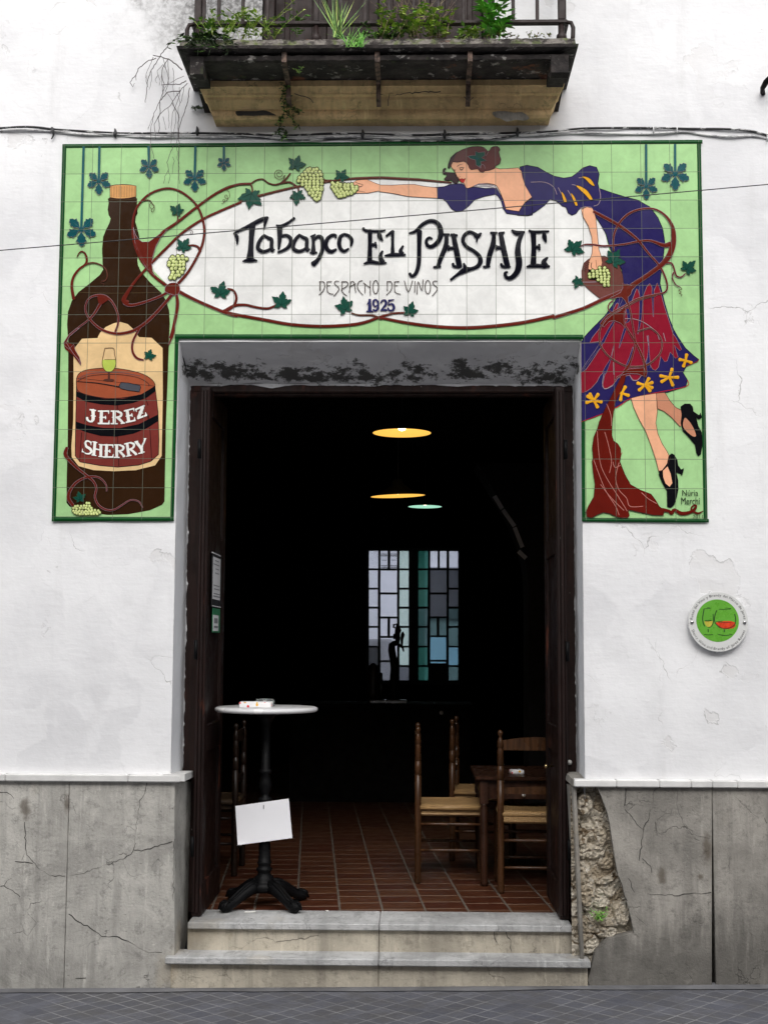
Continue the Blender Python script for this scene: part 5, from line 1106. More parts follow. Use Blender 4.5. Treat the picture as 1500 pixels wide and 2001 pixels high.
# ---------------------------------------------------------------- lamps
def lamp(px, py, wpx, dia, tilt, col, em, label, shade_c):
    k = dia/wpx; dist = k*F_PX; y = -CAMD+dist; c = P(px, py, y)
    t = thing('pendant_lamp', label, 'lamp', tuple(c), 0, 'pendant lamps in the bar')
    ms = NT('lamp_shade_'+label.split()[0]); ms.col(shade_c); ms.rough(.5)
    ms.b.inputs['Emission Color'].default_value = (*col, 1); ms.b.inputs['Emission Strength'].default_value = em
    mo = simple('lamp_outside', (.02, .02, .02), .5, .1, 10, 0)
    mb = NT('lamp_bulb_'+label.split()[0]); mb.b.inputs['Emission Color'].default_value = (1, .86, .55, 1); mb.b.inputs['Emission Strength'].default_value = 4.
    R = dia/2; rx = rad(tilt); rxx = rad(2.2) if tilt else 0
    b = MB(); b.lathe([(R, 0), (R*.55, R*.16), (.045, R*.36)], ms.m, (0, 0, 0), 40, True, False); o = b.build('shade', t); o.rotation_euler = (rxx, rx, 0)
    b = MB(); b.lathe([(R*1.004, -.002), (R*1.004, .003), (R*.56, R*.175), (.05, R*.39), (.03, R*.6), (.0, R*.62)], mo, (0, 0, 0), 40, True, False); o = b.build('shade_outside', t); o.rotation_euler = (rxx, rx, 0)
    b = MB(); b.lathe([(0, R*.06), (.022, R*.10), (.033, R*.2), (.028, R*.32), (.015, R*.45)], mb.m, (0, 0, 0), 20); b.build('bulb', t).rotation_euler = (0, rx, 0)
    b = MB(); b.tube([(0, 0, R*.6), (0, 0, RZ-c.z)], .004, mo, 6); b.build('cord', t)
YL = (1, .54, .09)
lamp(785, 846, 115, .40, 0, YL, .80, 'yellow glowing pendant lamp nearest the doorway, topmost in view', (.8, .6, .25))
lamp(777, 969, 107, .40, -2.2, YL, .80, 'amber pendant lamp hanging slightly tilted between the other two', (.8, .6, .25))
lamp(830, 990, 66, .36, 0, (.36, .72, .55), .75, 'greenish pendant lamp farthest into the room, smallest in view', (.5, .8, .65))

# ---------------------------------------------------------------- arch, counter and what stands on it
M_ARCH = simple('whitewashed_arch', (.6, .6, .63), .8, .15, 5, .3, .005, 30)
AY = 4.2; b = MB()
pts = [(960, 945), (968, 965), (990, 1003), (1008, 1043), (1020, 1078), (1027, 1105), (1028, 1125)]
ar = thing('masonry_arch', 'dark stone arch rib with one pale edge at the right of the room', 'arch', tuple(P(1028, 1125, AY)))
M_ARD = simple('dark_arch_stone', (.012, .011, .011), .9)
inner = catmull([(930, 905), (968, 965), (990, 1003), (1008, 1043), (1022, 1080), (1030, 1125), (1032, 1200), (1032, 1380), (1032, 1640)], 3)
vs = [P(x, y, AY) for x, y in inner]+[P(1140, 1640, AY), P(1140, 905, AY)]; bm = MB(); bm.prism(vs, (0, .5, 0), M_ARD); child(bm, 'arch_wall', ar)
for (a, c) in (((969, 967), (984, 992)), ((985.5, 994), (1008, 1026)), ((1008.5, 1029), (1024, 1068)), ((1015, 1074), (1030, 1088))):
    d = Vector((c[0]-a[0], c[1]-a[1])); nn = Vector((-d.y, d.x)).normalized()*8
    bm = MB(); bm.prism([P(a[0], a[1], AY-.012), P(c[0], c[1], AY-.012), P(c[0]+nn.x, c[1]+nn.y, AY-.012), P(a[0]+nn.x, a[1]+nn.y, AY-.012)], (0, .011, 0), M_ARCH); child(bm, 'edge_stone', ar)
CY = 5.2; cz = P(800, 1376, CY).z
co = thing('bar_counter', 'dark wooden bar counter below the back window', 'counter', (P(780, 1376, CY).x, CY, FZ))
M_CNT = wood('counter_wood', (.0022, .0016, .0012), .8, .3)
x0, x1 = P(560, 1376, CY).x, P(925, 1376, CY).x
b = MB(); b.box((x0, CY-.03, cz-.04), (x1, CY+.62, cz), M_CNT, .006); child(b, 'top', co)
b = MB(); b.box((x0+.03, CY+.02, FZ), (x1-.03, CY+.58, cz-.041), M_CNT); child(b, 'front', co)
b = MB(); c = P(862, 1393, CY-.02); b.lathe([(.006, 0), (.018, .012), (.018, .022), (0, .03)], M_SCREW, (0, 0, 0), 12); o = b.build('knob', co); o.rotation_euler = (rad(90), 0, 0); o.location = (c.x-co.location.x, .02, c.z-FZ)
TY = CY+.2
def tp(x, y): return P(*zw(x, y), TY)
ta = thing('beer_tap', 'ornate black bar tap silhouetted against the left half of the back window', 'tap', (tp(410, 1560).x, TY, cz))
b = MB(); b.tube([(tp(400, 1840).x, TY, cz+.0)]+[tp(x, y) for x, y in ((400, 1700), (405, 1560), (412, 1450), (400, 1330), (385, 1250), (385, 1180), (420, 1160), (450, 1140), (452, 1090))], [.07, .05, .036, .034, .034, .034, .032, .028, .022, .026], M_IRON, 12); child(b, 'column', ta)
b = MB(); b.tube([tp(400, 1082), tp(480, 1080)], .026, M_IRON, 10); b.tube([tp(445, 1060), tp(458, 1010), tp(452, 965)], [.022, .030, .018], M_IRON, 10); child(b, 'body', ta)
b = MB(); b.tube([tp(470, 1000), tp(440, 935), tp(408, 945), tp(405, 975), tp(425, 985)], [.014, .012, .011, .009, .006], M_IRON, 8); child(b, 'scroll', ta)
b = MB(); b.tube([tp(500, 1190), tp(500, 1110), tp(510, 1060), tp(508, 1025)], [.008, .014, .018, .006], M_IRON, 10); child(b, 'handle', ta)
b = MB(); b.tube([tp(440, 1165), tp(490, 1185), tp(512, 1215), tp(520, 1255)], [.016, .012, .009, .006], M_IRON, 8); child(b, 'spout', ta)
M_BOT = simple('dark_bottle_glass', (.006, .008, .006), .08, .1, 10, 0); M_JAR = simple('dark_earthenware', (.02, .016, .013), .35, .1, 10, 0)
b = MB(); R = .06; b.lathe([(R*.7, 0), (R, .06), (R, .14), (R*.85, .2), (R*.4, .235), (0, .24)], M_JAR, (0, 0, 0), 20); bo = b.build('lidded_jar'); q = tp(170, 1600); bo.location = (q.x, TY, cz); tag(bo, 'dark round jar on the counter below the left edge of the window', 'jar'); bo.scale = (1, 1, 1.5)
b = MB(); b.lathe([(.028, 0), (.028, .17), (.012, .21), (.012, .27), (.0, .272)], M_BOT, (0, 0, 0), 16); bo = b.build('bottle'); q = tp(262, 1600); bo.location = (q.x, TY+.05, cz); tag(bo, 'short dark bottle on the counter between the round jar and the tap', 'bottle')
M_STEEL = simple('dull_steel', (.30, .30, .31), .35, .1, 10, 0, metal=.8)
b = MB(); q0 = P(722, 1368, CY+.05); q1 = P(795, 1368, CY+.05); b.box((q0.x, CY+.02, cz+.0005), (q1.x, CY+.16, cz+.035), M_STEEL, .008); bo = b.build('drip_tray', None, ((q0.x+q1.x)/2, CY+.1, cz)); tag(bo, 'low metal drip tray on the counter in front of the tap', 'tray')

# ---------------------------------------------------------------- marble bar table in the doorway
TX, TYY = P(516, 1740, .50).x, .50
tb = thing('bar_table', 'tall round bar table with white marble top on black cast iron foot', 'table', (TX, TYY, FZ))
tz = P(518, 1381, TYY).z-FZ; tr_ = .277
M_MARB = NT('white_marble_top'); v = M_MARB.obj()
vein = M_MARB.step(M_MARB.noise(M_MARB.warp(v, 5, .5), 5, 6, .6), .46, .52)
M_MARB.col(M_MARB.mix(vein, (.88, .88, .87), (.70, .70, .71))); M_MARB.rough(.22); M_MARB = M_MARB.m
b = MB(); b.lathe([(0, tz-.026), (tr_-.012, tz-.026), (tr_-.003, tz-.021), (tr_, tz-.013), (tr_-.003, tz-.005), (tr_-.012, tz), (0, tz)], M_MARB, (0, 0, 0), 96, True); b.build('tabletop', tb)
b = MB()
b.lathe([(.16, tz-.0265), (.16, tz-.034), (.05, tz-.045), (.03, tz-.08), (.024, tz-.1), (.024, .72), (.034, .715), (.034, .70), (.022, .69), (.030, .66), (.034, .635), (.030, .61), (.020, .59), (.020, .575), (.038, .565), (.040, .55), (.028, .535), (.036, .525), (.030, .50), (.026, .40), (.031, .30), (.033, .235), (.040, .228), (.034, .22), (.034, .205), (.042, .198), (.042, .188), (.034, .18), (.036, .165), (.050, .155), (.050, .14), (.062, .125), (.080, .11), (.075, .085), (.03, .07), (0, .07)], M_IRON, (0, 0, 0), 28); b.build('pedestal', tb)
for a in (225, 315, 42, 138):
    b = MB(); ca, sa = math.cos(rad(a)), math.sin(rad(a))
    pr = [(.045, .105, .034), (.09, .10, .033), (.14, .078, .029), (.19, .05, .025), (.222, .036, .026), (.248, .030, .031), (.272, .028, .026), (.285, .024, .012)]
    b.tube([(ca*r_, sa*r_, z_) for r_, z_, _ in pr], [k for *_, k in pr], M_IRON, 12)
    rg = [(.05, .138, .007), (.10, .132, .008), (.15, .105, .007), (.20, .074, .006), (.225, .062, .004)]
    for off in (-.012, .012): b.tube([(ca*r_-sa*off, sa*r_+ca*off, z_-.004) for r_, z_, _ in rg], [k for *_, k in rg], M_IRON, 6)
    for k in range(5): b.tube([(ca*(.07+k*.032)-sa*.02, sa*(.07+k*.032)+ca*.02, .125-k*.017), (ca*(.07+k*.032)+sa*.02, sa*(.07+k*.032)-ca*.02, .125-k*.017)], .0065, M_IRON, 6)
    for off in (-.016, 0, .016): b.tube([(ca*.245-sa*off, sa*.245+ca*off, .058), (ca*.268-sa*off*1.15, sa*.268+ca*off*1.15, .045), (ca*.284-sa*off*1.2, sa*.284+ca*off*1.2, .016)], [.010, .011, .006], M_IRON, 6)
    b.build('foot', tb)
def sgn(x, y): return (420+x/6.4545, 1500+y/6.4545)
YS = TYY-.052
cs = P(*sgn(615, 680), YS); sg = thing('blank_sign', 'blank white paper sign hung crooked on the table pedestal', 'sign', tuple(cs))
b = MB()
crn = [sgn(258, 485), sgn(930, 390), sgn(975, 888), sgn(287, 978)]; n = 8; vs = []; fs = []
for i in range(n+1):
    for j in range(n+1):
        u, w = i/n, j/n; t0 = [crn[0][k]+(crn[1][k]-crn[0][k])*u for k in (0, 1)]; t1 = [crn[3][k]+(crn[2][k]-crn[3][k])*u for k in (0, 1)]
        yy = YS-.004*math.sin(u*math.pi)+.004*math.sin(w*2.5)-.006*max(0, w-.85)*6*max(0, .25-u)*4
        vs.append(P(t0[0]+(t1[0]-t0[0])*w, t0[1]+(t1[1]-t0[1])*w, yy))
m_ = (n+1)**2; vs += [p+Vector((0, .003, 0)) for p in vs]
for i in range(n):
    for j in range(n):
        a = i*(n+1)+j; fs += [(a, a+n+1, a+n+2, a+1), (a+m_, a+1+m_, a+n+2+m_, a+n+1+m_)]
for i in range(n):
    fs += [(i*(n+1), (i+1)*(n+1), (i+1)*(n+1)+m_, i*(n+1)+m_), (i*(n+1)+n, (i+1)*(n+1)+n, (i+1)*(n+1)+n+m_, i*(n+1)+n+m_), (i, i+1, i+1+m_, i+m_), (n*(n+1)+i, n*(n+1)+i+1, n*(n+1)+i+1+m_, n*(n+1)+i+m_)]
b.add(vs, fs, simple('sign_paper', (.86, .86, .89), .6, .03, 3, .05, .001, 10), False); child(b, 'sheet', sg)
b = MB(); q = P(*sgn(615, 470), YS); b.tube([(q.x+.034*math.cos(a*.3), TYY+.036*math.sin(a*.3)-.004, q.z+.004*math.sin(a)) for a in range(22)], .0016, M_IRON, 5, smooth=True); b.tube([(q.x, YS-.006, q.z), (q.x, YS-.006, q.z-.02)], .0016, M_IRON, 5); child(b, 'wire', sg)
# on the marble top
M_NAP = NT('dotted_wrapper'); v = M_NAP.obj(); cell = M_NAP.n('ShaderNodeTexVoronoi'); cell.inputs['Scale'].default_value = 46; cell.inputs['Randomness'].default_value = .75; M_NAP.l(M_NAP.scale(v, (1, 1, 1)), cell.inputs['Vector'])
hue = M_NAP.sep(cell.outputs['Color'])[0]
dot = M_NAP.step(cell.outputs['Distance'], .30, .34, 1., 0.)
M_NAP.col(M_NAP.mix(dot, (.85, .85, .85), M_NAP.mix(M_NAP.step(hue, .52, .55), (.72, .03, .05), (.85, .48, .04)))); M_NAP.rough(.4); M_NAP = M_NAP.m
def packet(name, px0, px1, py0, py1, y, depth, label, rz=0, zbase=None):
    p0, p1 = P(px0, py1, y), P(px1, py1, y); h = (P(px0, py0, y)-p0).z; w = p1.x-p0.x
    b = MB(); b.box((-w/2, 0, .0004), (w/2, depth, h), M_NAP, .003)
    b.box((-w/2+.004, .004, h), (w/2-.004, depth-.004, h+.0012), M_PAPER); o = b.build(name); o.location = ((p0.x+p1.x)/2, y, zbase if zbase is not None else p0.z); o.rotation_euler = (0, 0, rad(rz)); tag(o, label, 'napkins'); return o
packet('napkin_pack', 467, 530, 1374, 1384.5, TYY-.10, .09, 'flat white napkin pack with red and yellow dots on the marble table', 0, FZ+tz)
M_GLASS = NT('clear_glass'); M_GLASS.col((.9, .95, .95)); M_GLASS.rough(.03); M_GLASS.b.inputs['Transmission Weight'].default_value = 1.; M_GLASS.b.inputs['IOR'].default_value = 1.45; M_GLASS = M_GLASS.m
q = P(518, 1375, TYY+.06); b = MB(); b.lathe([(0, .0005), (.052, .0005), (.054, .004), (.054, .038), (.050, .040), (.045, .038), (.043, .010), (0, .008)], M_GLASS, (0, 0, 0), 36)
o = b.build('ashtray'); o.location = (q.x, TYY+.055, FZ+tz); tag(o, 'round clear glass ashtray on the marble table behind the napkin pack', 'ashtray')

# ---------------------------------------------------------------- rush chairs and the low wooden table
def rush():
    t = NT('woven_rush'); p = t.obj(); x, y, z = t.sep(p)
    s = t.math('SINE', t.math('MULTIPLY', t.math('ADD', y, t.math('MULTIPLY', z, .6)), 620))
    f = t.noise(t.scale(p, (1, 14, 14)), 14, 4)
    t.col(t.mix(t.step(f, .3, .7), (.25, .14, .055), (.50, .315, .135))); t.rough(.55)
    t.bump(t.math('ADD', s, t.math('MULTIPLY', f, 1.5)), .5, .002); return t.m
M_RUSH = rush()
def chair(label):
    t = thing('rush_chair', label, 'chair', (0, 0, 0), 0, 'turned chairs with rush seats')
    H = .905
    def post(x, y, h, name, fin):
        b = MB()
        if fin:
            pr = [(.0, 0), (.017, .0), (.019, .01), (.019, .44), (.020, .62), (.0165, .622), (.0165, .628), (.020, .63), (.019, .70), (.0155, .702), (.0155, .707), (.0195, .71), (.0175, .79), (.014, .80), (.014, .805), (.019, .81), (.017, .84), (.011, .858), (.008, .868), (.012, .874), (.0155, .885), (.0135, .898), (.006, .905), (0, .906)]
        else: pr = [(0, 0), (.016, 0), (.018, .01), (.019, h-.02), (.015, h-.004), (0, h)]
        b.lathe(pr, M_CHAIRW, (x, y, 0), 16); b.build(name, t)
    for s in (-1, 1): post(-.19, s*.19, H, 'back_post', True); post(.19, s*.20, .455, 'front_leg', False)
    b = MB(); nx, ny = 14, 14; vs = []; fs = []
    def top(u, w): return .456-.012*math.sin(u*math.pi)*math.sin(w*math.pi)-.012*max(0, (2*abs(u-.5))**8)-.012*max(0, (2*abs(w-.5))**8)
    for i in range(nx+1):
        for j in range(ny+1): vs.append((-.20+.405*i/nx, -.185+.37*j/ny, top(i/nx, j/ny)))
    for i in range(nx):
        for j in range(ny): a = i*(ny+1)+j; fs.append((a, a+ny+1, a+ny+2, a+1))
    b.add(vs, fs, M_RUSH, True); b.box((-.198, -.183, .385), (.203, .183, .443), M_RUSH, .010)
    for s in (-1, 1):
        b.tube([(-.185, s*.188, .436), (.185, s*.196, .436)], .0165, M_RUSH, 10); b.tube([(s*.19, -.19, .436), (s*.19, .19, .436)], .0165, M_RUSH, 10)
    b.build('seat', t)
    for z, hgt in ((.82, .055), (.565, .032)):
        b = MB(); n = 8; vs = []; fs = []
        for i in range(n+1):
            u = i/n; y = -.175+.35*u; bow = -.014*math.sin(u*math.pi); up = hgt*.35*math.sin(u*math.pi)
            for dx, dz in ((-.006, -hgt/2), (.006, -hgt/2), (.006, hgt/2+up), (-.006, hgt/2+up)): vs.append((-.19+bow+dx, y, z+dz))
            if i:
                for k in range(4): fs.append(((i-1)*4+k, (i-1)*4+(k+1) % 4, i*4+(k+1) % 4, i*4+k))
        fs += [(0, 1, 2, 3), (n*4+3, n*4+2, n*4+1, n*4)]
        b.add(vs, fs, M_CHAIRW, False); b.build('slat', t)
    for s in (-1, 1):
        for z in (.34, .19, ):
            b = MB(); b.tube([(-.18, s*.19, z), (-.09, s*.192, z), (.09, s*.195, z), (.18, s*.198, z)], [.007, .0095, .0095, .007], M_CHAIRW, 8); b.build('rung', t)
        for z in (.29, .14):
            b = MB(); b.tube([(s*.19, -.18, z), (s*.19, -.09, z), (s*.19, .09, z), (s*.19, .18, z)], [.007, .0095, .0095, .007], M_CHAIRW, 8); b.build('rung', t)
    return t
ch = chair('rush seated wooden chair turned sideways left of the low table, nearer of two')
q = PZ(816, 1726, FZ); ch.location = (q.x+.19, q.y+.19, FZ)
q2 = PZ(979, 1745.5, FZ); dup(ch, (q2.x+.195, q2.y+.19, FZ), rad(88), 'rush seated chair seen from behind, between low table and right door leaf')
q3 = PZ(889, 1700, FZ); dup(ch, (q3.x+.20, q.y+.98, FZ), rad(-6), 'rush seated chair mostly hidden behind the sideways one, at the far side of the table')
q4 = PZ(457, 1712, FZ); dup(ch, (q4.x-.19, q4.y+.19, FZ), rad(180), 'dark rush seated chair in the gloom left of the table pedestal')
M_CHAIRD = wood('shade_darkened_chair_wood', (.016, .009, .006), .35, .4); M_RUSHD = simple('shade_darkened_rush', (.055, .032, .015), .6, .4, 30, .3)  # darkened copies that put the left chair's shade into its colour
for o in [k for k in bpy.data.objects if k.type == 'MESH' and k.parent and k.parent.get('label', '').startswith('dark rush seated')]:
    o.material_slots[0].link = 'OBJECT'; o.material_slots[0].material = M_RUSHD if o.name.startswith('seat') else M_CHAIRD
tq = PZ(945.5, 1731, FZ); TZ = P(936, 1517, tq.y-.03).z
wt = thing('wooden_table', 'low dark wooden table with turned legs among the chairs', 'table', (tq.x, tq.y, FZ))
TW, TD = .80, .62; h = TZ-FZ
b = MB(); b.box((-.05, -.05, h-.022), (TW+.05, TD+.05, h), M_TABLEW, .006); b.build('tabletop', wt)
b = MB(); b.box((.02, -.012, h-.13), (TW-.02, .010, h-.0225), M_TABLEW); b.box((.02, TD-.01, h-.13), (TW-.02, TD+.012, h-.0225), M_TABLEW); b.box((-.012, .02, h-.13), (.01, TD-.02, h-.0225), M_TABLEW); b.box((TW-.01, .02, h-.13), (TW+.012, TD-.02, h-.0225), M_TABLEW); b.build('apron', wt)
b = MB(); b.lathe([(.006, 0), (.012, .01), (.012, .018), (0, .024)], M_SCREW, (0, 0, 0), 12); o = b.build('drawer_knob', wt); o.rotation_euler = (rad(90), 0, 0); o.location = (P(1022, 1544, tq.y).x-tq.x, -.012, h-.105)
for x in (0, TW):
    for y in (0, TD):
        b = MB(); b.box((x-.025, y-.025, h-.16), (x+.025, y+.025, h-.0228), M_TABLEW, .003)
        b.lathe([(0, 0), (.018, 0), (.020, .02), (.025, .28), (.022, .31), (.026, .318), (.020, .33), (.026, .342), (.020, .354), (.026, .366), (.021, .38), (.024, h-.19), (.018, h-.17), (.024, h-.1605)], M_TABLEW, (x, y, 0), 18); b.build('leg', wt)
packet('napkin_pack', 999, 1024, 1497, 1504, tq.y+.12, .08, 'small napkin pack lying on the low wooden table behind the chair', 8, FZ+h)
# bits of litter
M_BUTT = simple('litter_white', (.75, .74, .7), .8, .05, 10, 0)
for px, py, l in ((489, 1783, 'crumpled white paper strip on the threshold under the table foot'), (639, 1781, 'tiny white scrap on the threshold right of the table foot')):
    q = PZ(px, py, FZ); b = MB(); b.box((-.03 if px < 500 else -.008, -.008, .0006), (.03 if px < 500 else .008, .006, .006), M_BUTT, .002); o = b.build('paper_scrap'); o.location = (q.x, q.y, FZ); o.rotation_euler = (0, 0, .2); tag(o, l, 'litter')
# ---------------------------------------------------------------- balcony
M_CORB = dado_mat('ochre_corbel', (.76, .54, .28), (-9, -8, 0.), None)
def slab_mat():
    t = NT('weathered_balcony_stone'); p = t.pos()
    c = t.mix(t.step(t.noise(p, 9, 6, .65), .35, .68), (.010, .008, .008), (.052, .043, .040))
    c = t.mix(t.math('MULTIPLY', t.step(t.noise(t.scale(p, (1, 1, 2)), 14, 6, .7), .585, .66), .85), c, (.34, .32, .30))
    c = t.mix(t.math('MULTIPLY', t.step(t.noise(t.scale(p, (1, 1, 3)), 5.5, 4), .62, .70), .7), c, (.22, .075, .03))
    c = t.mix(t.math('MULTIPLY', t.step(t.noise(p, 16, 4), .62, .72), .6), c, (.045, .06, .02))
    z = t.sep(p)[2]; li = t.math('MULTIPLY', t.step(t.math('ADD', z, t.math('MULTIPLY', t.noise(p, 25, 5, .7), .02)), LICHEN_Z, LICHEN_Z+.008), t.step(t.noise(t.scale(p, (1, 1, 2)), 12, 5, .7), .40, .58))
    c = t.mix(t.math('MULTIPLY', li, .85), c, t.mix(t.step(t.noise(p, 20, 4), .45, .6), (.26, .235, .21), (.14, .17, .06)))
    t.col(c); t.rough(.92); t.bump(t.noise(p, 45, 6, .7), .6, .01); return t.m
LICHEN_Z = P(745, 118, -.46).z+.072
M_SLAB = slab_mat()
M_RAIL = simple('brown_painted_iron', (.024, .015, .014), .5, .25, 15, .2, .002, 90, spec=.25)
M_RUST = simple('rusty_iron', (.10, .065, .05), .8, .85, 30, .35, .003, 80)
BF = -.50
SX0, SX1 = P(345, 95, BF).x, P(1130, 95, BF).x
ZU = P(745, 118, -.46).z                        # underside of the slab
SLT = P(745, 84, BF).z
bal = thing('balcony', 'weathered stone balcony with iron railing and ochre moulded corbel over the sign', 'balcony', ((SX0+SX1)/2, 0, ZU))
def profile(bm, prof, x0, x1, m, n=1, rnd=0., seed=0, kx=1.):
    """moulding along x that returns to the wall at both ends; prof: (y, z), y < 0 towards the street"""
    ys = [p[0] for p in prof]; ymax = 0.
    r = random.Random(seed); vs = []; fs = []; k = len(prof)
    cols = [(x0, None, -1)]+[(i/n, 0, 0) for i in range(n+1)]+[(x1, None, 1)]
    for ci, (x, kind, s) in enumerate(cols):
        for j, (y, z) in enumerate(prof):
            d = -y-(-max(ys))
            ins = (-min(ys)+y)*kx if y < .019 else (-min(ys)+prof[-2 if j else 1][0])*kx                                     # how far this course stands back from the foremost one
            if kind is None: vs.append((x+(ins if s < 0 else -ins), .02, z))
            elif ci == 1: vs.append((x0+ins, y, z))
            elif ci == len(cols)-2: vs.append((x1-ins, y, z))
            else: vs.append((x0+ins+(x1-x0-2*ins)*x, y+r.uniform(-rnd, rnd), z+r.uniform(-rnd, rnd)))
    for c in range(len(cols)-1):
        for j in range(k-1): fs.append((c*k+j, c*k+j+1, (c+1)*k+j+1, (c+1)*k+j))
    bm.add(vs, fs, m, False)
b = MB(); hh = SLT-ZU
profile(b, [(.02, ZU+.002), (-.440, ZU), (-.458, ZU+.004), (-.462, ZU+.026), (-.440, ZU+.030), (-.422, ZU+.032), (-.425, ZU+.040), (-.485, ZU+.042), (-.500, ZU+.046), (-.503, ZU+.060), (-.493, ZU+.064), (-.490, ZU+.068), (-.486, ZU+.096), (.02, ZU+.100)], SX0, SX1, M_SLAB, 90, .0022, 4)
child(b, 'slab', bal)
SLT = ZU+.099
b = MB(); CX0, CX1 = P(389, 168, -.22).x, P(1101, 168, -.22).x; zb = P(745, 243, -.02).z; H = ZU-zb
profile(b, [(.02, ZU-.001), (-.235, ZU-.002), (-.235, ZU-H*.22), (-.226, ZU-H*.24), (-.20, ZU-H*.36), (-.196, ZU-H*.40), (-.172, ZU-H*.42), (-.165, ZU-H*.50), (-.135, ZU-H*.64), (-.118, ZU-H*.70), (-.106, ZU-H*.71), (-.103, ZU-H*.90), (-.09, zb), (.02, zb-.002)], CX0, CX1, M_CORB, 60, .0012, 8, .40)
for pts, w, y in (([(860, 178), (800, 182), (770, 186), (740, 183)], 2.2, -.24), ([(760, 184), (757, 195), (758, 207)], 1.6, -.24), ([(905, 188), (916, 196), (924, 190)], 1.4, -.24), ([(575, 182), (600, 190), (612, 201)], 1.8, -.24)): crack(b, pts, w, y, 5)
child(b, 'corbel', bal)
b = MB(); b.add([P(x, y, -.109) for x, y in catmull([(460, 218), (470, 217), (500, 217), (515, 215.5), (528, 219), (540, 226), (520, 224.5), (495, 226.5), (476, 225), (464, 226)], 2, True)], [tuple(range(20))], M_BLACK); child(b, 'flaked_patch', bal); b = MB(); b.add([P(x, y, -.109) for x, y in catmull([(962, 219), (985, 217), (1004, 220), (1020, 219), (1034, 231), (1022, 236), (1008, 234), (990, 238), (978, 232), (966, 228)], 2, True)], [tuple(range(20))], M_DADO_R); child(b, 'flaked_patch', bal)
def bracket(px, wide, big=0):
    b = MB(); x = P(px, 125, -.47).x; w = wide/2
    for (y0, z0), (y1, z1), th in (((-.472, ZU+.040), (-.472, ZU-.014), .012), ((-.472, ZU-.014), (-.25, ZU-.03), .012), ((-.25, ZU-.03), (-.236, ZU-.09), .012), ((-.236, ZU-.09), (-.17, ZU-.115), .010)):
        v = Vector((0, y1-y0, z1-z0)); nn = Vector((0, -v.z, v.y)).normalized()*th
        q = [Vector((0, y0, z0))-v*.02, Vector((0, y1, z1))+v*.02]; b.prism([Vector((x-w, *(q[0].yz))), Vector((x-w, *(q[1].yz))), Vector((x-w, *((q[1]+nn).yz))), Vector((x-w, *((q[0]+nn).yz)))], (2*w, 0, 0), M_RUST)
    child(b, 'bracket', bal)
for px in (555, 737, 918): bracket(px, .024)
for px0, px1 in ((372, 398), (1076, 1110)):
    b = MB(); xa, xc = P(px0, 125, -.46).x, P(px1, 125, -.46).x
    prof = [(-.47, ZU+.02), (-.47, ZU-.07), (-.43, ZU-.082), (-.40, ZU-.07), (-.36, ZU-.035), (-.24, ZU-.035), (-.12, ZU-.055), (.0, ZU-.075), (.0, ZU+.02)]
    b.prism([(xa, y, z) for y, z in prof], (xc-xa, 0, 0), M_SLAB); child(b, 'end_bracket', bal)
# railing
RY_ = -.435; zr = P(745, 46, RY_).z; zb0 = SLT
xa, xc = P(378, 46, RY_).x, P(1107, 46, RY_).x
b = MB(); b.box((xa, RY_-.018, zr-.009), (xc, RY_+.018, zr+.009), M_RAIL, .003)
for xx in (xa, xc):
    b.box((xx-.010, RY_+.0181, zr-.009), (xx+.010, -.001, zr+.009), M_RAIL, .003)
    sg_ = 1 if xx == xc else -1
    b.tube([(xx-sg_*.01, RY_-.004, zr), (xx+sg_*.02, RY_-.004, zr-.004), (xx+sg_*.03, RY_-.004, zr-.03), (xx+sg_*.028, RY_-.004, zr-.075), (xx+sg_*.026, RY_-.004, SLT)], .011, M_RAIL, 8)
child(b, 'bottom_rail', bal)
ZTOP = zr+.95
b = MB(); b.box((xa, RY_-.024, ZTOP-.012), (xc, RY_+.024, ZTOP+.012), M_RAIL, .004)
for xx in (xa, xc): b.box((xx-.02, RY_+.0241, ZTOP-.012), (xx+.02, -.001, ZTOP+.012), M_RAIL, .004)
child(b, 'top_rail', bal)
for px in (399, 428, 475, 523, 570, 666, 713, 760, 808, 856, 905, 952, 1002, 1049):
    b = MB(); x = P(px, 20, RY_).x; b.box((x-.0085, RY_-.0085, zr+.0092), (x+.0085, RY_+.0085, ZTOP-.0125), M_RAIL, .002); child(b, 'baluster', bal)
for px, hw in ((388, .017), (618, .012), (1096, .017)):
    b = MB(); x = P(px, 20, RY_).x; b.box((x-hw, RY_-hw, zr+.0092), (x+hw, RY_+hw, ZTOP-.0125), M_RAIL, .003)
    b.lathe([(.014, 0), (.022, .008), (.026, .022), (.024, .036), (.014, .046), (.012, zr-.0095-SLT)], M_RAIL, (x, RY_, SLT), 16); child(b, 'rail_post', bal)
for i in range(1, 4):
    for xx in (xa, xc):
        b = MB(); y = RY_*(1-i/4.2); b.box((xx-.0085, y-.0085, zr+.0092), (xx+.0085, y+.0085, ZTOP-.0125), M_RAIL, .002); child(b, 'baluster', bal)
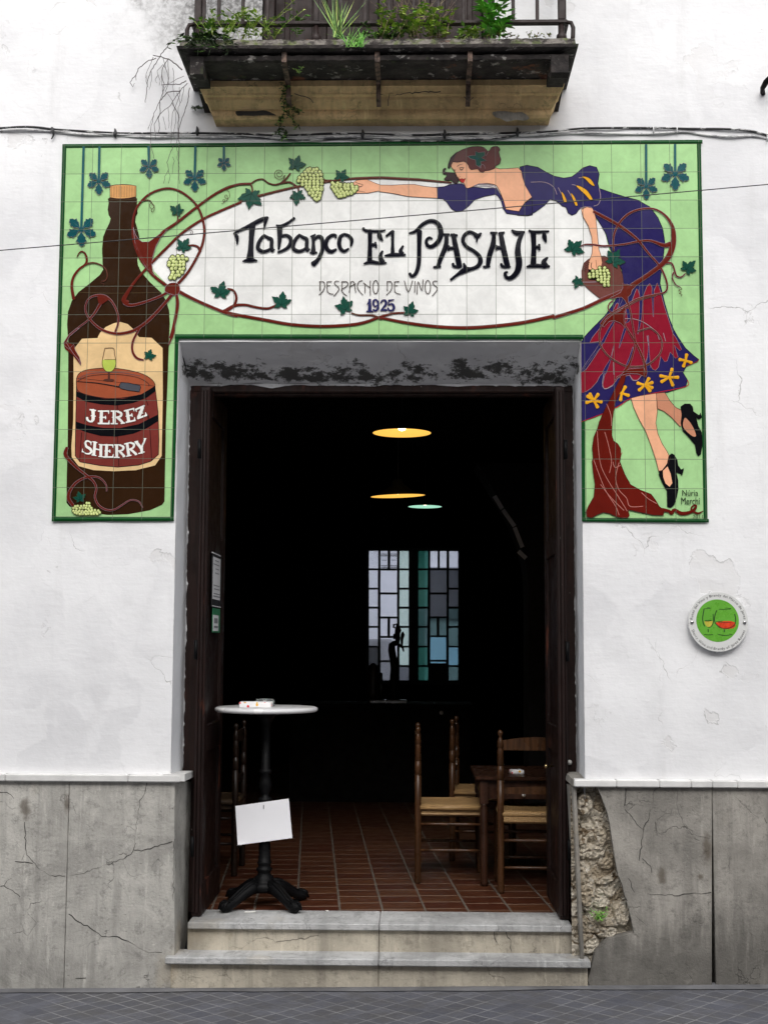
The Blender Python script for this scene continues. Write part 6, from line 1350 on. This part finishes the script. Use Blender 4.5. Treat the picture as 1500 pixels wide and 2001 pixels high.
# balcony door
M_BDOOR = wood('old_brown_shutter', (.026, .016, .0145), .6, .3, .35)
bd = thing('balcony_door', 'old dark brown panelled shutter door behind the balcony railing', 'door', ((BX0+BX1)/2, .08, SLT))
b = MB(); b.box((BX0, .03, SLT-.08), (BX0+.06, .12, BTOP), M_BDOOR, .004); b.box((BX1-.06, .03, SLT-.08), (BX1, .12, BTOP), M_BDOOR, .004); b.box((BX0+.0605, .03, BTOP-.08), (BX1-.0605, .12, BTOP), M_BDOOR, .004); child(b, 'door_casing', bd)
nl = 4; wl = (BX1-BX0-.122)/nl
for i in range(nl):
    b = MB(); x0 = BX0+.061+wl*i; x1 = x0+wl-.003; z0, z1 = SLT-.08, BTOP-.081
    b.box((x0, .07, z0), (x0+.05, .105, z1), M_BDOOR, .003); b.box((x1-.05, .07, z0), (x1, .105, z1), M_BDOOR, .003)
    for za, zb_ in ((z0, z0+.17), (z0+.62, z0+.70), (z0+1.3, z0+1.38), (z1-.1, z1)): b.box((x0+.0502, .071, za), (x1-.0502, .104, zb_), M_BDOOR, .003)
    for za, zb_ in ((z0+.17, z0+.62), (z0+.70, z0+1.3), (z0+1.38, z1-.1)):
        b.box((x0+.0502, .085, za+.0005), (x1-.0502, .10, zb_-.0005), M_BDOOR); b.box((x0+.075, .078, za+.03), (x1-.075, .0848, zb_-.03), M_BDOOR, .004)
    child(b, 'leaf', bd)
b = MB(); b.box((BX0, .001, SLT-.1), (BX1, .0695, SLT-.004), M_SLAB); child(b, 'threshold', bd)

# ---------------------------------------------------------------- plants that have seeded themselves
def leafm(name, c, c2):
    t = NT(name); f = t.noise(t.pos(), 26, 3); t.col(t.mix(t.step(f, .35, .65), c, c2)); t.rough(.5)
    t.b.inputs['Subsurface Weight'].default_value = 0; return t.m
LM = {'dark': leafm('leaf_dark', (.022, .050, .016), (.06, .10, .03)), 'mid': leafm('leaf_mid', (.10, .24, .035), (.22, .40, .08)), 'lime': leafm('leaf_lime', (.28, .43, .06), (.50, .62, .15)), 'bright': leafm('leaf_bright', (.10, .36, .04), (.24, .60, .09)), 'dry': leafm('stem_dry', (.12, .075, .05), (.22, .15, .10)), 'grey': leafm('twig_grey', (.055, .045, .042), (.11, .09, .085)), 'straw': leafm('straw', (.28, .22, .10), (.40, .32, .17))}
def leaf_quad(bm, p, d, up, L, w, m):
    d = d.normalized(); s = d.cross(up); s = s.normalized() if s.length > 1e-4 else Vector((1, 0, 0)); n = s.cross(d)
    a = p; t = p+d*L-n*L*.12; l = p+d*L*.45+s*w-n*w*.15; r_ = p+d*L*.45-s*w-n*w*.15; mid = p+d*L*.5+n*w*.25
    bm.add([a, l, t, r_, mid], [(0, 1, 4), (1, 2, 4), (2, 3, 4), (3, 0, 4)], m, True)
def weed(name, label, cat, px, py, y, stems, h, lean, leafL, leafW, nl, mats, seed, spread=.05, droop=0., stemm='mid', sr=.0016, group='weeds growing on the balcony edge', fine=1):
    """px, py: foot of the plant in the photo, on the balcony slab's edge at depth y"""
    r = random.Random(seed); c = P(px, py, y); bm = MB(); bs = MB()
    for s in range(stems):
        b0 = c+Vector((r.uniform(-spread, spread), r.uniform(-.02, .02), 0)); hh = h*r.uniform(.55, 1.05)
        dirv = Vector((r.uniform(-lean, lean), r.uniform(-lean*.7, lean*.3), 1)); pts = []
        for k in range(7):
            u = k/6; q = b0+dirv*hh*u+Vector((dirv.x*hh*u*u*.6, -droop*.25*u*u, -droop*u*u))+Vector((r.uniform(-.004, .004), 0, 0)); pts.append(q)
        bs.tube(pts, [sr*(1-.6*k/6) for k in range(7)], LM[stemm], 5)
        for k in range(nl):
            u = r.uniform(.12, 1.0); i = min(5, int(u*6)); f = u*6-i; q = pts[i].lerp(pts[i+1], f)
            a = r.uniform(0, 2*math.pi); d = Vector((math.cos(a), math.sin(a)*.8, r.uniform(-.15, .75)-droop*1.5))
            leaf_quad(bm, q, d, Vector((0, 0, 1)), leafL*r.uniform(.6, 1.2), leafW*r.uniform(.7, 1.2), LM[r.choice(mats)])
    t = thing(name, label, cat, tuple(c), 0, group)
    child(bs, 'stem', t); child(bm, 'foliage', t)
def grass(name, label, px, py, y, n, h, lean, w, mats, seed, droop=.5, spread=.02):
    r = random.Random(seed); c = P(px, py, y); bm = MB()
    for s in range(n):
        a = r.uniform(0, 2*math.pi); l = lean*r.uniform(.2, 1); hh = h*r.uniform(.6, 1.05); d = Vector((math.cos(a)*l, math.sin(a)*l*.6, 1)); b0 = c+Vector((r.uniform(-spread, spread), r.uniform(-.01, .01), 0))
        sd = Vector((1, r.uniform(-.6, .6), 0)).normalized(); vs = []; fs = []; N = 6
        for k in range(N+1):
            u = k/N; q = b0+d*hh*u+Vector((d.x*hh*droop*u*u, d.y*hh*droop*u*u, -abs(l)*hh*droop*u*u*.8)); ww = w*(1-u)**.7*(.6+.4*min(1, u*5))
            vs += [q-sd*ww, q+sd*ww]
            if k: fs.append((2*k-2, 2*k-1, 2*k+1, 2*k))
        bm.add(vs, fs, LM[r.choice(mats)], True)
    o = bm.build(name, None, tuple(c)); tag(o, label, 'weed', 'weeds growing on the balcony edge')
YE = -.475
weed('fern_clump', 'dark trailing fern clump hanging over the balcony left corner', 'weed', 405, 78, YE, 22, .12, .7, .035, .008, 13, ['dark', 'dark', 'dark', 'mid'], 11, .10, .17, 'dark')
weed('leafy_weed', 'low yellow green weed at the railing end over the left corner', 'weed', 410, 74, YE, 9, .10, .5, .03, .010, 10, ['lime', 'mid'], 12, .05, .0, 'lime')
weed('leafy_weed', 'light green fine leaved weed left of the dark door edge', 'weed', 470, 74, YE, 11, .16, .5, .034, .009, 13, ['lime', 'lime', 'mid'], 13, .08, .0, 'lime')
weed('leafy_weed', 'thin sprawling green weed under the left part of the shutter door', 'weed', 520, 74, YE, 10, .15, .95, .038, .0065, 13, ['mid', 'lime'], 14, .06, .0, 'lime')
weed('leafy_weed', 'two leaf seedling behind the bottom rail before the dark door', 'weed', 572, 70, YE+.1, 4, .09, .6, .045, .012, 4, ['mid', 'bright'], 15, .02, .0, 'mid')
grass('spiky_weed', 'spiky star shaped weed with reddish base by the rail post', 660, 74, YE, 30, .22, .85, .0042, ['mid', 'lime', 'mid', 'dark'], 16, .05)
grass('grass_tuft', 'bright green drooping grass tuft over the slab edge', 693, 92, YE-.03, 46, .13, .8, .0028, ['bright', 'bright', 'mid'], 17, .9, .045)
weed('bushy_weed', 'broad yellow green bushy weed at the middle of the balcony', 'weed', 790, 78, YE, 22, .20, .42, .034, .012, 13, ['lime', 'lime', 'lime', 'mid'], 18, .12, .0, 'dry')
weed('bushy_weed', 'yellow green weed with dry stalks right of the broad bushy one', 'weed', 848, 78, YE, 13, .19, .42, .036, .013, 11, ['lime', 'lime', 'mid'], 19, .06, .0, 'dry')
weed('bushy_weed', 'dark green low weed left of the broad bushy one', 'weed', 752, 80, YE, 14, .09, .6, .024, .008, 13, ['dark', 'mid'], 20, .06, .03, 'mid')
grass('dry_grass', 'tangle of dry straw coloured stalks behind the bushy weeds', 815, 70, YE+.06, 26, .30, .75, .0016, ['straw', 'dry', 'straw'], 21, .25, .1)
weed('tall_weed', 'tall bright green upright weed nearest the right end of the railing', 'weed', 962, 82, YE, 7, .27, .14, .062, .015, 22, ['bright', 'bright', 'mid'], 22, .035, .0, 'bright', .0024)
weed('low_weed', 'small round leaved weed between the bushy and the tall weed', 'weed', 905, 78, YE, 10, .06, .8, .032, .012, 7, ['lime', 'mid'], 23, .06, .0, 'lime')
weed('moss_fringe', 'sparse low moss plants along the right of the balcony edge', 'moss', 1010, 74, YE, 26, .03, .7, .012, .005, 7, ['dark', 'lime', 'straw'], 24, .18, .0, 'dry', .001)
# creeper hanging under the middle bracket
r = random.Random(31); c = P(560, 165, -.25); bm = MB(); bs = MB()
for k, path in enumerate(([(556, 165), (552, 190), (556, 215), (548, 240), (556, 262), (552, 272)], [(558, 168), (564, 195), (560, 220), (572, 232), (580, 250)], [(555, 180), (565, 205), (578, 215), (584, 220)], [(550, 230), (545, 250), (540, 262)])):
    pts = [P(x, y, -.25+.12*i/len(path)) for i, (x, y) in enumerate(catmull(path, 4))]; pts = [P(x, y, -.27+.20*min(1, max(0, (y-165)/80))) for x, y in catmull(path, 4)]
    bs.tube(pts, .0013, LM['dark'], 5)
    for q in pts:
        for j in range(5):
            if r.random() < .75: leaf_quad(bm, q+Vector((r.uniform(-.012, .012), r.uniform(-.008, .004), r.uniform(-.008, .008))), Vector((r.uniform(-1, 1), r.uniform(-1, -.1), r.uniform(-.8, .3))), Vector((0, 0, 1)), r.uniform(.014, .026), r.uniform(.006, .011), LM[r.choice(['dark', 'dark', 'mid'])])
t = thing('creeper', 'small creeper dangling under the ochre corbel below the first iron strap', 'creeper', tuple(c)); child(bs, 'stem', t); child(bm, 'foliage', t)
b = MB()
for px, py in ((605, 178), (432, 140), (588, 140), (448, 177)):
    pass
# dry vine at the balcony's left end
zv = lambda pts: Q(pts, 240, 80, 7.143)
TW_ = [([(690, 20), (640, 60), (540, 180), (490, 270), (440, 340), (385, 440), (345, 560), (335, 700), (315, 860)], 5), ([(830, 400), (740, 320), (640, 255), (540, 225), (425, 200)], 7), ([(470, 240), (360, 275), (220, 385), (185, 470), (100, 575), (140, 640), (165, 590)], 5), ([(185, 480), (190, 550)], 3),
       ([(640, 250), (600, 300), (560, 370), (545, 480), (580, 600), (570, 700), (520, 840), (440, 1010), (430, 1060), (395, 1190), (390, 1300), (395, 1480), (430, 1600), (430, 1640)], 4), ([(800, 700), (630, 710), (520, 840), (525, 1000), (500, 1080), (515, 1220), (500, 1280)], 5), ([(900, 590), (830, 660), (770, 740), (690, 860), (660, 910), (530, 1010), (480, 1090), (440, 1160), (455, 1300), (460, 1370)], 4),
       ([(690, 860), (730, 940), (785, 1050), (770, 1200), (775, 1320), (755, 1420), (700, 1480), (650, 1600), (620, 1700), (640, 1800), (590, 1890), (570, 1990)], 4), ([(930, 650), (905, 870), (810, 1130), (780, 1250), (790, 1480), (780, 1700), (790, 1990)], 4), ([(880, 560), (800, 600), (540, 615)], 5), ([(850, 490), (740, 545), (640, 600), (620, 640)], 3),
       ([(560, 240), (600, 380), (630, 480), (635, 600), (600, 700), (690, 830), (740, 1000), (735, 1150), (715, 1240), (705, 1340)], 3), ([(630, 250), (640, 420), (640, 560), (560, 700)], 3), ([(760, 720), (800, 860), (770, 960), (790, 1080)], 3), ([(790, 640), (800, 760), (740, 900), (690, 1000), (680, 1200), (685, 1300), (675, 1450)], 3), ([(600, 380), (560, 330), (480, 420), (520, 560), (510, 620)], 3),
       ([(640, 930), (640, 1060), (650, 1180), (640, 1220)], 2.5), ([(560, 1060), (590, 1180), (605, 1240)], 2.5), ([(740, 1460), (770, 1560), (760, 1640), (790, 1720)], 2.5), ([(700, 1620), (720, 1680), (700, 1780), (690, 1860)], 2.5), ([(640, 1800), (660, 1880), (640, 1990)], 2.5), ([(400, 420), (400, 560), (370, 680)], 2.5), ([(500, 470), (450, 540), (480, 590)], 2.5), ([(360, 1200), (350, 1240), (440, 1010)], 2.5), ([(860, 650), (820, 830), (790, 900)], 3),
       ([(330, 480), (330, 560), (350, 640)], 2.5), ([(540, 480), (555, 640), (560, 780)], 2.5), ([(700, 380), (720, 500), (700, 640), (720, 780)], 2.5), ([(430, 230), (380, 340), (340, 420), (320, 520)], 3)]
bm = MB(); r = random.Random(9)
for pts, w in TW_:
    q = jag(zv(pts), .7, 4, int(pts[0][0])); n = len(q); y0 = -r.uniform(.03, .12) if pts[0][0] < 800 else -.16
    ye = -.02-r.uniform(0, .04)
    bm.tube([P(x, y, y0+(ye-y0)*i/max(1, n-1)) for i, (x, y) in enumerate(q)], [w*.00052*(1-.4*i/n) for i in range(n)], LM['grey'], 5)
o = bm.build('dry_vine', None, tuple(P(355, 140, -.1))); tag(o, 'bare grey twigs of a dry vine hanging from the balcony left end', 'vine')
# weeds at the wall
weed('corbel_weed', 'small dark weed rooted in the wall under the balcony left end', 'weed', 386, 212, -.03, 8, .035, .9, .018, .006, 7, ['dark'], 41, .02, .03, 'dark', group=None)
weed('wall_weed', 'small green weed rooted in the broken rubble of the right wall base', 'weed', 1172, 1800, -.0, 12, .06, .7, .017, .0055, 9, ['bright', 'mid'], 42, .022, .0, 'mid', .001, group=None)
weed('slab_sprig', 'tiny sprig of leaves growing under the slab by the first iron strap', 'weed', 588, 142, -.40, 3, .03, .8, .018, .007, 5, ['mid', 'lime'], 43, .01, .0, 'mid', .001, group=None)

# ---------------------------------------------------------------- cables
M_CBL = simple('black_cable', (.022, .022, .024), .55, .5, 16, .2, .001, 60); M_CBG = simple('painted_cable', (.33, .33, .34), .6, .5, 9, .2, .001, 40); M_CBG2 = simple('whitewashed_cable', (.5, .5, .5), .7, .4, 14, .2, .001, 40)
def cable(name, pts, r_, m, y, label, clips=None):
    q = catmull(pts, 5); o = MB(); o.tube([P(x, yy, y-.004*math.sin(x*.05+r_*900)) for x, yy in q], r_, m, 8)
    ob = o.build(name, None, tuple(P(750, pts[len(pts)//2][1], y))); tag(ob, label, 'cable', 'cables clipped along the wall'); return ob
def patchy(name, lo, hi, th):
    t = NT(name); p = t.pos(); f = t.noise(t.scale(p, (1, 2, 2)), 11, 6, .75); t.col(t.mix(t.step(f, th, th+.05), lo, hi)); t.rough(.65); t.bump(t.noise(p, 70, 4), .3, .002); return t.m
M_CBL2 = patchy('flaking_black_cable', (.020, .020, .022), (.50, .50, .50), .52); M_CBG = patchy('whitewashed_grey_cable', (.30, .30, .31), (.60, .60, .60), .45)
A1 = [(-500, 262), (-250, 250), (-40, 252), (0, 250.5), (43, 248), (75, 249), (104, 252.5), (156, 256), (225, 260), (262, 260.5), (330, 260), (387, 260), (440, 261), (490, 262), (540, 265), (600, 263), (640, 261), (707, 261.5), (760, 263), (820, 264), (867, 262.5), (940, 261), (1010, 259.5), (1050, 258.5), (1083, 256.5), (1120, 252.5), (1147, 250.7), (1200, 250), (1250, 250), (1300, 250.4), (1340, 251.5), (1405, 252), (1450, 254), (1480, 259), (1500, 265), (1540, 272), (1750, 262), (2000, 268)]
A2 = [(-500, 268), (-250, 258), (-40, 257), (0, 255), (43, 252.5), (100, 257), (156, 262), (225, 265), (262, 267), (330, 268.5), (387, 268), (440, 268.5), (490, 268), (520, 268), (560, 272), (600, 271), (640, 268), (707, 267), (760, 270), (820, 271), (867, 270), (940, 270), (1010, 266), (1083, 262.5), (1147, 260), (1200, 261), (1250, 262), (1300, 259.5), (1335, 257.5), (1375, 263.5), (1420, 267), (1465, 265.5), (1500, 271), (1540, 277), (1750, 270), (2000, 275)]
A3 = [(98, 255), (150, 259), (225, 262.5), (300, 264), (387, 264), (470, 265), (540, 268), (620, 266), (707, 264), (800, 268), (867, 267), (950, 265), (1010, 262.5), (1060, 261), (1100, 258), (1140, 253.5)]
A4 = [(440, 263), (520, 270), (600, 274), (680, 271), (740, 274), (830, 276), (900, 273), (960, 271), (1010, 265)]
cable('wall_cable', A1, .0062, M_CBL2, -.010, 'black topmost cable of the bundle running above the tile sign')
cable('wall_cable', A2, .0064, M_CBG, -.009, 'pale grey painted lower cable of the bundle above the tile sign')
cable('wall_cable', A3, .0036, M_CBG2, -.014, 'thin whitewashed cable in the middle of the bundle above the sign')
cable('wall_cable', A4, .0040, M_CBL2, -.012, 'thin dark sagging cable lowest of the bundle under the balcony')
for px, py, kind in ((103, 255, 'hook'), (225, 260, 'nail'), (385, 256, 'nail'), (558, 262, 'nail'), (708, 262, 'nail'), (868, 262, 'nail'), (1010, 258, 'nail'), (1276, 252, 'tie'), (1322, 253, 'tie'), (1498, 268, 'tie')):
    b = MB()
    if kind == 'hook': b.tube([P(102, 249, -.02), P(104, 256, -.024), P(105, 264, -.018), P(101, 272, -.012)], [.006, .008, .005, .003], M_CBL, 7)
    elif kind == 'nail': b.tube([P(px, py-8, -.006), P(px+1, py-3, -.02), P(px, py+4, -.022), P(px+1, py+9, -.012)], [.004, .008, .009, .004], M_CBL, 7)
    else: b.tube([P(px, py-4, -.018), P(px, py+2, -.021), P(px, py+9, -.016)], .003, M_CBG2, 6)
    o = b.build('cable_clip', None, tuple(P(px, py, -.01))); tag(o, {103: 'black hook clip drooping below the cables at the left end', 225: 'clip with a nail on the cables right of the black hook', 385: 'cable clip below the balcony left end', 558: 'cable clip by the dangling creeper', 708: 'cable clip below the middle of the corbel', 868: 'cable clip below the right part of the corbel', 1010: 'cable clip nearest the corbel right end', 1276: 'pale cable tie above the sign right part', 1322: 'pale cable tie at the sign top right corner', 1498: 'pale cable tie at the right edge of the view'}[px], 'cable clip', 'clips holding the cable bundle')
b = MB(); n = 30
b.tube([Vector(P(-500+2500*i/n, 487.5+43-215*i/n+3*math.sin(i/n*math.pi), -.35)) for i in range(n+1)], .0026, M_CBL, 6)
o = b.build('overhead_wire', None, tuple(P(750, 425, -.35))); tag(o, 'single thin wire strung slantwise across in front of the tile sign', 'wire')
# bracket at the right edge
b = MB(); b.tube([P(1487, 182, -.02), P(1489, 172, -.05), P(1496, 160, -.09), P(1508, 148, -.12), P(1530, 135, -.14)], [.008, .013, .016, .016, .014], M_IRON, 10); b.tube([P(1490, 184, -.004), P(1489, 174, -.03)], [.012, .010], M_IRON, 8)
o = b.build('wall_bracket', None, tuple(P(1492, 172, -.02))); tag(o, 'black iron bracket end on the wall at the upper right edge', 'bracket')

# ---------------------------------------------------------------- round plaque
pc = P(1401, 1215.5, -.02); R = abs(P(1459, 1215, -.02).x-pc.x)
pl = thing('wine_route_plaque', 'round acrylic plaque with green centre and two wine glasses on the right wall', 'plaque', tuple(pc))
YP = -.034
M_ACR = NT('acrylic_plate'); M_ACR.col((.66, .665, .65)); M_ACR.rough(.12); M_ACR = M_ACR.m
b = MB(); n = 72
def disc(bm, cx, cz, r_, y, m, th=0, n=72):
    pts = [(cx+r_*math.cos(2*math.pi*k/n), y, cz+r_*math.sin(2*math.pi*k/n)) for k in range(n)]
    if th: bm.prism(pts, (0, th, 0), m)
    else: bm.poly(pts, m)
disc(b, pc.x, pc.z, R, YP, M_ACR, .006); child(b, 'plate', pl)
for s in (-1, 1):
    b = MB(); b.lathe([(.007, -.001), (.0085, .002), (.0085, .005), (.006, .007), (0, .0075)], simple('steel_cap', (.4, .4, .4), .25, .1, 10, 0, metal=1.), (0, 0, 0), 16); b.lathe([(.006, -.034), (.006, -.001)], M_SCREW, (0, 0, 0), 10)
    o = b.build('standoff', pl); o.rotation_euler = (rad(90), 0, 0); o.location = (s*R*.885, YP-.0002-pc.y, -.002)
k = R/58.0                                       # metres per photo pixel here
def lp(x, y): return ((x/9.375+1320-1401)*k+pc.x, -(y/9.375+1140-1215.5)*k+pc.z)
mg = simple('plaque_green', rgb(96, 165, 52), .3, .06, 14, 0); mor = simple('plaque_orange', rgb(205, 62, 32), .3, .2, 25, 0); mye = simple('plaque_yellow', rgb(190, 180, 70), .3, .15, 25, 0); mdk = simple('plaque_ink', rgb(26, 62, 24), .4, .1, 10, 0); mtx = simple('plaque_text', rgb(66, 66, 66), .5, .1, 10, 0); mdr = simple('plaque_brown', rgb(110, 36, 18), .4, .1, 10, 0)
b = MB(); disc(b, *lp(748, 683), 41.5*k, YP-.0006, mg)
def pp(pts, m, l): b.poly([(lp(x, y)[0], YP-.0006-.0003*l, lp(x, y)[1]) for x, y in pts], m)
def ps(pts, w, m, l):
    q = catmull([(x, y) for x, y in pts], 4) if len(pts) > 2 else pts; vs = []; fs = []
    for i, (x, y) in enumerate(q):
        a = q[max(0, i-1)]; c = q[min(len(q)-1, i+1)]; dx, dy = c[0]-a[0], c[1]-a[1]; d = math.hypot(dx, dy) or 1; nx, nz = -dy/d*w/2, dx/d*w/2
        A, B = lp(x+nx, y+nz), lp(x-nx, y-nz); vs += [(A[0], YP-.0006-.0003*l, A[1]), (B[0], YP-.0006-.0003*l, B[1])]
        if i: fs.append((2*i-2, 2*i-1, 2*i+1, 2*i))
    b.add(vs, fs, m)
pp([(505, 690), (660, 690), (650, 740), (620, 790), (580, 805), (540, 785), (515, 740)], mye, 1); pp([(705, 720), (820, 705), (860, 690), (990, 690), (1072, 715), (1075, 780), (1030, 820), (930, 838), (830, 820), (750, 780)], mor, 1)
ps([(505, 465), (490, 540), (475, 640), (485, 730), (510, 790)], 18, mdk, 2); ps([(665, 560), (672, 660), (660, 740), (620, 795), (575, 808)], 14, mdk, 2); ps([(510, 465), (560, 462), (620, 458), (590, 446), (560, 446)], 9, mdk, 2); ps([(508, 690), (570, 676), (640, 682), (580, 694), (508, 690)], 9, mdk, 2); ps([(572, 838), (572, 895)], 18, mdk, 2); ps([(495, 935), (560, 945), (660, 938)], 12, mdk, 2)
ps([(740, 490), (705, 570), (690, 670), (720, 750), (800, 810), (900, 828), (1000, 800), (1060, 750), (1078, 660), (1060, 560)], 16, mdk, 2); ps([(780, 470), (880, 480), (1000, 465), (930, 452), (880, 455)], 9, mdk, 2); ps([(715, 705), (800, 695), (830, 690), (760, 715), (1000, 712)], 9, mdr, 3); ps([(865, 845), (865, 890)], 18, mdk, 2); ps([(755, 935), (840, 950), (920, 950), (1010, 935)], 12, mdk, 2); ps([(760, 800), (900, 832), (1040, 780)], 12, mdr, 3)
child(b, 'picture', pl)
b = MB()
def arc_text(s, r_, a_mid, size, inside):
    gl = []; x = 0
    for chh in s:
        if chh == ' ': x += size*.34; gl.append(None); continue
        vs, fs = glyphs(chh); w = (max(v.x for v in vs)-min(v.x for v in vs))*size; x0 = min(v.x for v in vs)
        gl.append((x, vs, fs, x0, w)); x += w+size*.13
    tot = x
    for g in gl:
        if g is None: continue
        gx_, vs, fs, x0, w = g; out = []
        for v in vs:
            s_ = gx_+(v.x-x0)*size-tot/2; hgt = v.y*size
            rr_, a = (r_+hgt, a_mid-s_/r_) if not inside else (r_-hgt, a_mid+s_/r_)
            out.append((pc.x+rr_*math.cos(a), YP-.0008, pc.z+rr_*math.sin(a)))
        b.add(out, fs, mtx)
arc_text('Rutas del Vino y Brandy del Marco de Jerez', 50.0*k, rad(90), 7.4*k, False)
arc_text('Sherry Wine and Brandy of Jerez Routes', 54.8*k, rad(270), 7.4*k, True)
child(b, 'lettering', pl)
